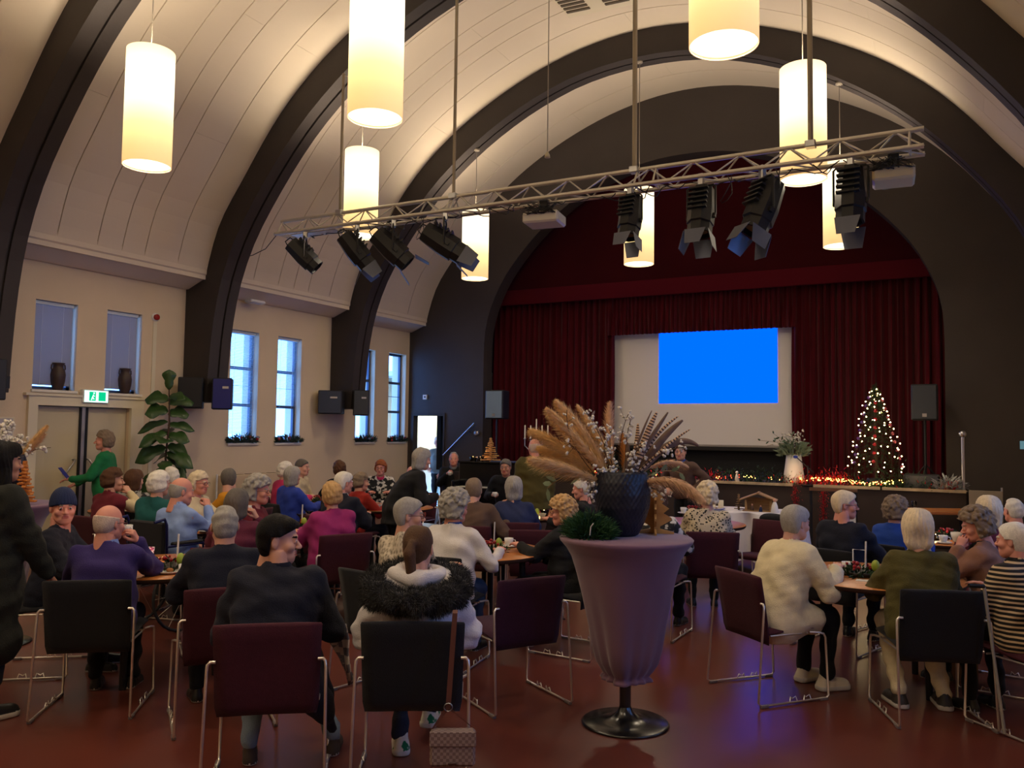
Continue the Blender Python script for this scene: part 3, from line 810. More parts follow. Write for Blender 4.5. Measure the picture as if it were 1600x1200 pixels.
    g = G((min(lo[0], -.24)-.12, -.3, (P.z-.62 if style == 'longcoat' and pose == 'stand' else P.z-.32)), (max(hi[0], .24)+.12, max(hi[1], .2)+.14, N.z+.08), gS)
    w = s*f
    g.cap(P+Vector((-.085*w, 0, -.02)), P+Vector((.085*w, 0, -.02)), .112*w+th, k=.04)
    g.cap(ax(.1)+Vector((-.07*w, .012, 0)), ax(.1)+Vector((.07*w, .012, 0)), .108*w+th, k=.07)
    g.cap(ax(.2)+Vector((-.068*w, .01, 0)), ax(.2)+Vector((.068*w, .01, 0)), .104*w+th, k=.07)
    t3 = ax(.32); g.cap(t3+tw @ Vector((-.085*s, .0, 0)), t3+tw @ Vector((.085*s, .0, 0)), .103*s*(.5+.5*f)+th, k=.07)
    if sex == 'f':
        for x in (-1, 1): g.ell(t3+tw @ Vector((x*.065, .075, -.02)), (.065, .055, .06), .04)
    g.cap(SH[0]+Vector((.02, 0, .0)), SH[1]-Vector((.02, 0, 0)), .062*s+th*.8, k=.06)
    g.cap(ax(.42), ax(.50), .075*s+th*.3, .058*s+th*.3, k=.05)
    if style in ('coat', 'longcoat'):
        if pose == 'sit':
            g.cap(P+Vector((-.1*w, -.03, -.08)), P+Vector((.1*w, -.03, -.08)), .1*w+th, k=.05)
            for x in (-1, 1): g.cap(P+Vector((x*.11*s, .0, -.03)), P+Vector((x*.14, .22*s, -.05)), .085*w+th, .07*w+th, k=.04)
        else:
            g.cap(P+Vector((-.09*w, 0, -.2)), P+Vector((.09*w, 0, -.2)), .12*w+th, k=.07)
            if style == 'longcoat': g.cap(P+Vector((-.1*w, 0, -.42)), P+Vector((.1*w, 0, -.42)), .13*w+th, k=.1)
    sl = (style == 'vest')
    for S_, E_, T_, hpz, x in arms:
        if sl: g.cap(S_, S_+(E_-S_)*.15, .055*s+th, .05*s+th, k=.03); continue
        g.cap(S_, E_, .052*s+th, .047*s+th, k=.03); g.cap(E_, E_+(T_-E_)*.9, .045*s+th, .032*s+th*.9, k=.02)
    sd = seed*7
    g.disp(nse(sd, 24, .007, (1, 1, 1.5))); g.disp(nse(sd+1, 60, .003, (1, 1, 1.3)))
    for S_, E_, T_, hpz, x in arms:   # crumpled elbows
        e = np.array(E_); g.disp(lambda X, Y, Z: .006*np.sin(95*Z+30*X)*np.exp(-((X-e[0])**2+(Y-e[1])**2+(Z-e[2])**2)/.006))
    if style == 'puffer': g.disp(lambda X, Y, Z: -.009*np.abs(np.sin(Z*38))+.004)
    if style == 'shirt': g.disp(nse(sd+2, 20, .008, (1, 1, 2)))
    hz2 = P.z+hemz*s
    if not (style == 'longcoat'):
        g.cut(lambda X, Y, Z: -(Z-hz2-.012*np.sin(14*X+sd))+.0*Y)
    # neckline
    nk = np.array(ax(.52)); g.ell(nk+np.array([0, .02, .012]), (.062*s, .075*s, .055*s), .006, True)
    V, Q = g.mesh()
    mt = topm or TOPS[top]
    link({'coat': 'coat', 'longcoat': 'coat', 'puffer': 'coat', 'jacket': 'jacket', 'shirt': 'shirt', 'vest': 'body_warmer', 'cardigan': 'cardigan'}.get(style, 'sweater'), mesh_np('garment', V, Q, mt), root)
    if sl:  # sleeves of the shirt beneath
        g = G((min(lo[0], -.2)-.1, -.2, P.z-.1), (max(hi[0], .2)+.1, hi[1]+.1, N.z+.05), gS)
        for S_, E_, T_, hpz, x in arms: g.cap(S_, E_, .06*s, .055*s, k=.03); g.cap(E_, E_+(T_-E_)*.93, .055*s, .04*s, k=.02)
        g.disp(nse(sd, 40, .007)); V, Q = g.mesh(); link('sleeves', mesh_np('sleeves', V, Q, TOPS['cream']), root)
    # ---- legwear
    if style == 'longcoat' and pose == 'stand': zt = P.z-.3
    else: zt = P.z+.02
    g = G((-.34, -.26, .03), (.34, max((knee+.16)*s, .2, *(l[2].y+.1 for l in LG)), P.z+.06), gS*1.1)
    g.cap(P+Vector((-.08*w, 0, -.02)), P+Vector((.08*w, 0, -.02)), .108*w, k=.04)
    if skirt:
        for (A, K_, B) in LG: g.cap(A, K_+Vector((0, .02, -.03)), .11*w, .1*s, k=.09)
    for A, K_, B in LG:
        g.cap(A, K_, .094*s*(.5+.5*f), .068*s, k=.03)
        if not skirt: g.cap(K_, B+Vector((0, 0, .02)), .064*s, .05*s, k=.03)
    g.disp(nse(sd+3, 30, .007, (1, 1, 1.4)))
    V, Q = g.mesh(); link('skirt' if skirt else 'trousers', mesh_np('legwear', V, Q, TOPS[legs]), root)
    # ---- shoes
    sv, sq, sm = shoe_mesh(shoes); m1 = shoem or mat('shoe_black_leather', (26, 24, 24), .4)
    for (A, K_, B), x in zip(LG, (-1, 1)):
        me = _HC.get(('sm', shoes, m1.name))
        if me is None: me = mesh_np('shoe', sv, sq, [m1, mat('shoe_sole', (200, 196, 188) if shoes == 'sneaker' else (40, 34, 30), .6)], True, sm); _HC[('sm', shoes, m1.name)] = me
        o = link('shoe', me, root, (B.x, B.y+.02, B.z-.085), (0, 0, -x*.12)); o.scale = (s, s*.95, s)
    # ---- hair, glasses, collar
    if hair and hair != 'bald':
        V, Q = hair_mesh(hair, .006 if lod == 0 else .009)
        if hair == 'beanie':
            m4 = HM; o = link('beanie', mesh_np('beanie', V, Q, TOPS['beanieblue']), root); o.matrix_local = m4
            V2, Q2 = hair_mesh('thin', .008); o = link('hair', mesh_np('hair', V2, Q2, hmn), root); o.matrix_local = HM
        else:
            key = ('hm', hair, lod == 0)
            if key not in _HC: _HC[key] = mesh_np('hair', V, Q, hmn)
            o = link('hair', _HC[key], root, m=hmn); o.matrix_local = HM
    if glasses:
        mb = MB()
        for x in (-1, 1):
            c = Vector((x*.032, .105, .003)); pts = [c+Vector((.024*math.cos(a)*1.05, -.006*abs(math.cos(a))*(1 if math.cos(a)*x > 0 else 0), .018*math.sin(a))) for a in [k*math.pi/6 for k in range(13)]]
            mb.tube(pts, .0017, 5, False); mb.tube([(x*.057, .1, .006), (x*.078, .06, .008), (x*.084, -.01, .004)], .0018, 5)
        mb.tube([(-.008, .107, .006), (.008, .107, .006)], .0016, 5)
        o = mb.build('glasses', mat('glasses_frame', (40, 30, 30), .3), root); o.matrix_local = HM
    if collar:
        mb = MB(); c = ax(.505); n_ = 20; V = []
        for lvl, (rx, ry, dz) in enumerate(((.066, .07, .03), (.078, .08, -.002), (.07, .075, -.012))):
            for k in range(n_):
                a = 2*math.pi*k/n_; V.append((c.x+rx*s*math.cos(a), c.y+.012+ry*s*math.sin(a), c.z+dz-.04*max(0, math.sin(a))))
        F = [(l*n_+k, l*n_+(k+1) % n_, (l+1)*n_+(k+1) % n_, (l+1)*n_+k) for l in range(2) for k in range(n_)]
        mb.add(V, F, True); mb.build('collar', TOPS[collar], root)
    root['_s'] = s
    info = dict(root=root, s=s, hands=[a[2] for a in arms], HM=HM, P=P, N=N, ax=ax)
    return info
TOPS = {n: cloth(n, c) for n, c in dict(olive=(58, 60, 44), darkolive=(25, 27, 20), navy=(16, 20, 38), purple=(52, 40, 104), black=(13, 13, 16), magenta=(150, 36, 104), teal=(18, 84, 84),
    mustard=(196, 132, 20), maroon=(104, 24, 40), plum=(88, 26, 52), lightblue=(136, 162, 220), blue=(36, 60, 158), pink=(190, 44, 96), cream=(214, 196, 156), white=(214, 210, 212), rust=(140, 48, 26), red=(150, 34, 26),
    brown=(92, 70, 58), greyblue=(36, 46, 84), green=(22, 118, 70), beige=(138, 98, 80), royal=(24, 66, 158), olivegreen=(78, 72, 30), jeans=(62, 84, 112), ljeans=(120, 138, 156), darkjeans=(30, 36, 50),
    offwhite=(222, 208, 170), grey=(120, 120, 124), tan=(170, 140, 100), beanieblue=(24, 38, 76), scarfblue=(40, 74, 150), whitecollar=(220, 215, 200), greyapron=(110, 116, 110)).items()}

# ---------------- lamps, truss, stage lights ----------------
def lampmat():
    m = bpy.data.materials.new('lamp_shade_fabric'); m.use_nodes = True; nt = m.node_tree; p = nt.nodes['Principled BSDF']
    p.inputs['Base Color'].default_value = (.85, .75, .55, 1); p.inputs['Roughness'].default_value = .7
    tc = nt.nodes.new('ShaderNodeTexCoord'); sp = nt.nodes.new('ShaderNodeSeparateXYZ'); nt.links.new(tc.outputs['Object'], sp.inputs[0])
    r = nt.nodes.new('ShaderNodeValToRGB'); mr = nt.nodes.new('ShaderNodeMapRange'); mr.inputs[1].default_value = 0; mr.inputs[2].default_value = 1.15
    nt.links.new(sp.outputs[2], mr.inputs[0]); nt.links.new(mr.outputs[0], r.inputs[0])
    cr = r.color_ramp; cr.elements[0].position = 0; cr.elements[0].color = (.62, .36, .13, 1); cr.elements[1].position = 1; cr.elements[1].color = (1, .78, .48, 1)
    for ps, c in ((.14, (.72, .45, .17, 1)), (.34, (.95, .72, .28, 1)), (.52, (1.15, 1.0, .62, 1)), (.75, (1.5, 1.3, .95, 1))):
        e = cr.elements.new(ps); e.color = c
    nt.links.new(r.outputs[0], p.inputs['Emission Color']); p.inputs['Emission Strength'].default_value = LAMP_SHADE
    return m
m_shade = lampmat(); m_diff = glow('lamp_diffuser', (255, 244, 214), 2.2); m_cord = mat('grey_cord', (150, 140, 125), .5)
def pendant(x, y, label):
    t = thing('pendant_lamp', label, 'lamp', (x, y, 4.33), 0, 'cylindrical pendant lamps under the ribs')
    mb = MB(); mb.lathe([(.23, 0), (.23, 1.17), (.2245, 1.17), (.2245, 0), (.23, 0)], 48); mb.build('lamp_shade', m_shade, t)
    mb = MB(); mb.lathe([(.001, .02), (.224, .02)], 48); mb.build('diffuser', m_diff, t)
    mb = MB(); zt = 7.6-1.3*((x-XC)/4)**2 - .12
    o = abs(x-XC); zt = float(np.interp(o, [q[0] for q in RP[::-1]], [q[1] for q in RP[::-1]]))
    mb.tube([(0, 0, 1.1), (0, 0, zt-4.33)], .006, 6); mb.build('cord', m_cord, t)
    MB().lathe([(.0, zt-4.33-.05), (.05, zt-4.33-.04), (.05, zt-4.33), (.0, zt-4.33)], 12).build('ceiling_rose', m_cord, t)
    mb = MB()
    for a in (0, math.pi/3*2, math.pi/3*4): mb.tube([(0, 0, 1.1), (.225*math.cos(a), .225*math.sin(a), 1.12)], .004, 5)
    mb.tube([(0, 0, .3), (0, 0, 1.1)], .02, 8); mb.build('lamp_holder', m_white, t)
    for nm, z, e, rot, sz in (('up', 1.12, LAMP_UP, (math.pi, 0, 0), .36), ('down', .01, LAMP_DOWN, (0, 0, 0), .4)):
        l = bpy.data.lights.new('lamp_light_'+nm, 'AREA'); l.shape = 'DISK'; l.size = sz; l.energy = e; l.color = (1, .82, .60)
        o = bpy.data.objects.new('lamp_light_'+nm, l); COL.objects.link(o); o.parent = t; o.location = (0, 0, z); o.rotation_euler = rot
for x, y, lb in ((-7.1, 5.42, 'nearest pendant lamp on the left, hanging in front of the first full bay of panels'), (XC, 5.42, 'large centre pendant lamp cut by the top of the picture'), (-1.33, 5.42, 'large pendant lamp at the top right cut by the frame'),
    (-7.05, 8.73, 'pendant lamp behind the left end of the truss'), (-1.33, 8.73, 'pendant lamp crossed by the right hanger pole of the truss'),
    (-7.22, 12.04, 'far left pendant lamp against the dark stage wall'), (-4.27, 12.04, 'far centre pendant lamp in front of the red drape'), (-1.35, 12.04, 'far right pendant lamp half behind a spotlight'),
    (-7.1, 2.1, 'pendant lamp overhead behind the viewpoint on the left'), (XC, 2.1, 'pendant lamp overhead in the middle behind the viewpoint'), (-1.33, 2.1, 'pendant lamp overhead on the right behind the viewpoint'),
    (-7.1, -1.2, 'rearmost left pendant lamp'), (XC, -1.2, 'rearmost centre pendant lamp'), (-1.33, -1.2, 'rearmost right pendant lamp')):
    pendant(x, y, lb)
# loose cord with plug where a lamp is missing
t = thing('loose_lamp_cord', 'thin cord with a small plug hanging in front of the dark arch', 'cord', (-4.25, 8.73, 5.0))
MB().tube([(0, 0, .06), (0, 0, 2.58)], .006, 6).build('cord', m_cord, t)
MB().lathe([(.001, 0), (.035, .0), (.03, .035), (.01, .075), (.001, .08)], 10).build('plug', mat('beige_plug', (190, 180, 150), .5), t)
# ventilation grille in the vault
t = thing('ceiling_ventilator', 'square cream ceiling grille with a round dome', 'vent', (-4.42, 10.4, 7.86)); t.rotation_euler = (rad(0), rad(2), 0)
MB().box(-.52, .52, -.45, .45, -.03, .05, .01).build('frame', m_trimw, t)
for sx in (-1, 1):
    for k in range(7): MB().box(sx*.12 if sx > 0 else -.48, .48 if sx > 0 else -.12, -.36+k*.1, -.31+k*.1, -.045, -.03).build('louvre_shade', mat('vent_shadow', (90, 80, 66), .7), t)  # dark strips: shade between the grille blades put into the colour
MB().lathe([(.17, -.03), (.17, -.05), (.15, -.06), (.11, -.1), (.05, -.125), (.001, -.13)], 24, (0, -.22, 0)).build('dome', mat('white_dome', (235, 230, 215), .2), t)
# truss
m_truss = mat('silver_truss', (205, 200, 190), .38, .75)
TX0, TX1, TYc, TZ = -8.11, -.21, 8.35, 4.56
t = thing('lighting_truss', 'long silver triangular lighting truss hanging across the hall', 'truss', (0, 0, 0))
tri = [(0, 0), (-.125, -.2), (.125, -.2)]
for dy, dz in tri: MB().tube([(TX0, TYc+dy, TZ+dz), (TX1, TYc+dy, TZ+dz)], .024, 10).build('chord', m_truss, t)
mb = None; n = 33; st_ = (TX1-TX0)/n
for (a, b) in ((0, 1), (0, 2), (1, 2)):
    for k in range(n):
        p, q = tri[a], tri[b]; x0, x1 = TX0+k*st_, TX0+(k+1)*st_
        if k % 2: p, q = q, p
        if (a, b) == (1, 2) and k % 2: continue
        MB().tube([(x0, TYc+p[0], TZ+p[1]), (x1, TYc+q[0], TZ+q[1])], .009, 5, False).build('brace', m_truss, t)
for x in (TX0+.03, -5.36, -5.30, -2.98, -2.77, TX1-.12):
    mb = MB()
    for a, b in ((0, 1), (0, 2), (1, 2)): mb.tube([(x, TYc+tri[a][0], TZ+tri[a][1]), (x, TYc+tri[b][0], TZ+tri[b][1])], .012, 6)
    mb.build('end_frame', m_truss, t)
MB().box(-7.85, -7.08, TYc-.1, TYc+.1, TZ-.235, TZ-.225).build('cable_tray', m_truss, t)
for i, (x, zt) in enumerate(((-7.085, 6.44), (-5.325, 7.75), (-3.015, 7.85), (-1.203, 7.2))):
    hp = thing('hanger_pole', ['leftmost thin pole holding the truss, tied to a rib', 'second pole from the left holding the truss', 'thick pole holding the middle of the truss', 'right pole holding the truss'][i], 'pole', (x, TYc, TZ), 0, 'hanger poles of the truss')
    MB().tube([(0, 0, 0), (0, 0, zt-TZ)], .026 if i > 1 else .02, 10).build('pole', mat('grey_brown_pole', (150, 138, 118), .4, .5), hp)
    MB().box(-.05, .05, -.05, .05, -.03, .04, .008).build('clamp', m_steel, hp)
mb = MB(); mb.tube([(-7.085, 8.36, 6.43), (-6.95, 8.45, 6.36), (-6.85, 8.56, 6.45)], .007, 5)
tag(mb.build('cable', m_cord), 'thin wire tying the left hanger pole to the rib', 'cable')
mb = MB(); mb.tube([(TX0+.02, TYc-.12, TZ-.22), (-8.5, 8.45, 4.24), (-8.85, 8.55, 4.20), (-9.05, 8.7, 4.24)], .006, 5)
tag(mb.build('cable', m_black), 'black cable sagging from the truss end to the rib', 'cable')
mb = MB()
for k in range(26):
    x0 = -7.6+k*.278+RNG.uniform(-.1, .1); L = RNG.uniform(.2, .5); d = RNG.uniform(.02, .09)
    mb.tube([(x0+L*q/6, TYc+.08*math.sin(q*1.3+k), TZ-.22-d*math.sin(math.pi*q/6)) for q in range(7)], .006, 5)
for x in (-5.74, -2.0, -1.53): mb.tube([(x+.06*math.sin(q), TYc-.1, TZ-.2-.3*math.sin(math.pi*q/8)) if True else 0 for q in range(9)], .005, 5)
o = tag(mb.build('cable_run', m_black), 'black cables looped along the underside of the truss', 'cables'); o['kind'] = 'stuff'
m_spot = mat('spotlight_black', (26, 26, 28), .42, .2); m_blade = mat('barn_door_metal', (92, 96, 110), .35, .5)
def spotlight(x, az, tilt, label, size=1.0, doors=(1, 1, 1, 1)):
    """az: heading of the beam (0 = +y), tilt: degrees below horizontal"""
    z = TZ-.2; y = TYc-.1
    t = thing('stage_spotlight', label, 'spotlight', (x, y, z), rad(az), 'spotlights on the truss')
    MB().box(-.03, .03, -.03, .03, -.11, .03, .008).build('clamp', m_steel, t)
    mb = MB(); w = .135*size; mb.tube([(-w, 0, -.30*size-.08), (-w, 0, -.12), (-w+.02, 0, -.1), (w-.02, 0, -.1), (w, 0, -.12), (w, 0, -.30*size-.08)], .011, 6); mb.build('yoke', m_spot, t)
    h = bpy.data.objects.new('housing', None)
    M = Matrix.Translation((0, 0, -.30*size-.05)) @ Matrix.Rotation(-rad(tilt), 4, 'X') @ Matrix.Scale(size, 4)
    mb = MB()
    # faceted body along +y
    def ring(y, a, b, n=8): return [(a*math.cos(math.pi/n+2*math.pi*k/n), y, b*math.sin(math.pi/n+2*math.pi*k/n)) for k in range(n)]
    R_ = [ring(-.26, .05, .05), ring(-.25, .1, .11), ring(-.02, .125, .135), ring(.12, .125, .135), ring(.13, .115, .115), ring(.22, .115, .115), ring(.22, .095, .095), ring(.17, .09, .09)]
    V = [M @ Vector(p) for r in R_ for p in r]; F = []
    for i in range(len(R_)-1):
        for k in range(8): F.append((i*8+k, i*8+(k+1) % 8, (i+1)*8+(k+1) % 8, (i+1)*8+k))
    F.append(tuple(range(8))[::-1]); F.append(tuple(range(len(V)-8, len(V)))); mb.add(V, F)
    for k in range(5): mb.box(-.09, .09, -.2+k*.05, -.185+k*.05, .11, .15, 0, M)
    mb.box(-.14, .14, .02, .06, -.015, .015, 0, M)
    b = mb.build('housing', m_spot, t)
    mb = MB(); mb.lathe([(.001, 0), (.088, 0)], 16, M=M @ Matrix.Translation((0, .178, 0)) @ Matrix.Rotation(-R90, 4, 'X')); mb.build('lens', mat('lens_glass', (150, 140, 120), .08), b)
    mb = MB(); mb.tube([M @ Vector((0, -.25, .06)), M @ Vector((0, -.31, .05)), M @ Vector((0, -.32, -.03)), M @ Vector((0, -.26, -.05))], .009, 6); mb.build('handle', m_spot, b)
    for k, on in enumerate(doors):
        if not on: continue
        a = k*R90; D = M @ Matrix.Rotation(a, 4, 'Y') @ Matrix.Translation((0, .22, .115)) @ Matrix.Rotation(rad(14 if on == 1 else 60), 4, 'X')
        mb = MB(); mb.add([D @ Vector(p) for p in ((-.1, 0, 0), (.1, 0, 0), (.07, .17, 0), (-.07, .17, 0), (-.1, 0, .003), (.1, 0, .003), (.07, .17, .003), (-.07, .17, .003))], [(0, 1, 2, 3)[::-1], (4, 5, 6, 7), (0, 4, 5, 1)[::-1], (1, 5, 6, 2)[::-1], (2, 6, 7, 3)[::-1], (3, 7, 4, 0)[::-1]])
        mb.build('barn_door', m_blade, t)
SPX = dict(a=-7.93, b=-7.1, c=-6.36, d=-5.6)
spotlight(-7.585, -55, 42, 'leftmost spotlight on the truss, tipped down without flaps', 1.0, (0, 0, 0, 0))
spotlight(-6.714, -48, 50, 'second spotlight from the left with two open blue-lit flaps', 1.05, (0, 1, 2, 1))
spotlight(-6.141, -55, 42, 'third spotlight from the left, angled down to the right', 1.15, (1, 0, 1, 0))
spotlight(-5.375, -62, 32, 'fourth spotlight in front of the far left lamp, nearly level', 1.15, (0, 1, 1, 1))
spotlight(-3.022, 172, 74, 'spotlight below the thick pole, with a blue lower flap', 1.0, (1, 0, 1, 1))
spotlight(-2.257, 176, 74, 'spotlight right of the middle against the red drape', 1.1, (1, 1, 1, 1))
spotlight(-1.645, 140, 64, 'spotlight tilted steeply left with its flaps out', 1.2, (1, 1, 1, 1))
spotlight(-0.832, 175, 78, 'rightmost spotlight in front of the far right lamp', 1.15, (1, 0, 1, 0))
def projector(x, label, w, ang, m, cable=True):
    t = thing('ceiling_projector', label, 'projector', (x, TYc-.02, TZ-.24), rad(ang))
    MB().box(-.05, .05, -.05, .05, -.12, .03, .008).build('bracket', m_black, t)
    b = MB().box(-w/2, w/2, -.17, .17, -.25, -.12, .02).build('housing', m, t)
    MB().lathe([(.06, 0), (.06, .03), (.05, .035), (.045, .01), (.001, .012)], 16, M=Matrix.Translation((-w*.2, .17, -.185)) @ Matrix.Rotation(-R90, 4, 'X')).build('lens', m_black, b)
    for k in range(8): MB().box(-w/2-.003, -w/2+.002, -.13+k*.03, -.115+k*.03, -.225, -.145).build('vent_slot', m_joint, b)
    mb = MB(); r = random.Random(int(x*10))
    if cable:
        for k in range(9):
            cx = r.uniform(-w*.35, w*.3); mb.tube([(cx+.09*math.sin(q*1.4+k), -.19+.02*math.cos(q), -.04-.12*abs(math.sin(q*.8+k))) for q in range(8)], .005, 5)
        mb.build('cables', m_black, t)
projector(-4.085, 'white projector hung in a tangle of cables under the truss middle', .42, 8, mat('projector_white', (200, 194, 178), .4))
projector(-.47, 'old beige projector at the right end of the truss', .36, 4, mat('projector_beige', (186, 172, 140), .5))

# ---------------- loudspeakers on the rib feet ----------------
m_box = mat('speaker_black', (34, 34, 38), .5, bump=(60, .1)); m_grille = mat('speaker_grille', (58, 62, 68), .6, bump=(200, .4))
def wallspeaker(x, y, z, rz, label, w=.36, d=.34, h=.46, m=None, badge=True):
    t = thing('wall_loudspeaker', label, 'speaker', (x, y, z), rad(rz))
    MB().box(-w/2, w/2, -d/2, d/2, 0, h, .012).build('cabinet', m_box, t)
    MB().box(-w/2+.015, w/2-.015, -d/2-.012, -d/2, .015, h-.015, .004).build('grille', m or m_grille, t)
    if badge: MB().box(w*.02, w*.32, -d/2-.017, -d/2-.012, h*.66, h*.73).build('badge', m_steel, t)
    MB().box(-.05, .05, d/2, d/2+.08, h*.3, h*.6).build('bracket', m_black, t)
    return t
m_gb = mat('blue_light_front', (30, 34, 110), .35)  # the screen's blue light on the cabinet, put into the front's colour
wallspeaker(-9.50, 8.68, 1.99, 44, 'loudspeaker with blue light painted on its front on the near rib foot, beside the fig plant', .28, .30, .46, m_gb)
wallspeaker(-9.86, 8.42, 2.0, 44, 'black angled box beside the blue-lit loudspeaker', .34, .3, .45, mat('speaker_dark', (26, 24, 26), .6), False)
wallspeaker(-9.60, 12.02, 1.98, 40, 'black loudspeaker on the second rib foot, right half of the pair', .28, .36, .46)
wallspeaker(-9.95, 11.62, 2.0, 30, 'black loudspeaker on the second rib foot, left half of the pair', .42, .34, .42)
wallspeaker(-9.55, 5.30, 2.0, -10, 'black loudspeaker cut off by the left edge of the photo', .36, .36, .46)
def standspeaker(x, y, z0, h, w, zc, label, gm, rz=0):
    t = thing('stand_loudspeaker', label, 'speaker', (x, y, z0), rad(rz))
    MB().box(-w/2, w/2, -.02, .34, zc-z0, zc-z0+h, .015).build('cabinet', m_box, t)
    MB().box(-w/2+.02, w/2-.02, -.035, -.02, zc-z0+.02, zc-z0+h-.02, .004).build('grille', gm, t)
    MB().box(-.03, .03, -.04, -.035, zc-z0+.05, zc-z0+.1).build('badge', m_steel, t)
    MB().tube([(0, .15, .12), (0, .15, zc-z0)], .018, 8).build('pole', m_black, t)
    for k in range(3):
        a = k*2.094+.4; MB().tube([(0, .15, .35), (.3*math.cos(a), .15+.3*math.sin(a), .012)], .011, 6).build('leg', m_black, t)
standspeaker(-7.74, 13.7, .96, .55, .36, 1.96, 'black loudspeaker on a stand at the left of the stage', mat('grille_blue_grey', (110, 130, 150), .55, bump=(200, .4)), 8)
standspeaker(-.40, 13.75, .96, .54, .36, 1.97, 'black loudspeaker on a stand at the right of the stage beside the tree', m_grille)

# ---------------- curtains and screen ----------------
m_red = mat('red_velvet', (78, 9, 22), .9, noise=(3, .15), bump=(60, .2), sheen=.1, spec=.15); m_red2 = mat('red_flat_drape', (58, 9, 15), .9, noise=(1.5, .1), spec=.1)
def pleated(name, x0, x1, y, zt, zb, amp, wl, seed, m, label, zfn=None):
    r = random.Random(seed); n = int((x1-x0)/(wl/10)); V = []; F = []; rows = 9; ph = 0
    xs = [x0+(x1-x0)*i/n for i in range(n+1)]; off = []
    for i in range(n+1):
        ph += 2*math.pi/10*r.uniform(.55, 1.45); off.append(amp*(math.sin(ph)+.35*math.sin(2.1*ph+1)))
    for j in range(rows):
        for i, x in enumerate(xs):
            top = zfn(x) if zfn else zt; z = top+(zb-top)*j/(rows-1)
            V.append((x+.01*math.sin(j*.9+i), y+off[i]*(.7+.4*j/rows), z))
    for j in range(rows-1):
        for i in range(n): a = j*(n+1)+i; F.append((a, a+1, a+n+2, a+n+1)[::-1])
    mb = MB(); mb.add(V, F, True); o = mb.build(name, m)
    if label: tag(o, label, 'curtain')
    return o
pleated('stage_curtain', -8.6, XC-1.6, 15.1, 5.2, .98, .055, .13, 1, m_red, 'pleated dark red stage curtain left of the screen')
pleated('stage_curtain', XC+1.72, .2, 15.1, 5.2, .98, .055, .13, 2, m_red, 'pleated dark red stage curtain behind the christmas tree')
pleated('curtain_pelmet', XC-1.75, XC+1.82, 15.04, 4.9, 3.62, .03, .085, 3, m_red, 'short pleated red pelmet directly above the screen')
t = thing('stage_valance', 'smooth red drape filling the top of the stage arch', 'curtain', (0, 14.92, 0))
MB().box(XC-4.5, XC+4.5, 0, .03, 4.62, 7.0).build('drape', m_red2, t)
MB().box(XC-4.5, XC+4.5, -.02, .035, 4.33, 4.64, .008).build('lower_band', mat('red_band', (84, 11, 24), .9, spec=.15, bump=(50, .2)), t)
t = thing('projection_screen', 'white projection screen hanging over the stage', 'screen', (XC+.03, 15.3, 0))
MB().box(-1.72, 1.74, 0, .02, 1.53, 3.85).build('screen_fabric', mat('screen_white', (232, 228, 226), .8), t)
MB().box(-1.74, 1.76, -.015, .03, 1.49, 1.53, .006).build('bottom_bar', mat('screen_bar', (150, 145, 140), .4), t)
MB().box(-1.74, 1.76, -.01, .025, 1.42, 1.49, .004).build('lower_edge', m_black, t)
m_proj = glow('projected_blue', (0, 74, 255), 2.2)
MB().box(-.79, 1.42, -.006, 0, 2.30, 3.66).build('projected_image', m_proj, t)
bk = MB().box(-1.9, 1.9, 15.5, 15.6, .96, 1.6).build('backcloth', m_stage); tag(bk, 'black backcloth below the screen', 'curtain'); bk.location = (XC, 0, 0)
# ---------------- chairs ----------------
m_maroon = mat('maroon_upholstery', (66, 19, 34), .9, noise=(40, .12), bump=(220, .35), sheen=.03); m_blackup = mat('black_upholstery', (12, 13, 20), .9, noise=(40, .12), bump=(220, .35), sheen=.1)
m_violet = mat('maroon_violet_light', (56, 20, 48), .9, noise=(40, .12), bump=(220, .35), sheen=.03)  # maroon upholstery with the violet light on it put into the colour
def slab(w0, w1, path, th, name, m, parent, bulge=0.012):
    """upholstered slab following a y,z path"""
    V = []; n = 9; L = len(path)
    P = [Vector((0, a, b)) for a, b in path]
    for side in (1, -1):
        for i, p in enumerate(P):
            d = (P[min(i+1, L-1)]-P[max(i-1, 0)]).normalized(); nrm = Vector((0, -d.z, d.y))
            e = min(i, L-1-i); tk = th*(1 if e >= 1 else .35); w = w0+(w1-w0)*i/(L-1)
            for k in range(n):
                u = -1+2*k/(n-1); t_ = tk*(1 if abs(u) < .99 else .3)
                V.append(p+Vector((u*w/2*(1 if e >= 1 else .97), 0, 0))+nrm*(side*t_/2)+Vector((0, -bulge*(1-u*u)*(-1), 0)))
    F = []
    for s_ in (0, 1):
        for i in range(L-1):
            for k in range(n-1):
                a = s_*L*n+i*n+k; q = (a, a+1, a+n+1, a+n); F.append(q if s_ else q[::-1])
    o = L*n
    for i in range(L-1):
        a = i*n; F.append((a, a+n, o+a+n, o+a)[::-1]); a = i*n+n-1; F.append((a, a+n, o+a+n, o+a))
    for k in range(n-1): F.append((k, k+1, o+k+1, o+k)); a = (L-1)*n+k; F.append((a, a+1, o+a+1, o+a)[::-1])
    mb = MB(); mb.add(V, F, True); return mb.build(name, m, parent)
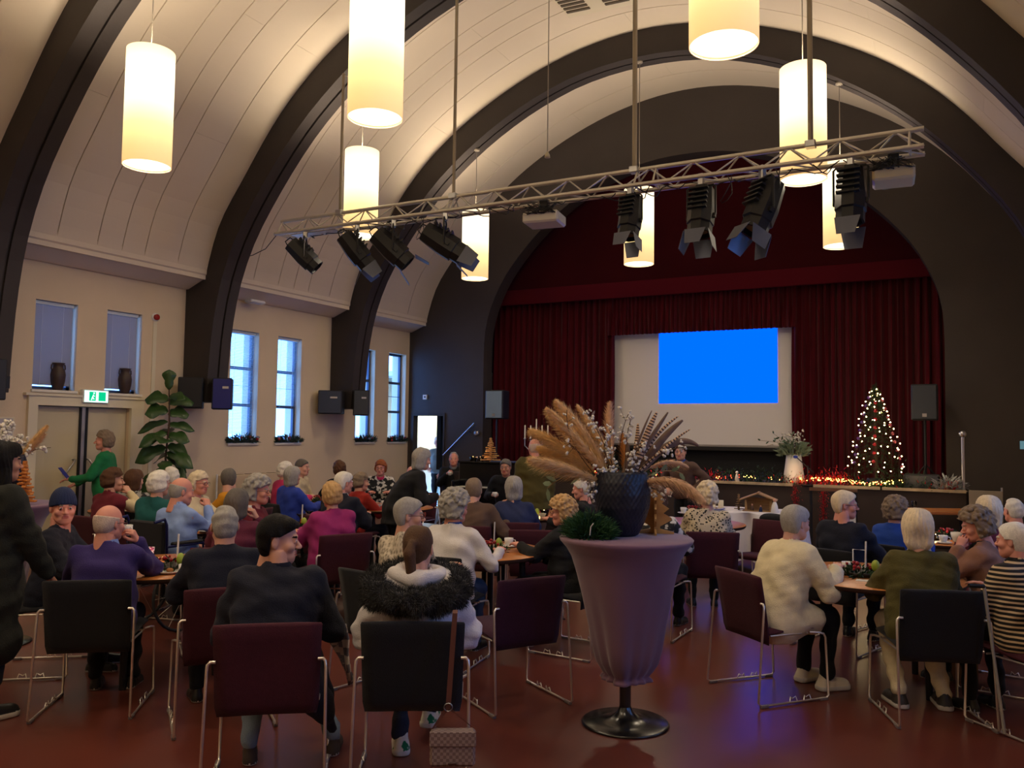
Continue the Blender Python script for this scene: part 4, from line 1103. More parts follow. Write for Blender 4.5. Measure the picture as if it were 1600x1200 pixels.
def make_chair():
    t = thing('stacking_chair', 'x', 'chair', (0, 0, 0))
    slab(.47, .50, [(-.205, .37), (-.215, .42), (-.225, .5), (-.245, .62), (-.266, .73), (-.280, .80), (-.282, .81)], .035, 'backrest', m_maroon, t)
    slab(.45, .47, [(.24, .455), (.235, .46), (.1, .462), (-.1, .45), (-.2, .44), (-.215, .438)], .045, 'seat', m_maroon, t, 0)
    for x in (-1, 1):
        X = .268*x; mb = MB()
        mb.tube([(X*.86, .12, .432), (X*.96, .17, .432), (X, .20, .425), (X, .215, .40), (X*1.02, .23, .03), (X*1.02, .215, .012), (X*1.03, -.30, .012), (X*1.03, -.325, .03), (X*1.0, -.275, .60), (X*.99, -.272, .628), (X*.95, -.27, .64), (X*.86, -.27, .64)], .0075, 8)
        f = mb.build('sled_frame', m_chrome, t)
        mb = MB(); mb.tube([(X*.88, .05, .43), (X*.88, -.2, .43)], .006, 6); mb.build('seat_rail', m_chrome, f)
        for y in (-.05, .06):
            mb = MB(); mb.tube([(X*1.02, y-.03, .014), (X*1.0, y-.02, .045), (X*.96, y, .03), (X*1.0, y+.02, .045), (X*1.02, y+.03, .014)], .004, 5); mb.build('linking_hook', m_chrome, f)
        for y in (.19, -.28): MB().box(X*1.025-.012, X*1.025+.012, y-.03, y+.03, 0, .018, .003).build('glide', mat('clear_glide', (120, 110, 110), .4), f)
    mb = MB()
    for y in (.1, -.15): mb.tube([(-.235, y, .428), (.235, y, .428)], .006, 6)
    mb.build('crossbar', m_chrome, t)
    return t
chair0 = make_chair(); _cf = [True]
def chair(x, y, rz, label, m=None):
    if _cf[0]: o = chair0; _cf[0] = False; o.location = (x, y, 0); o.rotation_euler = (0, 0, rad(rz)); o['label'] = label; src = o
    else: o = copy_tree(chair0, None, (x, y, 0), rad(rz), label)
    o['group'] = 'wire-framed stacking chairs'
    m = m or m_maroon
    if m:
        for ch in o.children:
            if ch.name.startswith(('backrest', 'seat')): ch.material_slots[0].link = 'OBJECT'; ch.material_slots[0].material = m
    return o
# ---------------- tables ----------------
m_top = wood('beech_table_top', (172, 104, 54), (196, 128, 70), 2.2, .28, (1, 9, 1)); m_edge = mat('dark_table_edge', (60, 40, 30), .5); m_leg = mat('dark_table_leg', (30, 28, 30), .45)
def round_table(x, y, r, label, rz=20, z=.74):
    t = thing('round_table', label, 'table', (x, y, 0), rad(rz))
    MB().lathe([(.001, z), (r-.004, z), (r, z-.004)], 64).build('table_top', m_top, t)
    MB().lathe([(r, z-.004), (r, z-.022), (r-.012, z-.034), (.001, z-.034)], 64).build('edge_band', m_edge, t)
    for k in range(4):
        a = k*R90; mb = MB(); c, s_ = r*.74*math.cos(a), r*.74*math.sin(a); mb.tube([(c, s_, 0), (c*.96, s_*.96, z-.034)], [.022, .028], 12); mb.build('leg', m_leg, t)
    mb = MB()
    for k in range(2): a = k*R90; mb.tube([(r*.71*math.cos(a), r*.71*math.sin(a), z-.06), (-r*.71*math.cos(a), -r*.71*math.sin(a), z-.06)], .018, 6)
    mb.build('under_frame', m_leg, t)
    return t
m_china = mat('white_china', (232, 230, 224), .2, coat=.3); m_coffee = mat('coffee', (50, 28, 16), .15)
def cup_mesh(t, z=0, M=None):
    M = M or Matrix.Identity(4)
    b = MB().lathe([(.001, z+.004), (.022, z), (.025, z+.006), (.036, z+.035), (.040, z+.068), (.0375, z+.068), (.033, z+.035), (.021, z+.01), (.001, z+.008)], 20, M=M).build('cup_body', m_china, t)
    mb = MB(); mb.tube([M @ Vector((.037, 0, z+.055)), M @ Vector((.056, 0, z+.052)), M @ Vector((.060, 0, z+.035)), M @ Vector((.048, 0, z+.02)), M @ Vector((.03, 0, z+.018))], .0042, 6); mb.build('handle', m_china, t)
    return b
def cup(x, y, z, label, saucer=True, rz=0, group=None):
    t = thing('coffee_cup', label, 'cup', (x, y, z), rz, group)
    cup_mesh(t, .008 if saucer else 0)
    MB().lathe([(.001, .055), (.036, .056)], 16, (0, 0, .004)).build('coffee', m_coffee, t)
    if saucer:
        s_ = thing('saucer', label.replace('cup', 'saucer').replace('Cup', 'Saucer')+'', 'saucer', (x, y, z))
        MB().lathe([(.001, .003), (.03, .0), (.045, .003), (.075, .014), (.073, .017), (.043, .007), (.001, .006)], 24).build('dish', m_china, s_)
        mb = MB(); mb.tube([(-.05, -.05, .02), (.02, -.055, .016)], .003, 5); mb.ball((.03, -.055, .016), .01, 8, 6, (1.4, .9, .35)); tag(mb.build('teaspoon', m_steel, None, (x, y, z)), 'teaspoon by the '+label, 'spoon')
    return t
def held_cup(info, i, label):
    """cup at a hand, top-level"""
    T = info['root'].matrix_basis @ info['hands'][i]
    u = (info['root'].matrix_basis.to_3x3() @ Vector((0, 1, 0)))
    x = -1 if i == 0 else 1
    lat = info['root'].matrix_basis.to_3x3() @ Vector((-x, 0, 0))
    p = T+u*.07*info['s']+lat*.055+Vector((0, 0, -.02))
    if abs((info['HM'].inverted() @ info['hands'][i]).y-.175) < .1 and abs((info['HM'].inverted() @ info['hands'][i]).z+.125) < .1:
        p = info['root'].matrix_basis @ (info['HM'] @ Vector((-x*.012, .165, -.092)))
    t = thing('coffee_cup', label, 'cup', p, 0, 'cups in hand'); cup_mesh(t)
m_flame = glow('flame', (255, 196, 110), 30); m_wax = mat('candle_wax', (236, 226, 200), .4); m_tl = None
def glassy():
    m = bpy.data.materials.new('thin_glass'); m.use_nodes = True; nt = m.node_tree; nt.nodes.clear()
    o = nt.nodes.new('ShaderNodeOutputMaterial'); t = nt.nodes.new('ShaderNodeBsdfTransparent'); g = nt.nodes.new('ShaderNodeBsdfGlossy'); mx = nt.nodes.new('ShaderNodeMixShader'); f = nt.nodes.new('ShaderNodeFresnel')
    f.inputs[0].default_value = 1.45; g.inputs['Roughness'].default_value = .05; t.inputs[0].default_value = (.9, .9, .88, 1)
    nt.links.new(f.outputs[0], mx.inputs[0]); nt.links.new(t.outputs[0], mx.inputs[1]); nt.links.new(g.outputs[0], mx.inputs[2]); nt.links.new(mx.outputs[0], o.inputs[0]); return m
m_tg = glassy()
def candle(x, y, z, label, s=1.0, w=1.2):
    t = thing('glass_tealight', label, 'candle', (x, y, z))
    MB().lathe([(.001, .002), (.03*s, .0), (.04*s, .05*s), (.037*s, .05*s), (.028*s, .004), (.001, .005)], 16).build('glass_holder', m_tg, t)
    MB().lathe([(.019*s, .006), (.019*s, .02*s), (.001, .02*s)], 12).build('wax', m_wax, t)
    MB().lathe([(.001, .021*s), (.006*s, .028*s), (.005*s, .036*s), (.001, .052*s)], 8).build('flame', m_flame, t)
    l = bpy.data.lights.new('candle_light', 'POINT'); l.energy = w; l.color = (1, .6, .28); l.shadow_soft_size = .02
    o = bpy.data.objects.new('candle_light', l); COL.objects.link(o); o.parent = t; o.location = (0, 0, .075*s)
m_leafd = mat('dark_green_leaf', (44, 70, 40), .5, noise=(6, .2)); m_leafg = mat('grey_green_leaf', (120, 138, 112), .6, noise=(6, .2)); m_fir = mat('fir_green', (30, 62, 34), .7, noise=(12, .3)); m_berry = mat('red_berry', (150, 18, 24), .3, coat=.3); m_wire = mat('twig_brown', (70, 48, 34), .8)
def sprig_mesh(n, rad_, h, seed, flat=1.0, ln=.05, wd=.006, cur=.3):
    """a tuft of needle-like leaflets"""
    r = random.Random(seed); mb = MB()
    for _ in range(n):
        a = r.uniform(0, 6.283); q = rad_*math.sqrt(r.random()); p = Vector((q*math.cos(a), q*math.sin(a)*flat, h*r.random()*(1-.6*q/rad_)))
        d = Vector((math.cos(a)*r.uniform(.2, 1), math.sin(a)*r.uniform(.2, 1)*flat, r.uniform(-.1, .9))).normalized(); L = ln*r.uniform(.6, 1.4)
        s_ = d.cross(Vector((r.uniform(-1, 1), r.uniform(-1, 1), r.uniform(-1, 1)))).normalized()*wd*r.uniform(.7, 1.3)
        mb.add([p-s_, p+s_, p+d*L*.6+s_*.8+Vector((0, 0, -cur*L*.1)), p+d*L+Vector((0, 0, -cur*L*.3)), p+d*L*.6-s_*.8], [(0, 1, 2, 3, 4)])
    return mb
def centrepiece(x, y, z, label, seed, r=.14, tall=True, lime=True):
    t = thing('table_centrepiece', label, 'centrepiece', (x, y, z), 0)
    MB().lathe([(.001, .003), (r*.7, 0), (r*.8, .03), (r*.75, .032), (.001, .01)], 20).build('dish', mat('dark_dish', (50, 44, 40), .4), t)
    sprig_mesh(150, r, .07, seed, 1, .06, .007).build('greenery', m_fir, t)
    rr = random.Random(seed)
    for k in range(16):
        a = rr.uniform(0, 6.28); q = r*rr.uniform(.2, .9); MB().ball((q*math.cos(a), q*math.sin(a), .05+rr.uniform(0, .04)), rr.uniform(.009, .016), 8, 6).build('berry', m_berry, t)
    if lime: MB().ball((r*.7, -.02, .08), .028, 10, 8, (1, 1, 1.5)).build('pear_candle', mat('lime_wax', (150, 170, 60), .5), t)
    if tall: MB().tube([(r*.2, .02, .02), (r*.24, .02, .24)], .006, 8).build('stick', mat('white_stick', (225, 222, 215), .5), t)
    return t
def plate(x, y, z, label, r=.09, food=False):
    t = thing('plate', label, 'plate', (x, y, z))
    MB().lathe([(.001, .004), (r*.6, .0), (r*.68, .003), (r, .018), (r*.98, .021), (r*.66, .008), (.001, .008)], 28).build('dish', m_china, t)
    if food: MB().ball((.01, 0, .02), .022, 10, 6, (1.3, 1, .7)).build('cake_crumb', mat('cake', (150, 96, 50), .8), t)
    return t

# ---------------- tables ----------------
TABLES = {}
def tbl(k, x, y, r, label, rz=20): TABLES[k] = (x, y, r); round_table(x, y, r, label, rz)
tbl('A', -4.979, 4.056, .57, 'round beech table at the front left, with the tealight')
tbl('C', -3.540, 5.944, .6, 'round beech table left of the lilac standing table', 10)
tbl('D', -.54, 6.42, .6, 'round beech table at the front right', 55)
tbl('B', -5.652, 6.231, .5, 'round table behind the young man in the navy coat')
tbl('F', -4.450, 8.866, .6, 'round table with lit tealights behind the blue sweater')
tbl('G', -6.380, 8.625, .55, 'round table in front of the bending woman in black', 5)
tbl('H', -8.645, 6.612, .5, 'round table under the fig plant')
tbl('W', -6.600, 5.778, .48, 'round table in front of the man in the wheelchair')
tbl('I', -7.576, 8.665, .5, 'round table behind the magenta sweater')
tbl('E', -0.171, 9.119, .6, 'round table at the far right with a burning tealight', 33)
tbl('K', -2.608, 9.060, .6, 'round table in front of the leopard print cardigan')

m_wc = mat('white_tablecloth', (226, 222, 226), .85, bump=(12, .2)); m_lilac = mat('lilac_stretch_cloth', (116, 84, 102), .8, noise=(2, .05), bump=(200, .15), sheen=.3)
# ---------------- people ----------------
def sit(label, head, rz, ch='maroon', chl=None, dy=0, **k):
    i = person(label, head, rz, **k)
    r = i['root'].location; m = {'maroon': None, 'black': m_blackup, 'violet': m_violet}.get(ch)
    if ch: chair(r.x, r.y, rz, chl or ('chair under '+label)[:90], m)
    return i
m_cable = pattern('cable_knit_beige', (118, 106, 90), (204, 192, 172), 'spots', 34, thr=.42, width=.3, stretch=(1.6, 1.6, 1))
m_stripe = pattern('black_cream_stripes', (22, 18, 18), (202, 176, 140), 'stripes', 11.5, thr=.62, width=.05)
m_leo = pattern('leopard_print', (26, 24, 24), (206, 190, 160), 'spots', 42, thr=.38, width=.05)
m_zeb = pattern('black_white_print', (24, 24, 28), (200, 196, 190), 'noise', 16, thr=.54, width=.03)
m_zeb2 = pattern('grey_black_print', (30, 30, 34), (150, 146, 140), 'noise', 22, thr=.5, width=.03)
# --- front left
p = person('woman with long dark hair standing at the left edge in a long dark olive coat', (-5.082, 2.962, 1.613), -2.1, pose='stand', lean=4, hy=-8, hair='long', hc='dark', top='darkolive', style='longcoat', legs='darkjeans', lod=0, hands=('down', (.2, .26, .80)), skin='tan', shoes='sneaker')
i = sit('man in a dark navy jacket and blue knitted beanie looking back at the camera', (-5.650, 3.736, 1.250), -51.2, 'black', 'black chair of the man in the blue beanie', sex='m', hair='beanie', hc='dgrey', top='navy', style='jacket', lod=0, hy=-62, lean=6, hands=('table', 'table'), skin='pink', legs='darkjeans')
i = sit('balding man in a purple navy sweater drinking at the front left table', (-4.776, 3.474, 1.215), 38.2, 'black', 'black chair at the front left, under the man in the purple navy sweater', sex='m', hair='fringe', hc='pinkgrey', top='purple', lod=0, hy=-32, lean=10, hands=('table', 'mouth'), skin='pink', glasses=True, legs='black', collar='lightblue', fat=1.12)
held_cup(i, 1, 'white cup held to the mouth by the man in purple navy')
i = sit('grey-haired man in a dark navy jacket seen from behind beside the young man', (-3.973, 3.681, 1.235), 53.4, 'maroon', 'maroon chair under the grey-haired man in the dark navy jacket', sex='m', hair='thin', hc='grey', top='navy', style='jacket', lod=0, lean=8, hp=-4, skin='fair', legs='black', hands=('table', 'table'), fat=1.1)
i = sit('young dark-haired man in a long navy coat smiling to the right', (-3.112, 3.251, 1.260), 38.7, 'maroon', 'maroon chair in the foreground under the young man in the navy coat', sex='m', hair='shortdark', hc='dark', top='navy', style='coat', lod=0, lean=14, hy=-90, skin='fair', legs='ljeans', shoem=mat('shoe_suede', (60, 48, 40), .8), hands=((-.12, .36, .64), (.18, .34, .64)), fat=1.12, twist=-8, feet=((-.12, .2), (.30, .26)), collar='navy')
YM = i
i = sit('young woman with a brown ponytail in a white puffer coat with black fur trim', (-2.460, 3.581, 1.225), 30.9, 'black', 'black chair in the foreground with a handbag hanging from it', sex='f', hair='ponytail', hc='lbrown', top='white', style='puffer', lod=0, lean=4, hy=-14, skin='fair', legs='darkjeans', hands=((-.20, .26, .60), (.20, .26, .60)), feet=((-.09, .26), (.05, .50, .06)), fat=1.12, shoes='sneaker', shoem=pattern('sneaker_white_green', (214, 206, 186), (20, 104, 60), 'noise', 14, thr=.56, width=.02))
GIRL = i
# --- middle
i = sit('woman with short grey hair and glasses in a beige cable knit sweater', (-3.291, 4.668, 1.260), -12.6, 'black', 'black chair under the beige cable knit sweater', hair='short', hc='grey', topm=m_cable, lod=0, hy=-38, lean=10, glasses=True, skin='fair', hands=('cross', 'table'))
i = sit('woman with curly grey hair in a white sweater and blue checked scarf', (-3.434, 5.489, 1.240), 8.7, 'black', 'black chair under the woman in the white sweater', hair='curly', hc='grey', top='white', lod=0, hy=-30, lean=16, skin='pink', hands=('table', (.30, .36, .78)), legs='jeans', collar='scarfblue', fat=1.15)
i = sit('woman with curly blond hair and glasses in a black dress facing left', (-2.815, 6.119, 1.180), 86.7, 'black', 'black chair under the woman in the black dress, beside the lilac table', hair='curly', hc='blond', top='black', lod=0, hy=22, hp=5, lean=8, glasses=True, skin='pink', hands=((-.1, .42, .79), (.12, .30, .66)), skirt=True, style='cardigan', fat=1.1)
chair(-2.580, 4.811, 58.3, 'maroon empty chair with violet light in its colour in the middle foreground, right of the black chair', m_violet)
i = sit('man with short brown hair in a brown jacket with his back to us', (-4.303, 7.225, 1.240), 20.7, 'maroon', 'maroon chair under the man in the brown jacket', sex='m', hair='short', hc='greybrown', top='brown', style='jacket', lod=1, lean=12, hands=('table', (.3, .3, .78)))
i = sit('white-haired person in a slate blue sweater with their back to us', (-4.103, 7.705, 1.240), 30.3, 'maroon', 'maroon chair under the slate blue sweater', hair='bob', hc='grey', top='greyblue', lod=1, lean=10, fat=1.1)
chair(-3.580, 7.173, 26.6, 'maroon empty chair just left of the curly blond woman')
person('balding man standing in an olive brown jacket with his back to us', (-4.901, 9.767, 1.628), 34.7, pose='stand', lean=4, hy=8, sex='m', hair='fringe', hc='pinkgrey', top='olivegreen', style='coat', legs='brown', lod=1, hands=('down', 'down'), skin='pink', fat=1.0, s=.94)
i = sit('bald man in a dark jacket facing us below the handrail with a cup', (-8.363, 13.272, 1.315), 208.2, 'black', 'chair of the bald man below the handrail', sex='m', hair='thin', hc='grey', top='black', style='jacket', lod=2, lean=2, hands=('lap', (.10, .28, .92, 'grip')), skin='pink', collar='grey')
held_cup(i, 1, 'white cup held by the bald man below the handrail')
i = sit('dark-haired man in black bending forward beside the piano', (-6.347, 11.629, 1.275), 193.7, 'black', 'chair of the dark-haired man beside the piano', sex='m', hair='short', hc='dgrey', top='black', style='jacket', lod=2, lean=18, hands=('lap', (.16, .36, .72, 'grip')), skin='tan')
held_cup(i, 1, 'white cup held low by the dark-haired man beside the piano')
person('grey-haired woman in black standing bent over the table in front of the doorway', (-5.524, 8.076, 1.501), -41.9, pose='stand', lean=32, s=.97, hy=10, hair='bob', hc='grey', top='black', style='coat', legs='black', lod=1, hands=((-.15, .42, .95), (.15, .45, .95)), collar='white')
i = sit('bald man in a rust sweater partly hidden by the woman in black', (-6.922, 9.852, 1.200), 185.3, 'maroon', 'chair of the bald man in the rust sweater', sex='m', hair='fringe', hc='grey', top='rust', lod=1, hy=25, skin='pink')
i = sit('woman with short auburn hair in a black and white patterned jacket facing us', (-7.927, 10.449, 1.240), 215.3, 'maroon', 'chair of the auburn-haired woman', hair='round', hc='ginger', topm=m_zeb, style='jacket', lod=1, hy=-10, glasses=True, skin='pink', collar='pink')
i = sit('woman with short blond-grey hair in a red sweater in profile', (-6.472, 8.149, 1.180), -11.6, 'maroon', 'chair of the woman in the red sweater', hair='round', hc='greybrown', top='red', lod=1, hy=-25, lean=12)
i = sit('white-haired man in a navy jacket with a pale collar', (-5.940, 7.178, 1.250), 3.8, 'maroon', 'chair of the white-haired man in navy', sex='m', hair='short', hc='white', top='navy', style='jacket', lod=1, lean=14, hy=-20, collar='white', skin='pink', fat=1.15)
i = sit('dark brown-haired woman in black near the wall, seen from behind', (-8.017, 9.565, 1.250), 60.1, 'black', 'chair of the brown-haired woman in black', hair='round', hc='brown', top='black', lod=2)
i = sit('woman with short blond hair in a magenta sweater', (-5.025, 5.897, 1.230), 62.5, 'maroon', 'maroon chair under the magenta sweater', hair='round', hc='blond', top='magenta', lod=1, lean=8, hands=('table', 'table'), fat=1.2, style='cardigan')
i = sit('person with dark grey hair in a cream cardigan facing right by the wall', (-8.517, 9.338, 1.270), -67.8, 'black', 'chair of the person in the cream cardigan', sex='m', hair='short', hc='dgrey', top='cream', style='cardigan', lod=2, hy=-5, hands=('lap', 'lap'))
i = sit('grey-haired woman in a bright blue cardigan facing right', (-7.340, 7.878, 1.240), -12.0, 'black', 'black chair of the woman in the blue cardigan', hair='bob', hc='grey', top='blue', lod=1, style='cardigan', hands=('lap', 'table'), lean=6)
i = sit('white-haired woman in a pink sweater behind the blue cardigan', (-8.203, 8.663, 1.250), -16.6, 'maroon', 'chair of the white-haired woman in pink', hair='round', hc='white', top='pink', lod=2)
i = sit('grey-haired woman with glasses in a maroon zipped sweater facing right', (-5.584, 5.560, 1.270), -59.7, 'maroon', 'chair of the woman in the maroon zipped sweater', hair='wavy', hc='grey', top='maroon', lod=1, glasses=True, skin='pink', hy=-5, hands=('table', 'lap'))
i = sit('man with short dark hair in a mustard yellow sweater leaning on his arm', (-7.354, 6.852, 1.250), 107.0, 'maroon', 'chair of the man in the mustard sweater', sex='m', hair='short', hc='dgrey', top='mustard', lod=1, lean=14, hy=-70, hands=((-.2, .5, .80), (.1, .44, .80)), collar='navy')
i = sit('dark grey-haired woman in a plum sweater drinking with her back to us', (-5.112, 4.864, 1.220), 32.1, 'maroon', 'chair of the woman in the plum sweater', hair='bob', hc='dgrey', top='plum', lod=1, lean=8, hands=('table', 'mouth'), hy=-20)
held_cup(i, 1, 'white cup held by the woman in the plum sweater')
# --- wheelchair
WI = person('bald man in a light blue shirt sitting in a wheelchair', (-6.078, 5.128, 1.270), -2.0, lean=8, sex='m', hair='fringe', hc='grey', top='lightblue', style='shirt', lod=1, hy=-20, hp=6, skin='pink', hands=('lap', (.05, .34, 1.0, 'grip')), collar='navy', fat=1.25, legs='navy')
r = WI['root'].location
wc = thing('wheelchair', 'dark blue framed wheelchair under the man in the light blue shirt', 'wheelchair', (r.x, r.y, 0), WI['root'].rotation_euler.z)
m_wcf = mat('wheelchair_blue_frame', (30, 36, 84), .35, .3); m_tyre = mat('grey_tyre', (52, 52, 54), .8)
MB().box(-.24, .24, -.21, .2, .44, .5, .02).build('seat', m_blackup, wc); MB().box(-.23, .23, -.26, -.22, .5, .92, .015).build('backrest', m_blackup, wc)
for x in (-1, 1):
    mb = MB(); R_ = .3; mb.tube([(x*.30, R_*math.cos(a)-.08, .31+R_*math.sin(a)) for a in [k*math.pi/14 for k in range(29)]], .013, 8, False); w = mb.build('wheel', m_tyre, wc)
    mb = MB()
    for k in range(12): a = k*math.pi/6; mb.tube([(x*.30, -.08, .31), (x*.30, -.08+R_*math.cos(a), .31+R_*math.sin(a))], .002, 4, False)
    mb.build('spoke', m_chrome, w)
    mb = MB(); mb.tube([(x*.25, -.36, .93), (x*.25, -.26, .95), (x*.25, -.24, .9), (x*.25, -.22, .45), (x*.25, .22, .44), (x*.25, .42, .15)], .013, 8); mb.build('frame', m_wcf, wc)
    mb = MB(); mb.tube([(x*.27, -.24, .72), (x*.27, .12, .72), (x*.27, .14, .48)], .011, 8); mb.build('armrest_tube', m_wcf, wc)
    MB().box(x*.25-.03, x*.25+.03, -.18, .12, .72, .75, .01).build('armrest', m_black, wc)
    MB().box(x*.1-.07, x*.1+.07, .36, .52, .07, .085, .004).build('footplate', m_black, wc)
    mb = MB(); mb.lathe([(.04, -.012), (.07, -.012), (.07, .012), (.04, .012)], 16, M=Matrix.Translation((x*.24, .3, .07)) @ Matrix.Rotation(R90, 4, 'Y')); mb.build('caster', m_tyre, wc)
i = sit('white-haired woman with glasses in a pale blouse beyond the wheelchair', (-6.289, 5.407, 1.250), -75.6, 'maroon', 'chair of the woman in the pale blouse beyond the wheelchair', hair='round', hc='cream', top='offwhite', style='shirt', lod=1, skin='pink', glasses=True, dy=0)
i['root'].location.x -= .75; i['root'].location.y += .75
i = sit('white-haired woman in a teal sweater facing away', (-7.012, 5.641, 1.270), 21.2, 'maroon', 'chair of the woman in the teal sweater', hair='round', hc='white', top='teal', lod=1, hy=-20)
i = sit('white-haired person whose head shows above the teal sweater woman', (-8.182, 6.722, 1.250), 110.8, 'maroon', 'chair of the white-haired person behind the teal sweater', hair='thin', hc='white', top='grey', lod=2, skin='pink', sex='m')
i = sit('brown-haired woman in a dark patterned top facing away', (-8.164, 6.234, 1.230), 22.8, 'black', 'chair of the brown-haired woman in the dark patterned top', hair='bob', hc='brown', topm=m_zeb2, lod=1, hy=-25)
i = sit('dark-haired woman in a maroon body warmer with cream sleeves, hand at her mouth', (-7.873, 5.754, 1.270), -1.0, 'maroon', 'chair of the woman in the maroon body warmer', hair='round', hc='brown', top='maroon', style='vest', lod=1, hy=-30, hands=('table', (.1, .22, 1.02, 'grip')))
gw = person('grey-haired woman in a green sweater standing in front of the double door', (-9.634, 6.881, 1.658), 129.5, pose='stand', lean=2, hy=10, hair='round', hc='greybrown', top='green', style='sweater', legs='darkjeans', lod=1, hands=((-.18, .36, 1.06), (.08, .38, .98)), skin='pink')
t = thing('blue_pen_and_paper', 'blue folder held by the woman in the green sweater', 'folder', tuple(gw['root'].matrix_basis @ Vector((-.14, .44, 1.12))), gw['root'].rotation_euler.z); t.rotation_euler.x = .9; t.name = 'folder'
MB().box(-.06, .06, -.1, .1, -.004, .004, .001).build('cover', mat('folder_blue', (40, 50, 150), .5), t)
# --- middle right
i = sit('pink-faced white-haired woman in black in profile behind the dried flowers', (-3.592, 8.300, 1.220), 93.5, 'black', 'chair of the woman behind the dried flowers', hair='short', hc='white', top='black', lod=1, hp=8, skin='pink', hy=10)
i = sit('brown-haired woman in a black and white patterned top behind the vase', (-2.344, 7.116, 1.240), -1.9, 'maroon', 'chair of the woman in the black and white top behind the vase', hair='round', hc='brown', topm=m_zeb, lod=1, lean=8)
i = sit('white-haired woman in a leopard print cardigan seen from behind', (-2.145, 8.049, 1.230), 22.9, 'maroon', 'maroon chair under the leopard print cardigan', hair='wavy', hc='cream', topm=m_leo, lod=1, lean=6, style='cardigan', fat=1.1)
chair(-1.818, 8.916, 161.5, 'maroon chair with a black coat over it, right of the leopard print woman')
person('dark-haired man in a brown jacket with a white and blue striped scarf by the stage', (-3.586, 11.956, 1.569), 166.7, pose='stand', lean=12, hy=20, sex='m', hair='short', hc='brown', top='brown', style='jacket', legs='black', lod=2, hands=('hip', 'hip'), collar='scarfblue')
# --- right
i = sit('grey-haired woman in a cream coat at the front right table, back turned', (-0.983, 5.996, 1.235), -40.6, 'maroon', 'maroon chair under the cream coat at the front right table', hair='short', hc='grey', top='offwhite', style='coat', lod=0, lean=20, hy=5, hands=('table', (.12, .44, .80)), legs='black', shoem=mat('shoe_cream', (214, 204, 180), .6), shoes='sneaker', fat=1.1)
CR = i
i = sit('person with short blond-grey hair and glasses in a navy sweater facing right', (-0.826, 7.467, 1.260), -19.1, 'black', 'black chair of the person in the navy sweater', hair='short', hc='cream', top='navy', lod=1, hy=-55, glasses=True, skin='pink')
i = sit('woman with curly beige hair in a royal blue sweater', (-0.470, 8.051, 1.170), -21.9, 'black', 'black chair of the woman in the royal blue sweater', hair='curly', hc='greybrown', top='royal', lod=1, lean=10, hy=-15)
i = sit('white-haired woman in an olive green sweater with a white collar, back turned', (-0.225, 5.962, 1.245), 22.3, 'black', 'black chair at the front right under the olive green sweater', hair='bob', hc='cream', top='olivegreen', style='sweater', lod=0, lean=10, hy=-12, hands=('table', 'table'), legs='offwhite', collar='whitecollar', fat=1.22, shoes='sneaker', shoem=mat('sneaker_dark', (48, 44, 40), .5), feet=((-.13, .12), (.15, .12)))
OG = i
i = sit('woman with wavy grey-brown hair in a beige cardigan drinking from a white cup', (0.117, 6.790, 1.200), 80.7, 'black', 'chair of the woman in the beige cardigan', hair='wavy', hc='greybrown', top='beige', style='cardigan', lod=0, lean=14, hy=20, hp=10, skin='pink', hands=('mouth', 'table'), fat=1.1, dy=0, collar='black')
held_cup(i, 0, 'white cup held to the lips by the woman in the beige cardigan')
i = sit('white-haired woman in a black and cream striped sweater at the right edge', (0.301, 5.965, 1.200), 46.9, 'maroon', 'maroon chair cut by the right edge under the striped sweater', hair='short', hc='white', topm=m_stripe, lod=0, lean=10, hy=20, skin='pink', hands=('lap', 'cross'), fat=1.2, collar='black')
i = sit('white-haired woman behind the beige cardigan', (0.216, 7.580, 1.250), 18.3, 'maroon', 'chair of the white-haired woman behind the beige cardigan', hair='bob', hc='cream', top='plum', lod=1)
i = sit('pink-headed man with thin white hair at the far right', (0.450, 8.749, 1.170), 32.0, 'maroon', 'chair of the pink-headed man at the far right', sex='m', hair='thin', hc='white', top='black', lod=1, skin='pink')
person('white-haired woman in a grey apron dress standing beyond the lit doorway', (-10.049, 15.305, 1.581), 198.3, pose='stand', hair='round', hc='white', top='greyapron', style='vest', legs='black', lod=2, hands=('lap', 'hip'), skin='pink', glasses=True)

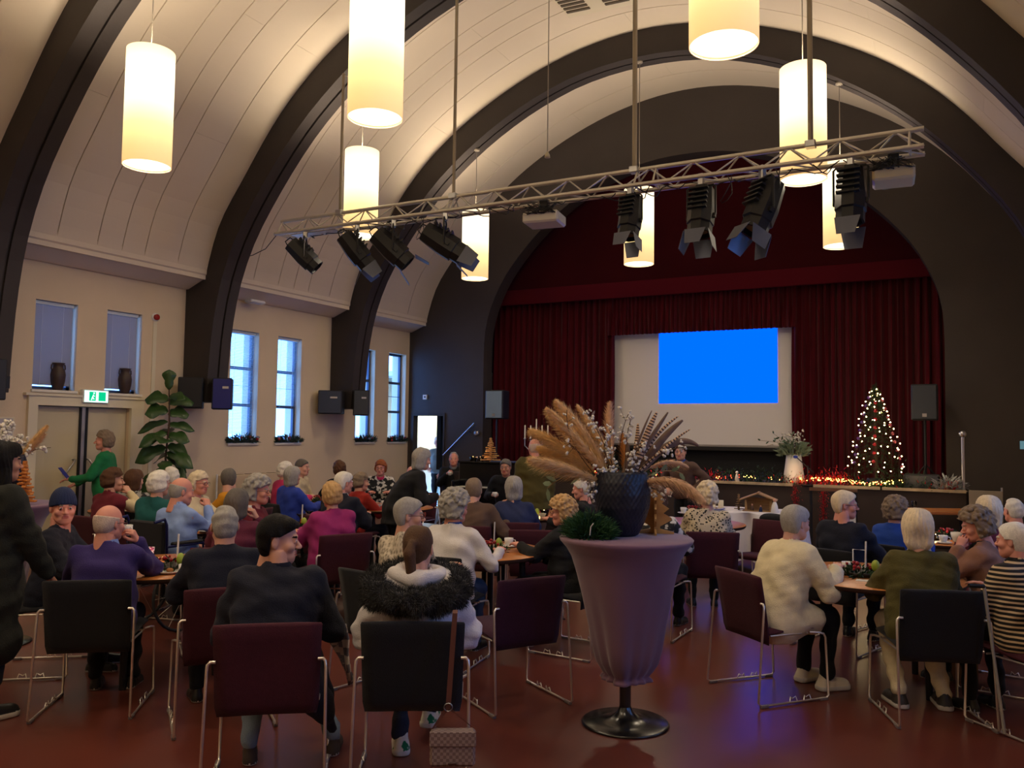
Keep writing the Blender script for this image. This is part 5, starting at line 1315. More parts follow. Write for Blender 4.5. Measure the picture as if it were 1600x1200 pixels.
# ---------------- clothing extras ----------------
def fur_ring(info):
    """black fur collar lying over the shoulders, with a white quilted hood inside"""
    root = info['root']; ax = info['ax']; s = info['s']; r = random.Random(3); c = ax(.48); mb = MB()
    g = G((-.34, -.34, c.z-.22), (.34, .30, c.z+.22), .010); pts = []
    for k in range(25):
        a = 2*math.pi*k/24; rx, ry = .215, .185; pts.append(Vector((rx*math.sin(a), -.03-ry*math.cos(a), c.z-.03-.045*math.cos(a))))
    for a, b in zip(pts[:-1], pts[1:]): g.cap(a, b, .055, .055, .02)
    g.disp(nse(31, 50, .012)); V, Q = g.mesh(); base = mesh_np('fur', V, Q, mat('black_fur', (16, 15, 16), .95, sheen=.3)); o = link('fur_trim', base, root)
    for v in V[::1]:
        v = Vector(v); cc = min(pts, key=lambda p: (p-v).length_squared); n = (v-cc).normalized()
        for _ in range(2):
            d = (n+Vector((r.gauss(0, .35), r.gauss(0, .35), r.gauss(-.25, .3)))).normalized(); L = r.uniform(.02, .04); sd = d.cross(Vector((r.gauss(0, 1), r.gauss(0, 1), r.gauss(0, 1)))).normalized()*.0016
            mb.add([v-sd, v+sd, v+d*L], [(0, 1, 2)])
    f = mb.build('fur_hairs', mat('black_fur', (16, 15, 16), .95), o); f['kind'] = 'stuff'
    g = G((-.24, -.26, c.z-.12), (.24, .2, c.z+.22), .010)
    for k in range(25):
        a = 2*math.pi*k/24; pts[k] = Vector((.115*math.sin(a), .01-.105*math.cos(a), c.z+.025-.005*math.cos(a)))
    for a, b in zip(pts[:-1], pts[1:]): g.cap(a, b, .030, .030, .03)
    g.disp(nse(33, 40, .008)); V, Q = g.mesh(); link('hood_lining', mesh_np('hood', V, Q, TOPS['white']), root)
fur_ring(GIRL)
def local(info, v): return tuple(info['root'].matrix_basis @ Vector(v))
# handbag on the black chair
r = GIRL['root']; hb = thing('handbag', 'taupe patterned shoulder bag hanging by a brown strap from the black chair', 'bag', local(GIRL, (.20, -.34, .0)), r.rotation_euler.z)
m_bag = pattern('taupe_monogram', (118, 98, 92), (150, 132, 124), 'checks', 70, rough=.6); m_strap = mat('brown_leather', (96, 58, 48), .5)
MB().box(-.105, .105, -.045, .02, .175, .335, .012).build('bag_body', m_bag, hb)
MB().box(-.107, .107, -.052, -.043, .27, .337, .003).build('flap', m_bag, hb); MB().box(-.02, .02, -.056, -.05, .19, .2, .002).build('name_plate', mat('dark_plate', (70, 44, 40), .4), hb)
mb = MB(); mb.add([(-.012, -.0, .865), (.012, -.0, .865), (-.006-.03, -.02, .44), (-.03+.018, -.02, .44), (-.012, .05, .87), (.012, .05, .87)], [(0, 2, 3, 1), (0, 1, 5, 4)]); mb.add([(-.036, -.02, .44), (-.012, -.02, .44), (-.10, -.02, .34), (-.09, -.02, .34)], [(0, 2, 3, 1)]); mb.add([(-.036, -.018, .44), (-.02, -.018, .44), (.10, -.02, .34), (.09, -.02, .345)], [(0, 3, 2, 1)])
o = mb.build('strap', m_strap, hb)
MB().lathe([(.018, -.004), (.022, 0), (.018, .004)], 12, M=Matrix.Translation((-.024, -.024, .44)) @ Matrix.Rotation(R90, 4, 'X')).build('ring', m_steel, hb)
# plaid scarf over the young man's knee
def drape(path, w, m, name, label, cat, seed=1, thick=.012):
    P = [Vector(p) for p in path]; V = []; n = 9; r = random.Random(seed)
    for i, p in enumerate(P):
        d = (P[min(i+1, len(P)-1)]-P[max(i-1, 0)]).normalized(); sd = d.cross(Vector((0, 0, 1)));
        if sd.length < .3: sd = Vector((1, 0, 0))
        sd.normalize(); nr = sd.cross(d)
        for k in range(n):
            u = -1+2*k/(n-1); V.append(p+sd*(u*w/2)+nr*(.014*math.sin(u*6+i*.9)))
    F = [(i*n+k, i*n+k+1, (i+1)*n+k+1, (i+1)*n+k) for i in range(len(P)-1) for k in range(n-1)]
    mb = MB(); mb.add(V, F, True); o = mb.build(name, m); mod = o.modifiers.new('thick', 'SOLIDIFY'); mod.thickness = thick
    tag(o, label, cat); return o
m_plaid = pattern('grey_plaid', (120, 118, 124), (206, 196, 182), 'checks', 22, thr=.5, width=.2)
drape([local(YM, v) for v in ((.20, .22, .62), (.24, .34, .655), (.28, .44, .63), (.31, .50, .54), (.35, .52, .42), (.39, .52, .30))], .15, m_plaid, 'scarf', 'grey and beige checked scarf hanging over the young man\'s knee', 'scarf')
# coat tail hanging at the right of the young man
g = G((.08, -.3, .1), (.42, .3, .62), .012); g.cap((.16, -.12, .52), (.26, -.02, .30), .085, .055, .03); g.cap((.26, -.02, .30), (.30, .05, .2), .055, .02, .02); g.cap((.2, .1, .5), (.28, .08, .3), .06, .03, .03); g.disp(nse(77, 30, .01)); V, Q = g.mesh(); link('coat_tail', mesh_np('coat_tail', V, Q, TOPS['navy']), YM['root'])
# black coat on the chair behind the leopard print woman
x, y = -1.769, 8.999
g = G((-.3, -.4, .3), (.3, .1, .95), .016); g.cap((-.17, -.27, .8), (.17, -.27, .8), .055, k=.03); g.cap((-.13, -.29, .74), (-.12, -.27, .45), .06, .07, .05); g.cap((.13, -.29, .74), (.12, -.27, .45), .06, .07, .05); g.disp(nse(5, 24, .018)); V, Q = g.mesh()
o = link('coat', mesh_np('coat', V, Q, TOPS['black']), None, (x, y, 0), (0, 0, rad(161.5))); tag(o, 'black coat hung over the back of the maroon chair near the white table', 'coat')
# bag at the olive woman's side, bag on the floor under the magenta woman
b = thing('shopping_bag', 'tan paper-like bag standing by the black chair at the front right', 'bag', (0.017, 6.832, 0.000), rad(20))
MB().box(-.10, .10, -.05, .05, .12, .42, .01).build('bag_body', mat('tan_bag', (150, 118, 84), .7, bump=(20, .3)), b); MB().tube([(-.05, 0, .42), (-.03, 0, .55), (.03, 0, .55), (.05, 0, .42)], .006, 6).build('handle', m_strap, b)
MB().box(-.09, .09, -.04, .04, .0, .12).build('bag_base', mat('tan_bag2', (120, 92, 66), .7), b)
g = G((-.22, -.16, -.02), (.22, .16, .36), .014); g.ell((0, 0, .12), (.17, .11, .13), .02); g.ell((0, 0, .02), (.16, .1, .05), .03); g.disp(nse(6, 26, .012)); V, Q = g.mesh(); V[:, 2] = np.maximum(V[:, 2], 0)
b = thing('floor_bag', 'dark brown bag on the floor under the maroon chair in the middle left', 'bag', (-4.793, 5.725, 0.000), .3); b.name = 'handbag'
link('bag_body', mesh_np('bag', V, Q, mat('dark_brown_leather', (58, 36, 30), .5)), b); MB().tube([(-.1, 0, .22), (-.06, 0, .33), (.06, 0, .33), (.1, 0, .22)], .008, 6).build('handle', m_strap, b)
# walking stick against the olive woman's chair
mb = MB(); mb.tube([local(OG, (.22, -.30, .84)), local(OG, (.29, -.36, .02))], .009, 8); st_ = thing('walking_stick', 'grey walking stick leaning on the back of the black chair at the front right', 'stick'); mb.build('shaft', mat('grey_stick', (150, 146, 138), .4), st_)
mb = MB(); mb.tube([local(OG, (.13, -.31, .85)), local(OG, (.22, -.30, .845))], .012, 8); mb.build('grip', m_black, st_)

# ---------------- things on the tables ----------------
Z = .74
cup(-3.366, 6.244, Z, 'white cup on the round table left of the lilac standing table', rz=.3)
centrepiece(-3.370, 5.921, Z, 'centrepiece of greens and cones left of the cup on the middle round table', 4)
tag(MB().box(-.06, .06, -.004, .004, 0, .004).build('napkin', mat('paper_white', (220, 216, 208), .7), None, (*(-3.272, 5.896), Z)), 'white paper napkin beside the centrepiece on the middle table', 'napkin')
plate(-4.685, 3.869, Z, 'white plate with crumbs on the front left table', .1, True)
t = thing('sugar_pot', 'small white and yellow pot on the front left table', 'pot', (*(-4.597, 3.926), Z)); MB().lathe([(.001, 0), (.04, 0), (.042, .06), (.038, .06), (.036, .01), (.001, .01)], 20).build('pot_body', m_china, t); MB().lathe([(.043, .0), (.05, .0), (.05, .01), (.043, .01)], 20).build('yellow_base', mat('yellow_base', (210, 190, 60), .5), t)
centrepiece(-4.809, 3.991, Z, 'mossy centrepiece with red berries on the front left table', 9, .16)
candle(-5.140, 4.042, Z, 'lit tealight in glass on the front left table', 1.3, 1.5)
t = thing('paper_cup', 'pale cup with a red and blue print behind the tealight, front left table', 'cup', (*(-5.279, 4.173), Z)); MB().lathe([(.001, 0), (.03, 0), (.042, .09), (.039, .09), (.028, .005), (.001, .005)], 20).build('cup_body', pattern('print_cup', (220, 215, 225), (150, 60, 110), 'noise', 30), t)
centrepiece(-0.602, 6.338, Z, 'centrepiece with red berries on the front right table', 12)
cup(-0.701, 6.442, Z, 'white cup beside the centrepiece on the front right table')
t = thing('wire_holder', 'white wire menu holder standing on the front right table', 'holder', (*(-0.649, 6.748), Z)); MB().tube([(-.045, 0, 0), (-.045, 0, .13), (.04, 0, .13), (.045, 0, .0)], .004, 6).build('wire_frame', m_white, t); MB().box(-.05, .05, -.03, .03, 0, .006).build('foot', m_white, t)
tag(MB().box(-.05, .05, -.04, .04, 0, .003).build('napkin', mat('paper_white', (220, 216, 208), .7), None, (*(-0.563, 6.139), Z)), 'white napkin near the edge of the front right table', 'napkin')
candle(-0.180, 8.839, Z, 'burning tealight on the far right table', 1.3, 1.2)
cup(-0.114, 8.665, Z, 'white cup beside the tealight on the far right table')
centrepiece(-0.086, 9.132, Z, 'red-berried centrepiece on the far right table', 21, .12, False, False)
for k, (a, b, c) in enumerate(((470, 812, 'glass dessert dish on the table behind the young man, left one'), (482, 806, 'glass dessert dish on the table behind the young man, right one'))):
    t = thing('dessert_dish', c, 'dish', (*((-6.134, 6.721) if k == 0 else (-6.285, 7.017)), Z)); MB().lathe([(.001, .0), (.03, .0), (.008, .01), (.008, .04), (.05, .08), (.047, .08), (.001, .045)], 16).build('glass', m_tg, t)
plate(-5.454, 6.023, Z, 'plate with cake in front of the magenta sweater', .09, True)
centrepiece(-5.691, 6.202, Z, 'centrepiece on the table behind the young man', 31, .13)
centrepiece(-4.257, 8.424, Z, 'centrepiece on the table with lit tealights', 33, .12, False)
candle(-4.234, 8.708, Z, 'lit tealight on the table behind the slate blue sweater, right one', 1.5, 1.0)
t = thing('candle_bowl', 'glass bowl with a small flame on the table behind the slate blue sweater', 'candle', (*(-4.116, 8.352), Z)); MB().lathe([(.001, .0), (.04, .0), (.075, .07), (.07, .07), (.037, .005)], 20).build('glass_bowl', mat('frosted_bowl', (190, 180, 160), .3, alpha=.6), t); MB().lathe([(.001, .01), (.008, .02), (.001, .045)], 8).build('flame', m_flame, t)
for k, (px_, lb) in enumerate((('a', 'white cup on the table before the auburn-haired woman, left one'), ('b', 'white cup on the table before the auburn-haired woman, right one'))):
    cup(*((-6.483, 8.633) if k == 0 else (-6.317, 8.642)), Z, lb)
t = thing('camera_bag', 'small black pouch on the table before the auburn-haired woman', 'pouch', (*(-6.412, 8.633), Z)); MB().box(-.07, .07, -.04, .04, 0, .07, .02).build('pouch_body', m_black, t); MB().tube([(-.05, 0, .07), (0, 0, .12), (.05, 0, .07)], .005, 6).build('strap', m_black, t)
cup(-5.753, 8.835, Z, 'white cup right of the woman bending in black')
cup(-2.967, 10.029, Z, 'white cup beside the leopard print woman')
centrepiece(-2.895, 10.256, Z, 'centrepiece before the leopard print woman', 41, .12, False, False)
centrepiece(-8.397, 6.457, Z, 'centrepiece on the table under the fig plant', 43, .12)
centrepiece(-6.500, 5.708, Z, 'centrepiece in front of the wheelchair', 45, .12, True)
cup(-6.233, 5.551, Z, 'white cup on the table in front of the wheelchair')
centrepiece(-7.477, 8.589, Z, 'centrepiece on the table near the wall behind the magenta sweater', 47, .12, False)
# ---------------- lilac standing table with the big dried bouquet ----------------
def cocktail_table(x, y, label, seed=1, s=1.0):
    t = thing('standing_table', label, 'table', (x, y, 0))
    r = random.Random(seed); ph = [r.uniform(0, 6.28) for _ in range(4)]
    def fn(a, z):
        k = min(max((z-.27)/.8, 0), 1); m = (1-k)
        return 1+m*(.14*math.sin(4*a+ph[0])+.06*math.sin(7*a+ph[1])*(1-k)+.05*math.sin(13*a+ph[2])*m*m)
    prof = [(.001, 1.102), (.39, 1.10), (.40, 1.09), (.395, 1.075), (.355, 1.03), (.325, .98), (.29, .88), (.255, .75), (.22, .6), (.19, .45), (.165, .36), (.135, .31), (.115, .285), (.13, .27), (.135, .255), (.11, .25), (.06, .27)]
    MB().lathe(prof, 96, fn=fn).build('stretch_cover', m_lilac, t)
    m_b = mat('black_gloss_base', (24, 22, 22), .22, coat=.6)
    MB().tube([(0, 0, .03), (0, 0, 1.0)], .034, 16).build('column', m_b, t)
    MB().lathe([(.255, 0), (.26, .008), (.25, .014), (.16, .02), (.09, .035), (.05, .07), (.035, .1)], 48).build('base', m_b, t)
    MB().lathe([(.001, .0), (.255, .0)], 48, (0, 0, .001)).build('base_underside', m_b, t)
    return t
CTX, CTY = -1.756, 4.742
CTX2, CTY2 = -6.697, 3.907
cocktail_table(CTX, CTY, 'standing table in a lilac stretch cover carrying the big dried bouquet')
cocktail_table(CTX2, CTY2, 'lilac standing table at the far left behind the woman in the olive coat', 3)
m_vase = mat('blue_black_hammered_vase', (26, 30, 44), .4, noise=(8, .15)); m_pampas = mat('pampas_straw', (244, 206, 146), .9, noise=(40, .2)); m_pampas2 = mat('pampas_pink_straw', (230, 188, 146), .9, noise=(40, .2))
m_stem = mat('dry_stem', (140, 112, 76), .8); m_blos = mat('white_blossom', (226, 220, 206), .8); m_bud = mat('bud_brown', (110, 84, 60), .8)
def feathmat():
    m = mat('striped_feather', (150, 112, 80), .8); nt, p = nodes_of(m); tc = nt.nodes.new('ShaderNodeTexCoord'); w = nt.nodes.new('ShaderNodeTexWave'); w.bands_direction = 'X'; w.inputs['Scale'].default_value = 9.5; w.inputs['Distortion'].default_value = 1.2
    r = nt.nodes.new('ShaderNodeValToRGB'); r.color_ramp.elements[0].position = .3; r.color_ramp.elements[0].color = lin((70, 44, 34)); r.color_ramp.elements[1].position = .5; r.color_ramp.elements[1].color = lin((222, 186, 146))
    nt.links.new(tc.outputs['UV'], w.inputs[0]); nt.links.new(w.outputs['Fac'], r.inputs[0]); nt.links.new(r.outputs[0], p.inputs['Base Color']); return m
m_feath = feathmat()
def bez(p0, p1, p2, n):
    p0, p1, p2 = Vector(p0), Vector(p1), Vector(p2)
    return [p0*(1-t)**2+p1*2*t*(1-t)+p2*t*t for t in [i/(n-1) for i in range(n)]]
def plume(parent, p0, p1, p2, seed, m, w=.055, start=.35, dens=900, droop=.35):
    r = random.Random(seed); C = bez(p0, p1, p2, 40); mb = MB(); mb.tube(C[::3], .003, 5); st_ = mb.build('plume_stem', m_stem, parent)
    mb = MB()
    for _ in range(dens):
        t = start+(1-start)*r.random(); i = min(int(t*39), 38); c = C[i].lerp(C[i+1], t*39-i); d = (C[i+1]-C[i]).normalized()
        u = (t-start)/(1-start); env = w*(math.sin(math.pi*min(u*.9+.12, 1))**.6)
        o = Vector((r.gauss(0, 1), r.gauss(0, 1), r.gauss(0, 1))); o = (o-d*o.dot(d)).normalized(); L = env*r.uniform(.7, 1.6)
        q = c+o*env*.42*r.uniform(.5, 1.1)+d*L*.55+Vector((0, 0, -droop*L*.12)); e = q+o*env*.55*r.uniform(.4, 1.5)+d*L*r.uniform(.5, 1.0)+Vector((0, 0, -droop*L*.9)); sd = d.cross(o)*r.uniform(.0014, .0026)
        mb.add([c-sd, c+sd, q+sd, e, q-sd], [(0, 1, 2, 4), (4, 2, 3)])
    f = mb.build('plume_fluff', m, st_); f['kind'] = 'stuff'
def blossom(parent, p0, p1, p2, seed, nb=14, start=.45, rr=.011, m=None):
    r = random.Random(seed); C = bez(p0, p1, p2, 20); mb = MB(); mb.tube(C, .0022, 5)
    tips = []
    for _ in range(nb):
        t = start+(1-start)*r.random()**.8; i = min(int(t*19), 18); c = C[i]; q = c+Vector((r.gauss(0, .022), r.gauss(0, .022), r.gauss(.005, .022))); mb.tube([c, q], .0012, 3, False); tips.append(q)
    s_ = mb.build('blossom_stem', m_wire, parent); mb = MB()
    for q in tips:
        R_ = rr*r.uniform(.7, 1.3)
        for k in range(3): mb.ball(q+Vector((r.gauss(0, R_*.6), r.gauss(0, R_*.6), r.gauss(0, R_*.5))), R_*r.uniform(.6, .9), 7, 5)
    f = mb.build('blossom', m or m_blos, s_); f['kind'] = 'stuff'
def feather(parent, p0, p1, p2, w, m=None):
    C = bez(p0, p1, p2, 40); n = len(C); V = []; UV = []
    view = Vector((-CTX, -CTY, 0)).normalized()
    for i, c in enumerate(C):
        d = (C[min(i+1, n-1)]-C[max(i-1, 0)]).normalized(); sd = d.cross(view).normalized(); u = i/(n-1); ww = w*(math.sin(math.pi*min(max(u*.85+.13, 0), 1))**.5) if u > .22 else .003
        V += [c-sd*ww, c+view*.004, c+sd*ww]
    F = []
    for i in range(n-1):
        for k in range(2): a = i*3+k; F.append((a, a+1, a+4, a+3))
    me = bpy.data.meshes.new('feather'); me.from_pydata([tuple(v) for v in V], [], F); uv = me.uv_layers.new(name='UVMap')
    for li, lp in enumerate(me.loops): vi = lp.vertex_index; uv.data[li].uv = ((vi//3)/(n-1)*.85, (vi % 3)/2)
    me.materials.append(m or m_feath); me.polygons.foreach_set('use_smooth', [True]*len(F))
    o = link('feather', me, parent); md = o.modifiers.new('thick', 'SOLIDIFY'); md.thickness = .0015
def vase(x, y, z, label):
    t = thing('vase', label, 'vase', (x, y, z))
    prof = [(.001, .004), (.085, .0), (.1, .01), (.135, .08), (.165, .17), (.172, .25), (.166, .32), (.15, .375), (.142, .385), (.132, .375), (.15, .3), (.15, .18), (.001, .02)]
    P = []
    for a, b in zip(prof[:-1], prof[1:]):
        for k in range(9): P.append((a[0]+(b[0]-a[0])*k/9, a[1]+(b[1]-a[1])*k/9))
    P.append(prof[-1])
    MB().lathe(P, 168, fn=lambda a, z: 1+(.014*math.sin(34*a+(math.pi if int(z*45) % 2 else 0))*abs(math.sin(z*45*math.pi)) if z > .01 else 0)).build('vase_body', m_vase, t); return t
RT = Vector((math.cos(.493), math.sin(.493), 0)); FW = Vector((-math.sin(.493), math.cos(.493), 0))
VX, VY, VZ = CTX-.02*RT.x+.04*FW.x, CTY-.02*RT.y+.04*FW.y, 1.102
vase(VX, VY, VZ, 'large dark hammered vase on the lilac standing table')
bq = thing('dried_bouquet', 'dried bouquet of pampas plumes, striped feathers and white blossom in the dark vase', 'flowers', (VX, VY, VZ+.36))
def bp(u, z, f=0.0): return RT*u+FW*f+Vector((0, 0, z))
S_ = 5.0/1289.0
def q(px, py, f=0.0):   # picture-plane style offsets measured on the bouquet, in metres around the vase mouth
    return bp((px-974)*S_, (742-py)*S_-.0, f)
o0 = lambda k: bp(.04*math.sin(k*2.1), -.12, .04*math.cos(k*1.7))
for k, (a, b, w_, f) in enumerate((((930, 690), (868, 622), .075, .10), ((915, 700), (852, 636), .07, -.05), ((900, 700), (828, 672), .075, .12), ((905, 728), (824, 716), .07, -.12), ((950, 690), (905, 628), .05, .2), ((890, 715), (842, 700), .06, .2))):
    plume(bq, o0(k), q(*a, f*.6), q(*b, f), 50+k, m_pampas, w_*1.0, .25, 1900)
plume(bq, o0(2), q(958, 690, .2), q(963, 622, .3), 61, m_pampas2, .05, .35, 1100, .1)
plume(bq, o0(4), q(984, 700, .2), q(984, 680, .25), 62, mat('orange_grass', (196, 130, 66), .9), .05, .2, 500, .1)
plume(bq, o0(5), q(1045, 715, -.1), q(1094, 778, -.2), 63, m_pampas2, .05, .25, 1300, .8)
plume(bq, o0(6), q(1030, 700, .1), q(1090, 730, .2), 64, m_pampas2, .035, .4, 500, .4)
for k, (a, b, n_, st0) in enumerate((((950, 690), (912, 640), 26, .3), ((935, 700), (945, 690), 16, .3), ((948, 680), (955, 670), 14, .4), ((960, 700), (980, 645), 16, .55), ((975, 690), (985, 650), 14, .6), ((990, 700), (1005, 690), 18, .4), ((1010, 700), (1072, 695), 22, .5), ((935, 720), (925, 768), 18, .4), ((925, 742), (918, 782), 16, .5), ((945, 720), (952, 740), 14, .5), ((1025, 740), (1040, 785), 18, .5), ((880, 700), (885, 640), 5, .7), ((890, 690), (886, 690), 6, .7), ((990, 720), (990, 715), 16, .3), ((960, 725), (930, 735), 14, .4))):
    blossom(bq, o0(k), q(*a, -.05+.02*k % .1), q(*b, -.1), 90+k, max(4, int(n_*.75)), st0, .0098, None if k % 5 else m_blos)
for k, (a, b, w_) in enumerate((((992, 690), (1016, 640), .008), ((1000, 690), (1025, 642), .021), ((1010, 690), (1043, 642), .015), ((1012, 680), (1060, 648), .011), ((1020, 690), (1068, 654), .024), ((1035, 695), (1081, 668), .009), ((1048, 662), (1095, 694), .024), ((1000, 710), (1000, 660), .018), ((990, 720), (984, 690), .016))):
    feather(bq, o0(k), q(*a, .02*k-.1), q(*b, .02*k-.1), w_, None if k % 2 else mat('plain_feather', (122, 98, 82), .8, noise=(20, .2)))
def leafspray(parent, p0, p1, p2, n, L, w, m, seed, name='leaf_spray'):
    r = random.Random(seed); C = bez(p0, p1, p2, n+1); mb = MB(); mb.tube(C, .003, 5); s_ = mb.build('spray_stem', m_stem, parent)
    for i in range(2, n+1):
        d = (C[i]-C[i-1]).normalized(); o = d.cross(Vector((r.gauss(0, 1), r.gauss(0, 1), 1))).normalized()*(1 if i % 2 else -1); u = (o+d*.7).normalized(); sd = u.cross(Vector((r.gauss(0, .4), -1, r.gauss(0, .4)))).normalized()*w
        c = C[i]; mb = MB(); mb.add([c, c+u*L*.35+sd, c+u*L*.75+sd*.8, c+u*L, c+u*L*.75-sd*.8, c+u*L*.35-sd, c+u*L*.4+Vector((0, 0, w*.2))], [(0, 1, 6), (1, 2, 3, 6), (6, 3, 4, 5), (0, 6, 5)]); mb.build('leaf', m, s_)
leafspray(bq, o0(1), q(900, 720, .1), q(858, 765, .1), 12, .085, .017, m_leafg, 3)
leafspray(bq, o0(2), q(1040, 720, .1), q(1075, 740, .1), 12, .06, .012, m_leafg, 4)
leafspray(bq, o0(3), q(945, 680, .2), q(930, 650, .2), 10, .05, .01, mat('violet_grey_leaf', (120, 112, 130), .7), 5)
# green garland heap at the vase foot
gx = Vector((VX, VY, 1.1))-RT*.205-FW*.12
gh = tag(sprig_mesh(3300, .145, .16, 5, .75, .05, .0032).build('fir_garland', mat('fir_green_bright', (44, 84, 48), .7, noise=(12, .3)), None, tuple(gx)), 'heap of green fir garland beside the vase on the lilac table', 'garland', None, 'stuff')
tag(MB().tube([tuple(gx+Vector((.05, -.12, .03))), tuple(gx+Vector((.06, -.13, .08))), tuple(gx+Vector((.075, -.13, .1)))], .0035, 6).build('white_twig', m_blos), 'white twig in the fir garland on the lilac table', 'twig')
# slatted wooden trees
m_slatw2 = wood('pale_plywood', (190, 140, 74), (206, 158, 92), 2, .6, (1, 6, 6))
def slat_tree(x, y, z, h, w, label, rz=0, m=None, n=11):
    t = thing('wooden_tree', label, 'ornament', (x, y, z), rz)
    MB().box(-.012, .012, -.012, .012, 0, h).build('trunk', m or m_slatw2, t)
    for k in range(n):
        u = k/(n-1); hw = w/2*(1-u*.88)*(1-.15*(k % 2)); z0 = h*(.06+.86*u); a = .5*math.sin(k*1.9)
        for rr in (0, 1):
            o = MB().box(-hw, hw, -.016, .016, z0+rr*h*.022, z0+h*.045+rr*h*.022, .003).build('slat', m or m_slatw2, t); o.rotation_euler.z = a+rr*R90
    return t
wt = thing('wooden_tree', 'flat tan wooden tree standing right of the vase on the lilac table', 'ornament', (-1.650, 4.970, 0.000), .35); wt.location.z = 1.102
for a_ in (0, 1):
    lv = [(.115, .0), (.115, .012), (.03, .03), (.03, .045), (.10, .085), (.10, .098), (.05, .125), (.085, .155), (.04, .185), (.065, .21), (.0, .27)]
    pts = [(x, z) for x, z in lv]+[(-x, z) for x, z in lv[::-1][1:]]; n_ = len(pts); V = [(x, -.006, z) for x, z in pts]+[(x, .006, z) for x, z in pts]
    mb = MB(); F = [(i, (i+1) % n_, (i+1) % n_+n_, i+n_) for i in range(n_)]
    for i in range(len(lv)-1): j, k_ = n_-1-i, n_-2-i; F += [(i, i+1, k_, j) if k_ != i+1 else (i, i+1, j), (i+n_, j+n_, k_+n_, i+1+n_) if k_ != i+1 else (i+n_, j+n_, i+1+n_)]
    mb.add(V, F); o = mb.build('board', m_slatw2, wt); o.rotation_euler.z = a_*R90
slat_tree(*(-6.444, 3.929), 1.102, .34, .2, 'orange wooden slat tree at the left edge behind the olive coat', .5, wood('orange_plywood', (186, 112, 44), (206, 132, 60), 2, .6), 12)
# left-edge bouquet
b2 = thing('dried_bouquet', 'dried bouquet at the left edge above the olive coat woman', 'flowers', (CTX2, CTY2, 1.45)); vase(CTX2, CTY2, 1.102, 'dark vase at the left edge hidden behind the olive coat woman')
R2 = Vector((math.cos(1.06), math.sin(1.06), 0))
def q2(px, py): return R2*((px-8)*6.6/1289)+Vector((0, 0, (716-py)*6.6/1289))
plume(b2, (0, 0, -.1), q2(40, 700), q2(66, 662), 71, m_pampas, .05, .35, 900, .2); plume(b2, (0, 0, -.1), q2(45, 705), q2(62, 675), 72, m_pampas2, .045, .35, 600)
for k, (a, b, n_) in enumerate((((5, 690), (14, 655), 30), ((0, 690), (4, 665), 30), ((-5, 680), (-12, 660), 20), ((30, 700), (72, 698), 10), ((15, 690), (25, 680), 22), ((10, 700), (40, 690), 14))): blossom(b2, (0, 0, -.1), q2(*a), q2(*b), 130+k, n_, .4, .016)
# ---------------- fiddle-leaf fig ----------------
fx, fy = -9.504, 7.742
fg = thing('fiddle_leaf_fig', 'tall fiddle-leaf fig plant between the double door and the blue-lit loudspeaker', 'plant', (fx, fy, 0))
MB().lathe([(.001, .0), (.15, 0), (.19, .36), (.175, .36), (.165, .3), (.001, .3)], 28).build('pot', mat('grey_pot', (90, 86, 82), .6), fg)
mb = MB(); mb.tube([(0, 0, .3), (.03, .02, .8), (-.02, 0, 1.3), (.03, 0, 1.8), (.0, .0, 2.25)], [.018, .016, .014, .012, .007], 8); mb.build('trunk', m_wire, fg)
r = random.Random(12); m_fig = mat('fig_leaf_green', (48, 76, 34), .35, noise=(5, .15)); RL = Vector((math.cos(.88), math.sin(.88), 0)); FL = Vector((-math.sin(.88), math.cos(.88), 0))
def figleaf(base, d, L, W):
    d = d.normalized(); up = Vector((0, 0, .55))+Vector((.72, -.69, 0))*.8; sd = d.cross(up); sd = sd.normalized() if sd.length > .05 else Vector((1, 0, 0)); nr = sd.cross(d)
    V = []; n = 8; prof = [.08, .5, .62, .6, .85, 1.0, .92, .55, .05]
    for i in range(n+1):
        u = i/n; c = base+d*(L*u)+Vector((0, 0, -.28*L*u*u)); ww = W*prof[i]
        V += [c-sd*ww+nr*ww*.22, c, c+sd*ww+nr*ww*.22]
    F = []
    for i in range(n):
        for k in range(2): a = i*3+k; F.append((a, a+1, a+4, a+3))
    mb = MB(); mb.add(V, F, True); o = mb.build('leaf', m_fig, fg); md = o.modifiers.new('thick', 'SOLIDIFY'); md.thickness = .003
spec = [(0, 2.3, 0, .9), (-.9, 2.15, .2, .5), (.8, 2.1, .3, .4), (-1, 2.0, -.2, .25), (.9, 1.95, .1, .15), (-.8, 1.85, .4, 0), (1, 1.8, .2, -.05), (1, 1.65, -.2, -.1), (-.7, 1.7, -.3, -.1), (.9, 1.5, .3, .05), (1, 1.42, -.3, -.2), (-1, 1.48, 0, .05), (.6, 1.35, .5, -.4), (.9, 1.2, -.1, -.35), (-.7, 1.2, .2, -.5), (-.9, 1.05, -.1, -.7), (.7, 1.0, .2, -.5), (-.3, .95, .3, -.8), (.3, .85, .2, -.8), (.2, 1.75, .9, .1), (-.2, 1.6, -.9, .0), (.1, 1.3, -1, -.2), (-.5, 1.38, .6, -.2), (.4, 2.2, -.6, .3), (.5, 1.1, -.7, -.4), (-.6, .8, -.2, -.7)]
for k, (a, z, f, dz) in enumerate(spec): figleaf(Vector((0, 0, z*.97)), RL*(a+r.uniform(-.25, .25))+FL*f+Vector((0, 0, dz+r.uniform(-.3, .15))), r.uniform(.27, .45), r.uniform(.085, .14))
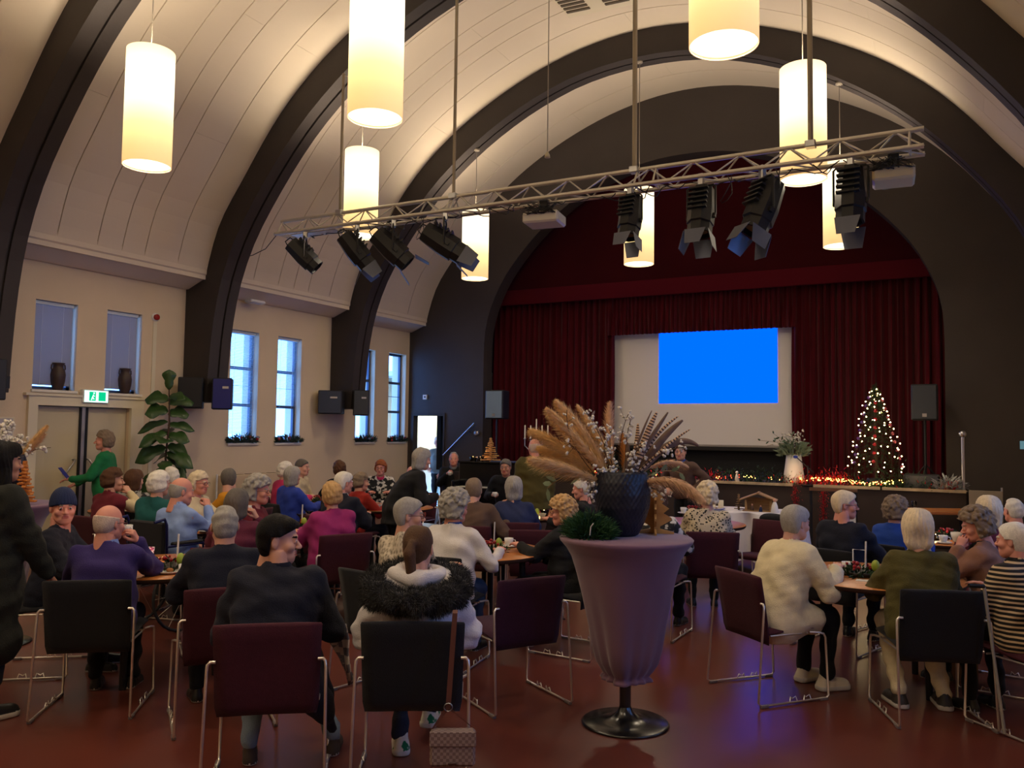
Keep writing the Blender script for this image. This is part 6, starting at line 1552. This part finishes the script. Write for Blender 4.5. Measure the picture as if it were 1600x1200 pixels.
# ---------------- wall things on the left ----------------
t = thing('exit_sign', 'lit green emergency exit sign over the double door', 'sign', (XL+.03, 7.09, 2.03)); MB().box(-.03, .05, -.19, .19, 0, .18, .01).build('housing', m_white, t)
f = MB().box(.05, .054, -.17, .17, .012, .165).build('sign_face', glow('exit_white', (200, 255, 235), 1.6), t)
gg = glow('exit_green', (10, 190, 130), 1.1); MB().box(.054, .056, -.105, .0-.01, .03, .15).build('green_field', gg, t); MB().box(.054, .056, .03, .135, .03, .15).build('green_field', gg, t)
wg = glow('exit_white', (200, 255, 235), 1.6); MB().box(.056, .058, .05, .12, .04, .14).build('door_pictogram', gg, t)
mb = MB(); mb.tube([(.058, -.075, .04), (.058, -.06, .08), (.058, -.045, .11)], .007, 5); mb.tube([(.058, -.06, .08), (.058, -.035, .05)], .006, 5); mb.tube([(.058, -.05, .10), (.058, -.03, .09)], .005, 5); mb.ball((.058, -.04, .13), .011, 8, 6); mb.build('running_figure', wg, t)
t = thing('fire_alarm', 'round red fire alarm on the cream wall right of the second window', 'alarm', (XL, 8.02, 3.31)); MB().lathe([(.06, 0), (.06, .02), (.001, .02)], 20, M=Matrix.Rotation(R90, 4, 'Y')).build('back_plate', m_white, t); MB().lathe([(.04, .02), (.042, .055), (.03, .06), (.001, .06)], 20, M=Matrix.Rotation(R90, 4, 'Y')).build('sounder', mat('alarm_red', (150, 20, 18), .3), t)
MB().box(0, .014, 7.99, 8.05, .3, 3.25).build('x', m_trimw).name = 'cable_duct'; tag(bpy.data.objects['cable_duct'], 'cream cable duct running down the wall below the fire alarm', 'duct'); bpy.data.objects['cable_duct'].location = (XL, 0, 0)
t = thing('junction_box', 'small white emergency light on the ledge soffit above the bright windows', 'lamp', (XL+.2, 9.75, 3.80)); MB().box(-.08, .08, -.16, .16, -.05, .0, .015).build('housing', m_white, t); MB().box(-.06, .06, -.12, .12, -.058, -.05, .004).build('lens', mat('pale_lens', (200, 205, 220), .2), t)
t = thing('wall_frame', 'pale framed notice at the left edge of the door wall', 'frame', (XL, 5.85, 1.52)); MB().box(.0, .02, -.2, .2, 0, .3, .004).build('frame', m_trimw, t); MB().box(.02, .022, -.18, .18, .02, .28).build('sheet', mat('pale_lilac_paper', (190, 184, 190), .7), t)
t = thing('thermostat', 'small white thermostat above the doorway on the dark wall', 'thermostat', (-9.77, YB, 2.42)); MB().box(-.05, .05, -.03, 0, -.05, .05, .006).build('housing', m_white, t); MB().box(-.012, .02, -.033, -.03, -.015, .02).build('dial', m_black, t)
def amphora(y, label):
    t = thing('amphora_vase', label, 'vase', (XL+.02-.06, y, 2.18))
    MB().lathe([(.001, .0), (.055, 0), (.062, .02), (.085, .12), (.092, .2), (.08, .26), (.06, .29), (.058, .33), (.08, .35), (.075, .355), (.05, .33), (.05, .29)], 28).build('vase_body', mat('bronze_brown', (66, 50, 44), .45, noise=(10, .2)), t)
    for s_ in (-1, 1): MB().tube([(0, s_*.07, .25), (0, s_*.095, .28), (0, s_*.09, .33), (0, s_*.06, .335)], .009, 6).build('handle', mat('bronze_brown', (66, 50, 44)), t)
amphora(6.62, 'bronze amphora on the sill of the left blind-covered window'); amphora(7.6, 'bronze amphora on the sill of the right blind-covered window')
for k, (y, lb) in enumerate(((9.75, 'first'), (10.8, 'second'), (12.93, 'third'), (13.97, 'fourth'))):
    t = thing('sill_garland', 'dark green garland on the sill of the %s bright window from the left' % lb, 'garland', (XL+.02, y, 1.485))
    mb = sprig_mesh(620, .32, .15, 200+k, 1, .07, .008)
    mb.V = [(v[0]*.22, v[1], v[2]) for v in mb.V]; f = mb.build('greenery', mat('blackish_green', (28, 44, 34), .7), t)
    rr = random.Random(k)
    for j in range(9): MB().ball((rr.uniform(0, .06), rr.uniform(-.28, .28), rr.uniform(.03, .1)), rr.uniform(.014, .028), 8, 6).build('bauble', m_berry if j % 2 else mat('grey_bauble', (130, 130, 140), .3), t)
# ---------------- stage things ----------------
pn = thing('upright_piano', 'black upright piano left of the stage with candles on top', 'piano', (-7.08, 12.75, 0), rad(4)); m_pi = mat('piano_black', (12, 12, 14), .2, coat=.5)
MB().box(-.75, .75, -.1, .25, .08, 1.16, .012).build('cabinet', m_pi, pn); MB().box(-.77, .77, -.13, .28, 1.16, 1.19, .008).build('lid', m_pi, pn)
MB().box(-.75, .75, -.36, -.1, .62, .74, .01).build('key_bed', m_pi, pn); MB().box(-.68, .68, -.34, -.12, .74, .752).build('keys', mat('ivory_keys', (220, 214, 196), .3), pn)
for x in (-1, 1): MB().box(x*.74-.03, x*.74+.03, -.36, -.1, 0, .62, .008).build('leg', m_pi, pn); MB().box(x*.74-.03, x*.74+.03, -.36, -.1, .74, .86, .02).build('cheek', m_pi, pn)
MB().box(-.7, .7, -.08, .22, 0, .08).build('plinth', m_pi, pn)
for k, px_ in enumerate(((-7.800, 12.411), (-7.485, 12.523), (-7.351, 12.538))):
    if k: candle(*px_, 1.19, 'lit tealight on the piano, %s of a pair' % ('left' if k == 1 else 'right'), 1.7, 1.0)
slat_tree(*(-7.167, 12.580), 1.19, .42, .36, 'wooden slat tree ornament on top of the piano', .8)
tag(MB().box(-.22, .22, -.14, .14, 0, .02, .003).build('sheet_music', mat('blue_book', (70, 80, 110), .6), None, (*(-6.892, 12.614), 1.19)), 'bluish music book lying on the piano', 'book')
t = thing('handrail', 'slanting silver handrail on the dark wall beside the stage steps', 'handrail', (0, YB-.08, 0)); MB().tube([(-9.25, 0, 1.22), (-8.52, 0, 1.88)], .02, 10).build('rail', m_steel, t)
for x, z in ((-9.1, 1.34), (-8.65, 1.75)): MB().tube([(x, 0, z), (x, .04, z-.05), (x, .08, z-.05)], .009, 6).build('bracket', m_steel, t)
t = thing('wall_lamp_round', 'small round fitting on the dark wall at the top of the handrail', 'fitting', (-8.5, YB, 1.68)); MB().lathe([(.06, 0), (.055, .05), (.03, .06), (.001, .06)], 16, M=Matrix.Rotation(R90, 4, 'X')).build('housing', m_steel, t)
cd = thing('candelabrum', 'silver candelabrum with five white candles behind the pampas', 'candelabrum', (*(-6.936, 13.898), .96))
MB().lathe([(.001, .0), (.09, .0), (.08, .02), (.02, .05), (.015, .3), (.03, .34), (.015, .38), (.015, .72), (.03, .74)], 16).build('stem', m_steel, cd)
for x in (-.24, -.12, 0, .12, .24):
    h = .74 if x == 0 else .62
    if x: MB().tube([(0, 0, .45), (x*.6, 0, .42), (x, 0, .5), (x, 0, h-.0)], .009, 6).build('arm', m_steel, cd)
    MB().lathe([(.001, h), (.028, h+.01), (.03, h+.02), (.012, h+.02)], 12, (x, 0, 0)).build('cup_holder', m_steel, cd); MB().lathe([(.013, h+.02), (.012, h+.26), (.001, h+.27)], 10, (x, 0, 0)).build('candle', m_wax, cd)
# christmas tree
tr = thing('christmas_tree', 'lit christmas tree with pink and purple baubles on the right of the stage', 'christmas tree', (-1.08, 13.85, .96))
r = random.Random(22); mb = MB()
MB().tube([(0, 0, 0), (0, 0, 1.5)], .025, 8).build('trunk', m_wire, tr); MB().lathe([(.001, 0), (.16, 0), (.13, .12), (.001, .12)], 20).build('stand', m_black, tr)
def trad(z): u = (z-.18)/1.38; return max(.03, .42*(1-u)**.75*(1 if u > .06 else .85)) if u < 1 else .02
for k in range(230):
    z = .2+1.34*(k/230); a = k*2.4; R_ = trad(z)*r.uniform(.8, 1.12); b0 = Vector((0, 0, z+.03)); tip = Vector((R_*math.cos(a), R_*math.sin(a), z-.05*R_/.4+r.uniform(-.03, .03)))
    for j in range(30):
        u = r.uniform(.25, 1); c = b0.lerp(tip, u); d = ((tip-b0).normalized()+Vector((r.gauss(0, .8), r.gauss(0, .8), r.gauss(0, .6)))).normalized(); s_ = d.cross(Vector((0, 0, 1))).normalized()*.004; L = r.uniform(.035, .07)
        mb.add([c-s_, c+s_, c+d*L], [(0, 1, 2)])
f = mb.build('needles', mat('tree_needles', (38, 66, 34), .7, noise=(15, .3)), tr); f['kind'] = 'stuff'
m_fairy = glow('fairy_light', (255, 226, 150), 22); me = None
for k in range(92):
    z = .22+1.28*(k/92)**1.08; a = k*2.39996; R_ = trad(z)*1.03; p = (R_*math.cos(a)+r.uniform(-.03, .03), R_*math.sin(a)+r.uniform(-.03, .03), z+r.uniform(-.04, .04))
    if me is None: o = MB().ball((0, 0, 0), .0098, 6, 4).build('fairy_light', m_fairy, tr); me = o.data
    else: o = link('fairy_light', me, tr)
    o.location = p
bm = [mat('bauble_pink', (196, 90, 110), .2, .3), mat('bauble_purple', (110, 70, 150), .2, .3), mat('bauble_red', (160, 30, 40), .2, .3)]
for k in range(26):
    z = .3+1.1*(k/26); a = k*2.1+.5; R_ = trad(z)*1.02; MB().ball((R_*math.cos(a), R_*math.sin(a), z), .028, 10, 8).build('bauble', bm[k % 3], tr)
for z, e in ((.5, 3), (1.0, 2.2)):
    l = bpy.data.lights.new('tree_glow', 'POINT'); l.energy = e; l.color = (1, .78, .45); l.shadow_soft_size = .4; o = bpy.data.objects.new('tree_glow', l); COL.objects.link(o); o.parent = tr; o.location = (0, -.55, z)
# garland along the stage edge
gr = thing('stage_garland', 'fir garland with red tinsel and fairy lights along the stage edge', 'garland', (0, 13.32, .96)); r = random.Random(31)
mb = MB(); mt_ = MB(); 
for k in range(8500):
    x = r.uniform(-6.3, .02); hgt = .08+.07*abs(math.sin(x*2.7))+.03*math.sin(x*7); c = Vector((x, r.gauss(0, .06), abs(r.gauss(0, hgt*.7)))); d = Vector((r.gauss(0, 1), r.gauss(0, 1), r.gauss(.3, 1))).normalized(); s_ = d.cross(Vector((0, 0, 1))).normalized()*.0075; L = r.uniform(.035, .075)
    (mt_ if (math.sin(x*3.1+1)+r.gauss(0, .5) > .35) else mb).add([c-s_, c+s_, c+d*L], [(0, 1, 2)])
f = mb.build('fir_needles', m_fir, gr); f['kind'] = 'stuff'
for gxx in (-5.6, -4.4, -3.2, -2.2, -1.3, -.5):
    l = bpy.data.lights.new('garland_glow', 'POINT'); l.energy = 1.3; l.color = (1, .6, .3); l.shadow_soft_size = .15; o_ = bpy.data.objects.new('garland_glow', l); COL.objects.link(o_); o_.parent = gr; o_.location = (gxx, -.18, .22)
f = mt_.build('red_tinsel', mat('red_tinsel', (214, 20, 34), .4, .2), gr); f['kind'] = 'stuff'
me = None; m_f2 = glow('fairy_light_amber', (255, 196, 90), 12); m_f3 = glow('fairy_light_red', (255, 70, 40), 6)
for k in range(230):
    x = r.choice((r.uniform(-3.4, -.6), r.uniform(-2.1, -.75), r.uniform(-6.2, -3.0), r.uniform(-1.9, -.9)))
    p = (x, r.uniform(-.09, .03), .03+.05*r.random()+.05*abs(math.sin(x*2.7)))
    if me is None: o = MB().ball((0, 0, 0), .0062, 6, 4).build('fairy_light', m_f2, gr); me = o.data
    else: o = link('fairy_light', me, gr)
    o.location = p
    if r.random() < .3 or x < -3: o.material_slots[0].link = 'OBJECT'; o.material_slots[0].material = m_f3 if r.random() < .75 else m_f2
for k, (x, z0) in enumerate(((-2.15, .9), (-1.75, .9), (-1.45, .88))):
    t = thing('hanging_tinsel', 'red tinsel garland hanging down the stage front, %s of three' % ('left', 'middle', 'right')[k], 'garland', (x, 13.1, .3)); mb = MB()
    for j in range(500):
        c = Vector((r.gauss(0, .03), r.gauss(0, .02), r.uniform(.0, z0-.3+.05))); d = Vector((r.gauss(0, 1), r.gauss(0, 1), r.gauss(0, .6))).normalized(); s_ = d.cross(Vector((0, 0, 1))).normalized()*.004; mb.add([c-s_, c+s_, c+d*.04], [(0, 1, 2)])
    f = mb.build('tinsel', mat('red_tinsel', (170, 16, 24)), t); f['kind'] = 'stuff'; MB().tube([(0, 0, .0), (0, 0, z0-.28)], .008, 5).build('cord', m_berry, t)
# pedestal with flowers
pd = thing('white_pedestal', 'white pedestal vase at the right of the screen on the stage', 'pedestal', (*(-2.229, 13.471), .96)); MB().lathe([(.001, 0), (.17, 0), (.165, .03), (.13, .3), (.11, .46), (.1, .46), (.001, .4)], 28).build('pedestal_body', mat('pedestal_white', (226, 222, 214), .5), pd)
fl = thing('flower_arrangement', 'pale green and grey flower arrangement on the white pedestal', 'flowers', (pd.location.x, pd.location.y, 1.40))
f = sprig_mesh(330, .2, .28, 8, .8, .11, .012).build('foliage', m_leafg, fl)
for k in range(6): leafspray(fl, (0, 0, 0), (r.gauss(0, .1), r.gauss(0, .1), .2), (r.gauss(0, .26), r.gauss(0, .15), r.uniform(.2, .45)), 9, .07, .015, m_leafg if k % 2 else m_leafd, 300+k)
for k in range(10): blossom(fl, (0, 0, .05), (r.gauss(0, .1), 0, .2), (r.gauss(0, .2), r.gauss(0, .1), r.uniform(.15, .42)), 400+k, 5, .6, .014)
ms = thing('microphone_stand', 'black microphone stand leaning before the white pedestal', 'stand', (*(-1.988, 13.260), .96)); MB().tube([(0, 0, 0), (0, 0, .3)], .01, 8).build('pole', m_black, ms); MB().tube([(.08, 0, .2), (-.16, 0, .42)], .008, 8).build('boom', m_black, ms); MB().ball((-.18, 0, .43), .025, 10, 8, (1.4, 1, 1)).build('microphone', mat('mic_blue', (40, 60, 160), .4), ms); MB().lathe([(.001, 0), (.11, 0), (.11, .015), (.001, .02)], 20).build('base', m_black, ms)
mo = thing('stage_monitor', 'black monitor box lying at the right of the stage beneath the loudspeaker', 'speaker', (-.42, 13.42, .96)); MB().box(-.26, .22, -.12, .18, 0, .22, .02).build('cabinet', m_box, mo); MB().box(-.23, .19, -.135, -.12, .02, .2, .004).build('grille', m_grille, mo)
po = thing('silver_plant', 'silvery white foliage arrangement at the right corner of the stage', 'flowers', (-.12, 13.36, .96)); sprig_mesh(420, .17, .2, 14, .8, .12, .010).build('foliage', mat('silver_foliage', (176, 178, 176), .6), po)
MB().lathe([(.001, 0), (.1, 0), (.12, .08), (.001, .08)], 18).build('basket', mat('basket_beige', (170, 150, 124), .8, bump=(60, .5)), po)
tb = thing('christmas_figure', 'small white figure standing on the stage edge', 'figurine', (*(-2.992, 12.663), .985)); tb.location.y = 13.22; tb.location.x = -3.05
MB().lathe([(.001, 0), (.04, 0), (.02, .1), (.012, .12)], 14).build('robe', m_china, tb); MB().ball((0, 0, .14), .022, 10, 8).build('head', m_china, tb)
# white cloth table with the crib
ct = thing('buffet_table', 'long table under a white cloth in front of the stage with the crib', 'table', (-2.33, 10.85, 0), rad(2))
for x in (-.5, .5):
    for y in (-.3, .3): MB().tube([(x, y, 0), (x, y, .73)], .018, 8).build('leg', m_leg, ct)
MB().box(-.6, .6, -.38, .38, .73, .745).build('table_top', m_top, ct)
def cloth(w, d, h, drop, label, loc, rz):
    V = []; F = []; n = 96; per = []
    for k in range(n):
        u = k/n*4; s_ = int(u); f = u-s_
        per.append([(-w+2*w*f, -d), (w, -d+2*d*f), (w-2*w*f, d), (-w, d-2*d*f)][s_])
    lv = [(1, h), (1.01, h-.01), (1.02, h-drop*.4), (1.035, h-drop*.75), (1.05, h-drop)]
    V.append((0, 0, h))
    for li, (sc, z) in enumerate(lv):
        for k, (x, y) in enumerate(per): g_ = .018*li*math.sin(k*.9)+.01*li*math.sin(k*1.7+1); V.append((x*sc+g_*(x/w), y*sc+g_*(y/d), z-.006*li*math.sin(k*.9)))
    for k in range(n): F.append((0, 1+k, 1+(k+1) % n))
    for li in range(4):
        for k in range(n): a = 1+li*n+k; b = 1+li*n+(k+1) % n; F.append((a, a+n, b+n, b))
    mb = MB(); mb.add(V, F, True); o = mb.build('tablecloth', m_wc, None, loc, (0, 0, rz)); tag(o, label, 'tablecloth'); return o
cloth(.62, .40, .755, .6, 'white cloth draped over the long table in front of the stage', (-2.33, 10.85, 0), rad(2))
cb = thing('nativity_stable', 'small wooden nativity stable on the white table', 'stable', (-2.22, 10.8, .757), rad(8)); m_cw = wood('crib_wood', (150, 116, 76), (180, 144, 98), 5, .7)
for x in (-.15, .15): MB().box(x-.012, x+.012, -.1, -.08, 0, .14).build('post', m_cw, cb); MB().box(x-.012, x+.012, .08, .1, 0, .14).build('post', m_cw, cb)
MB().box(-.16, .16, .095, .105, 0, .16).build('back_wall', m_cw, cb); MB().box(-.19, .19, -.13, .13, 0, .012).build('base', m_cw, cb)
for s_ in (-1, 1): o = MB().box(-.13, .13, -.15, .15, 0, .012).build('roof_board', m_cw, cb, (s_*.105, 0, .18)); o.rotation_euler = (0, s_*.38, 0)
def fig(x, y, h, m, label):
    t = thing('nativity_figure', label, 'figurine', (x, y, .757), 0, 'nativity figures'); MB().lathe([(.001, 0), (h*.3, 0), (h*.22, h*.5), (h*.12, h*.75), (.001, h*.8)], 12).build('robe', m, t); MB().ball((0, 0, h*.88), h*.13, 8, 6).build('head', SKIN['fair'], t)
fig(-2.0, 10.68, .17, m_china, 'white figure at the right end of the nativity table'); fig(-2.28, 10.7, .09, TOPS['brown'], 'small brown figure in front of the nativity stable'); fig(-2.17, 10.68, .08, TOPS['greyblue'], 'small grey-blue figure in front of the nativity stable')
slat_tree(-2.47, 10.8, .757, .2, .12, 'little brown tree ornament left of the nativity stable', .3, wood('brown_ply', (110, 86, 60), (130, 104, 76), 3, .7), 7)
for k, (x, y) in enumerate(((-2.83, 10.9), (-2.73, 10.92))):
    t = thing('pillar_candle', 'pale pillar candle at the left of the white table, %s one' % ('left', 'right')[k], 'candle', (x, y, .757)); MB().lathe([(.035, 0), (.035, .1), (.001, .1)], 18).build('wax', m_wax, t); MB().tube([(0, 0, .1), (0, 0, .115)], .002, 4).build('wick', m_black, t)
t = thing('blue_lit_plate', 'shiny plate with bluish reflections on the white table', 'plate', (-2.72, 10.62, .757)); MB().lathe([(.001, .004), (.08, 0), (.12, .02), (.118, .022), (.001, .008)], 24).build('dish', mat('mirror_plate', (170, 170, 220), .08, .9), t); t.name = 'plate'
t = thing('high_desk', 'plain wooden desk top near the stage at the right', 'table', (-0.190, 12.634, 0.000), rad(28)); MB().box(-.45, .45, -.3, .3, .70, .74, .006).build('table_top', m_top, t)
for x in (-.4, .4):
    for y in (-.25, .25): MB().tube([(x, y, 0), (x, y, .7)], .02, 8).build('leg', m_leg, t)
t.name = 'desk'
gl = thing('drinking_glass', 'clear drinking glass on the desk near the stage', 'glass', (*(-0.502, 12.409), .74)); MB().lathe([(.001, .004), (.03, 0), (.036, .12), (.034, .12), (.028, .006)], 18).build('glass_body', m_tg, gl)
t = thing('black_rack', 'black stand behind the nativity table with red tinsel on it', 'stand', (-1.55, 12.6, 0)); 
for x in (-.3, .3): MB().tube([(x, 0, 0), (x, 0, .95)], .018, 8).build('post', m_black, t); MB().box(x-.02, x+.02, -.2, .2, 0, .03).build('foot', m_black, t)
MB().box(-.32, .32, -.03, .03, .93, .97).build('crossbar', wood('rack_wood', (110, 76, 54), (130, 92, 64), 3, .5), t); MB().box(.12, .3, -.02, .02, .45, .62, .004).build('shelf', m_white, t)
print('tris', sum(len(o.data.polygons) for o in bpy.data.objects if o.type == 'MESH'))
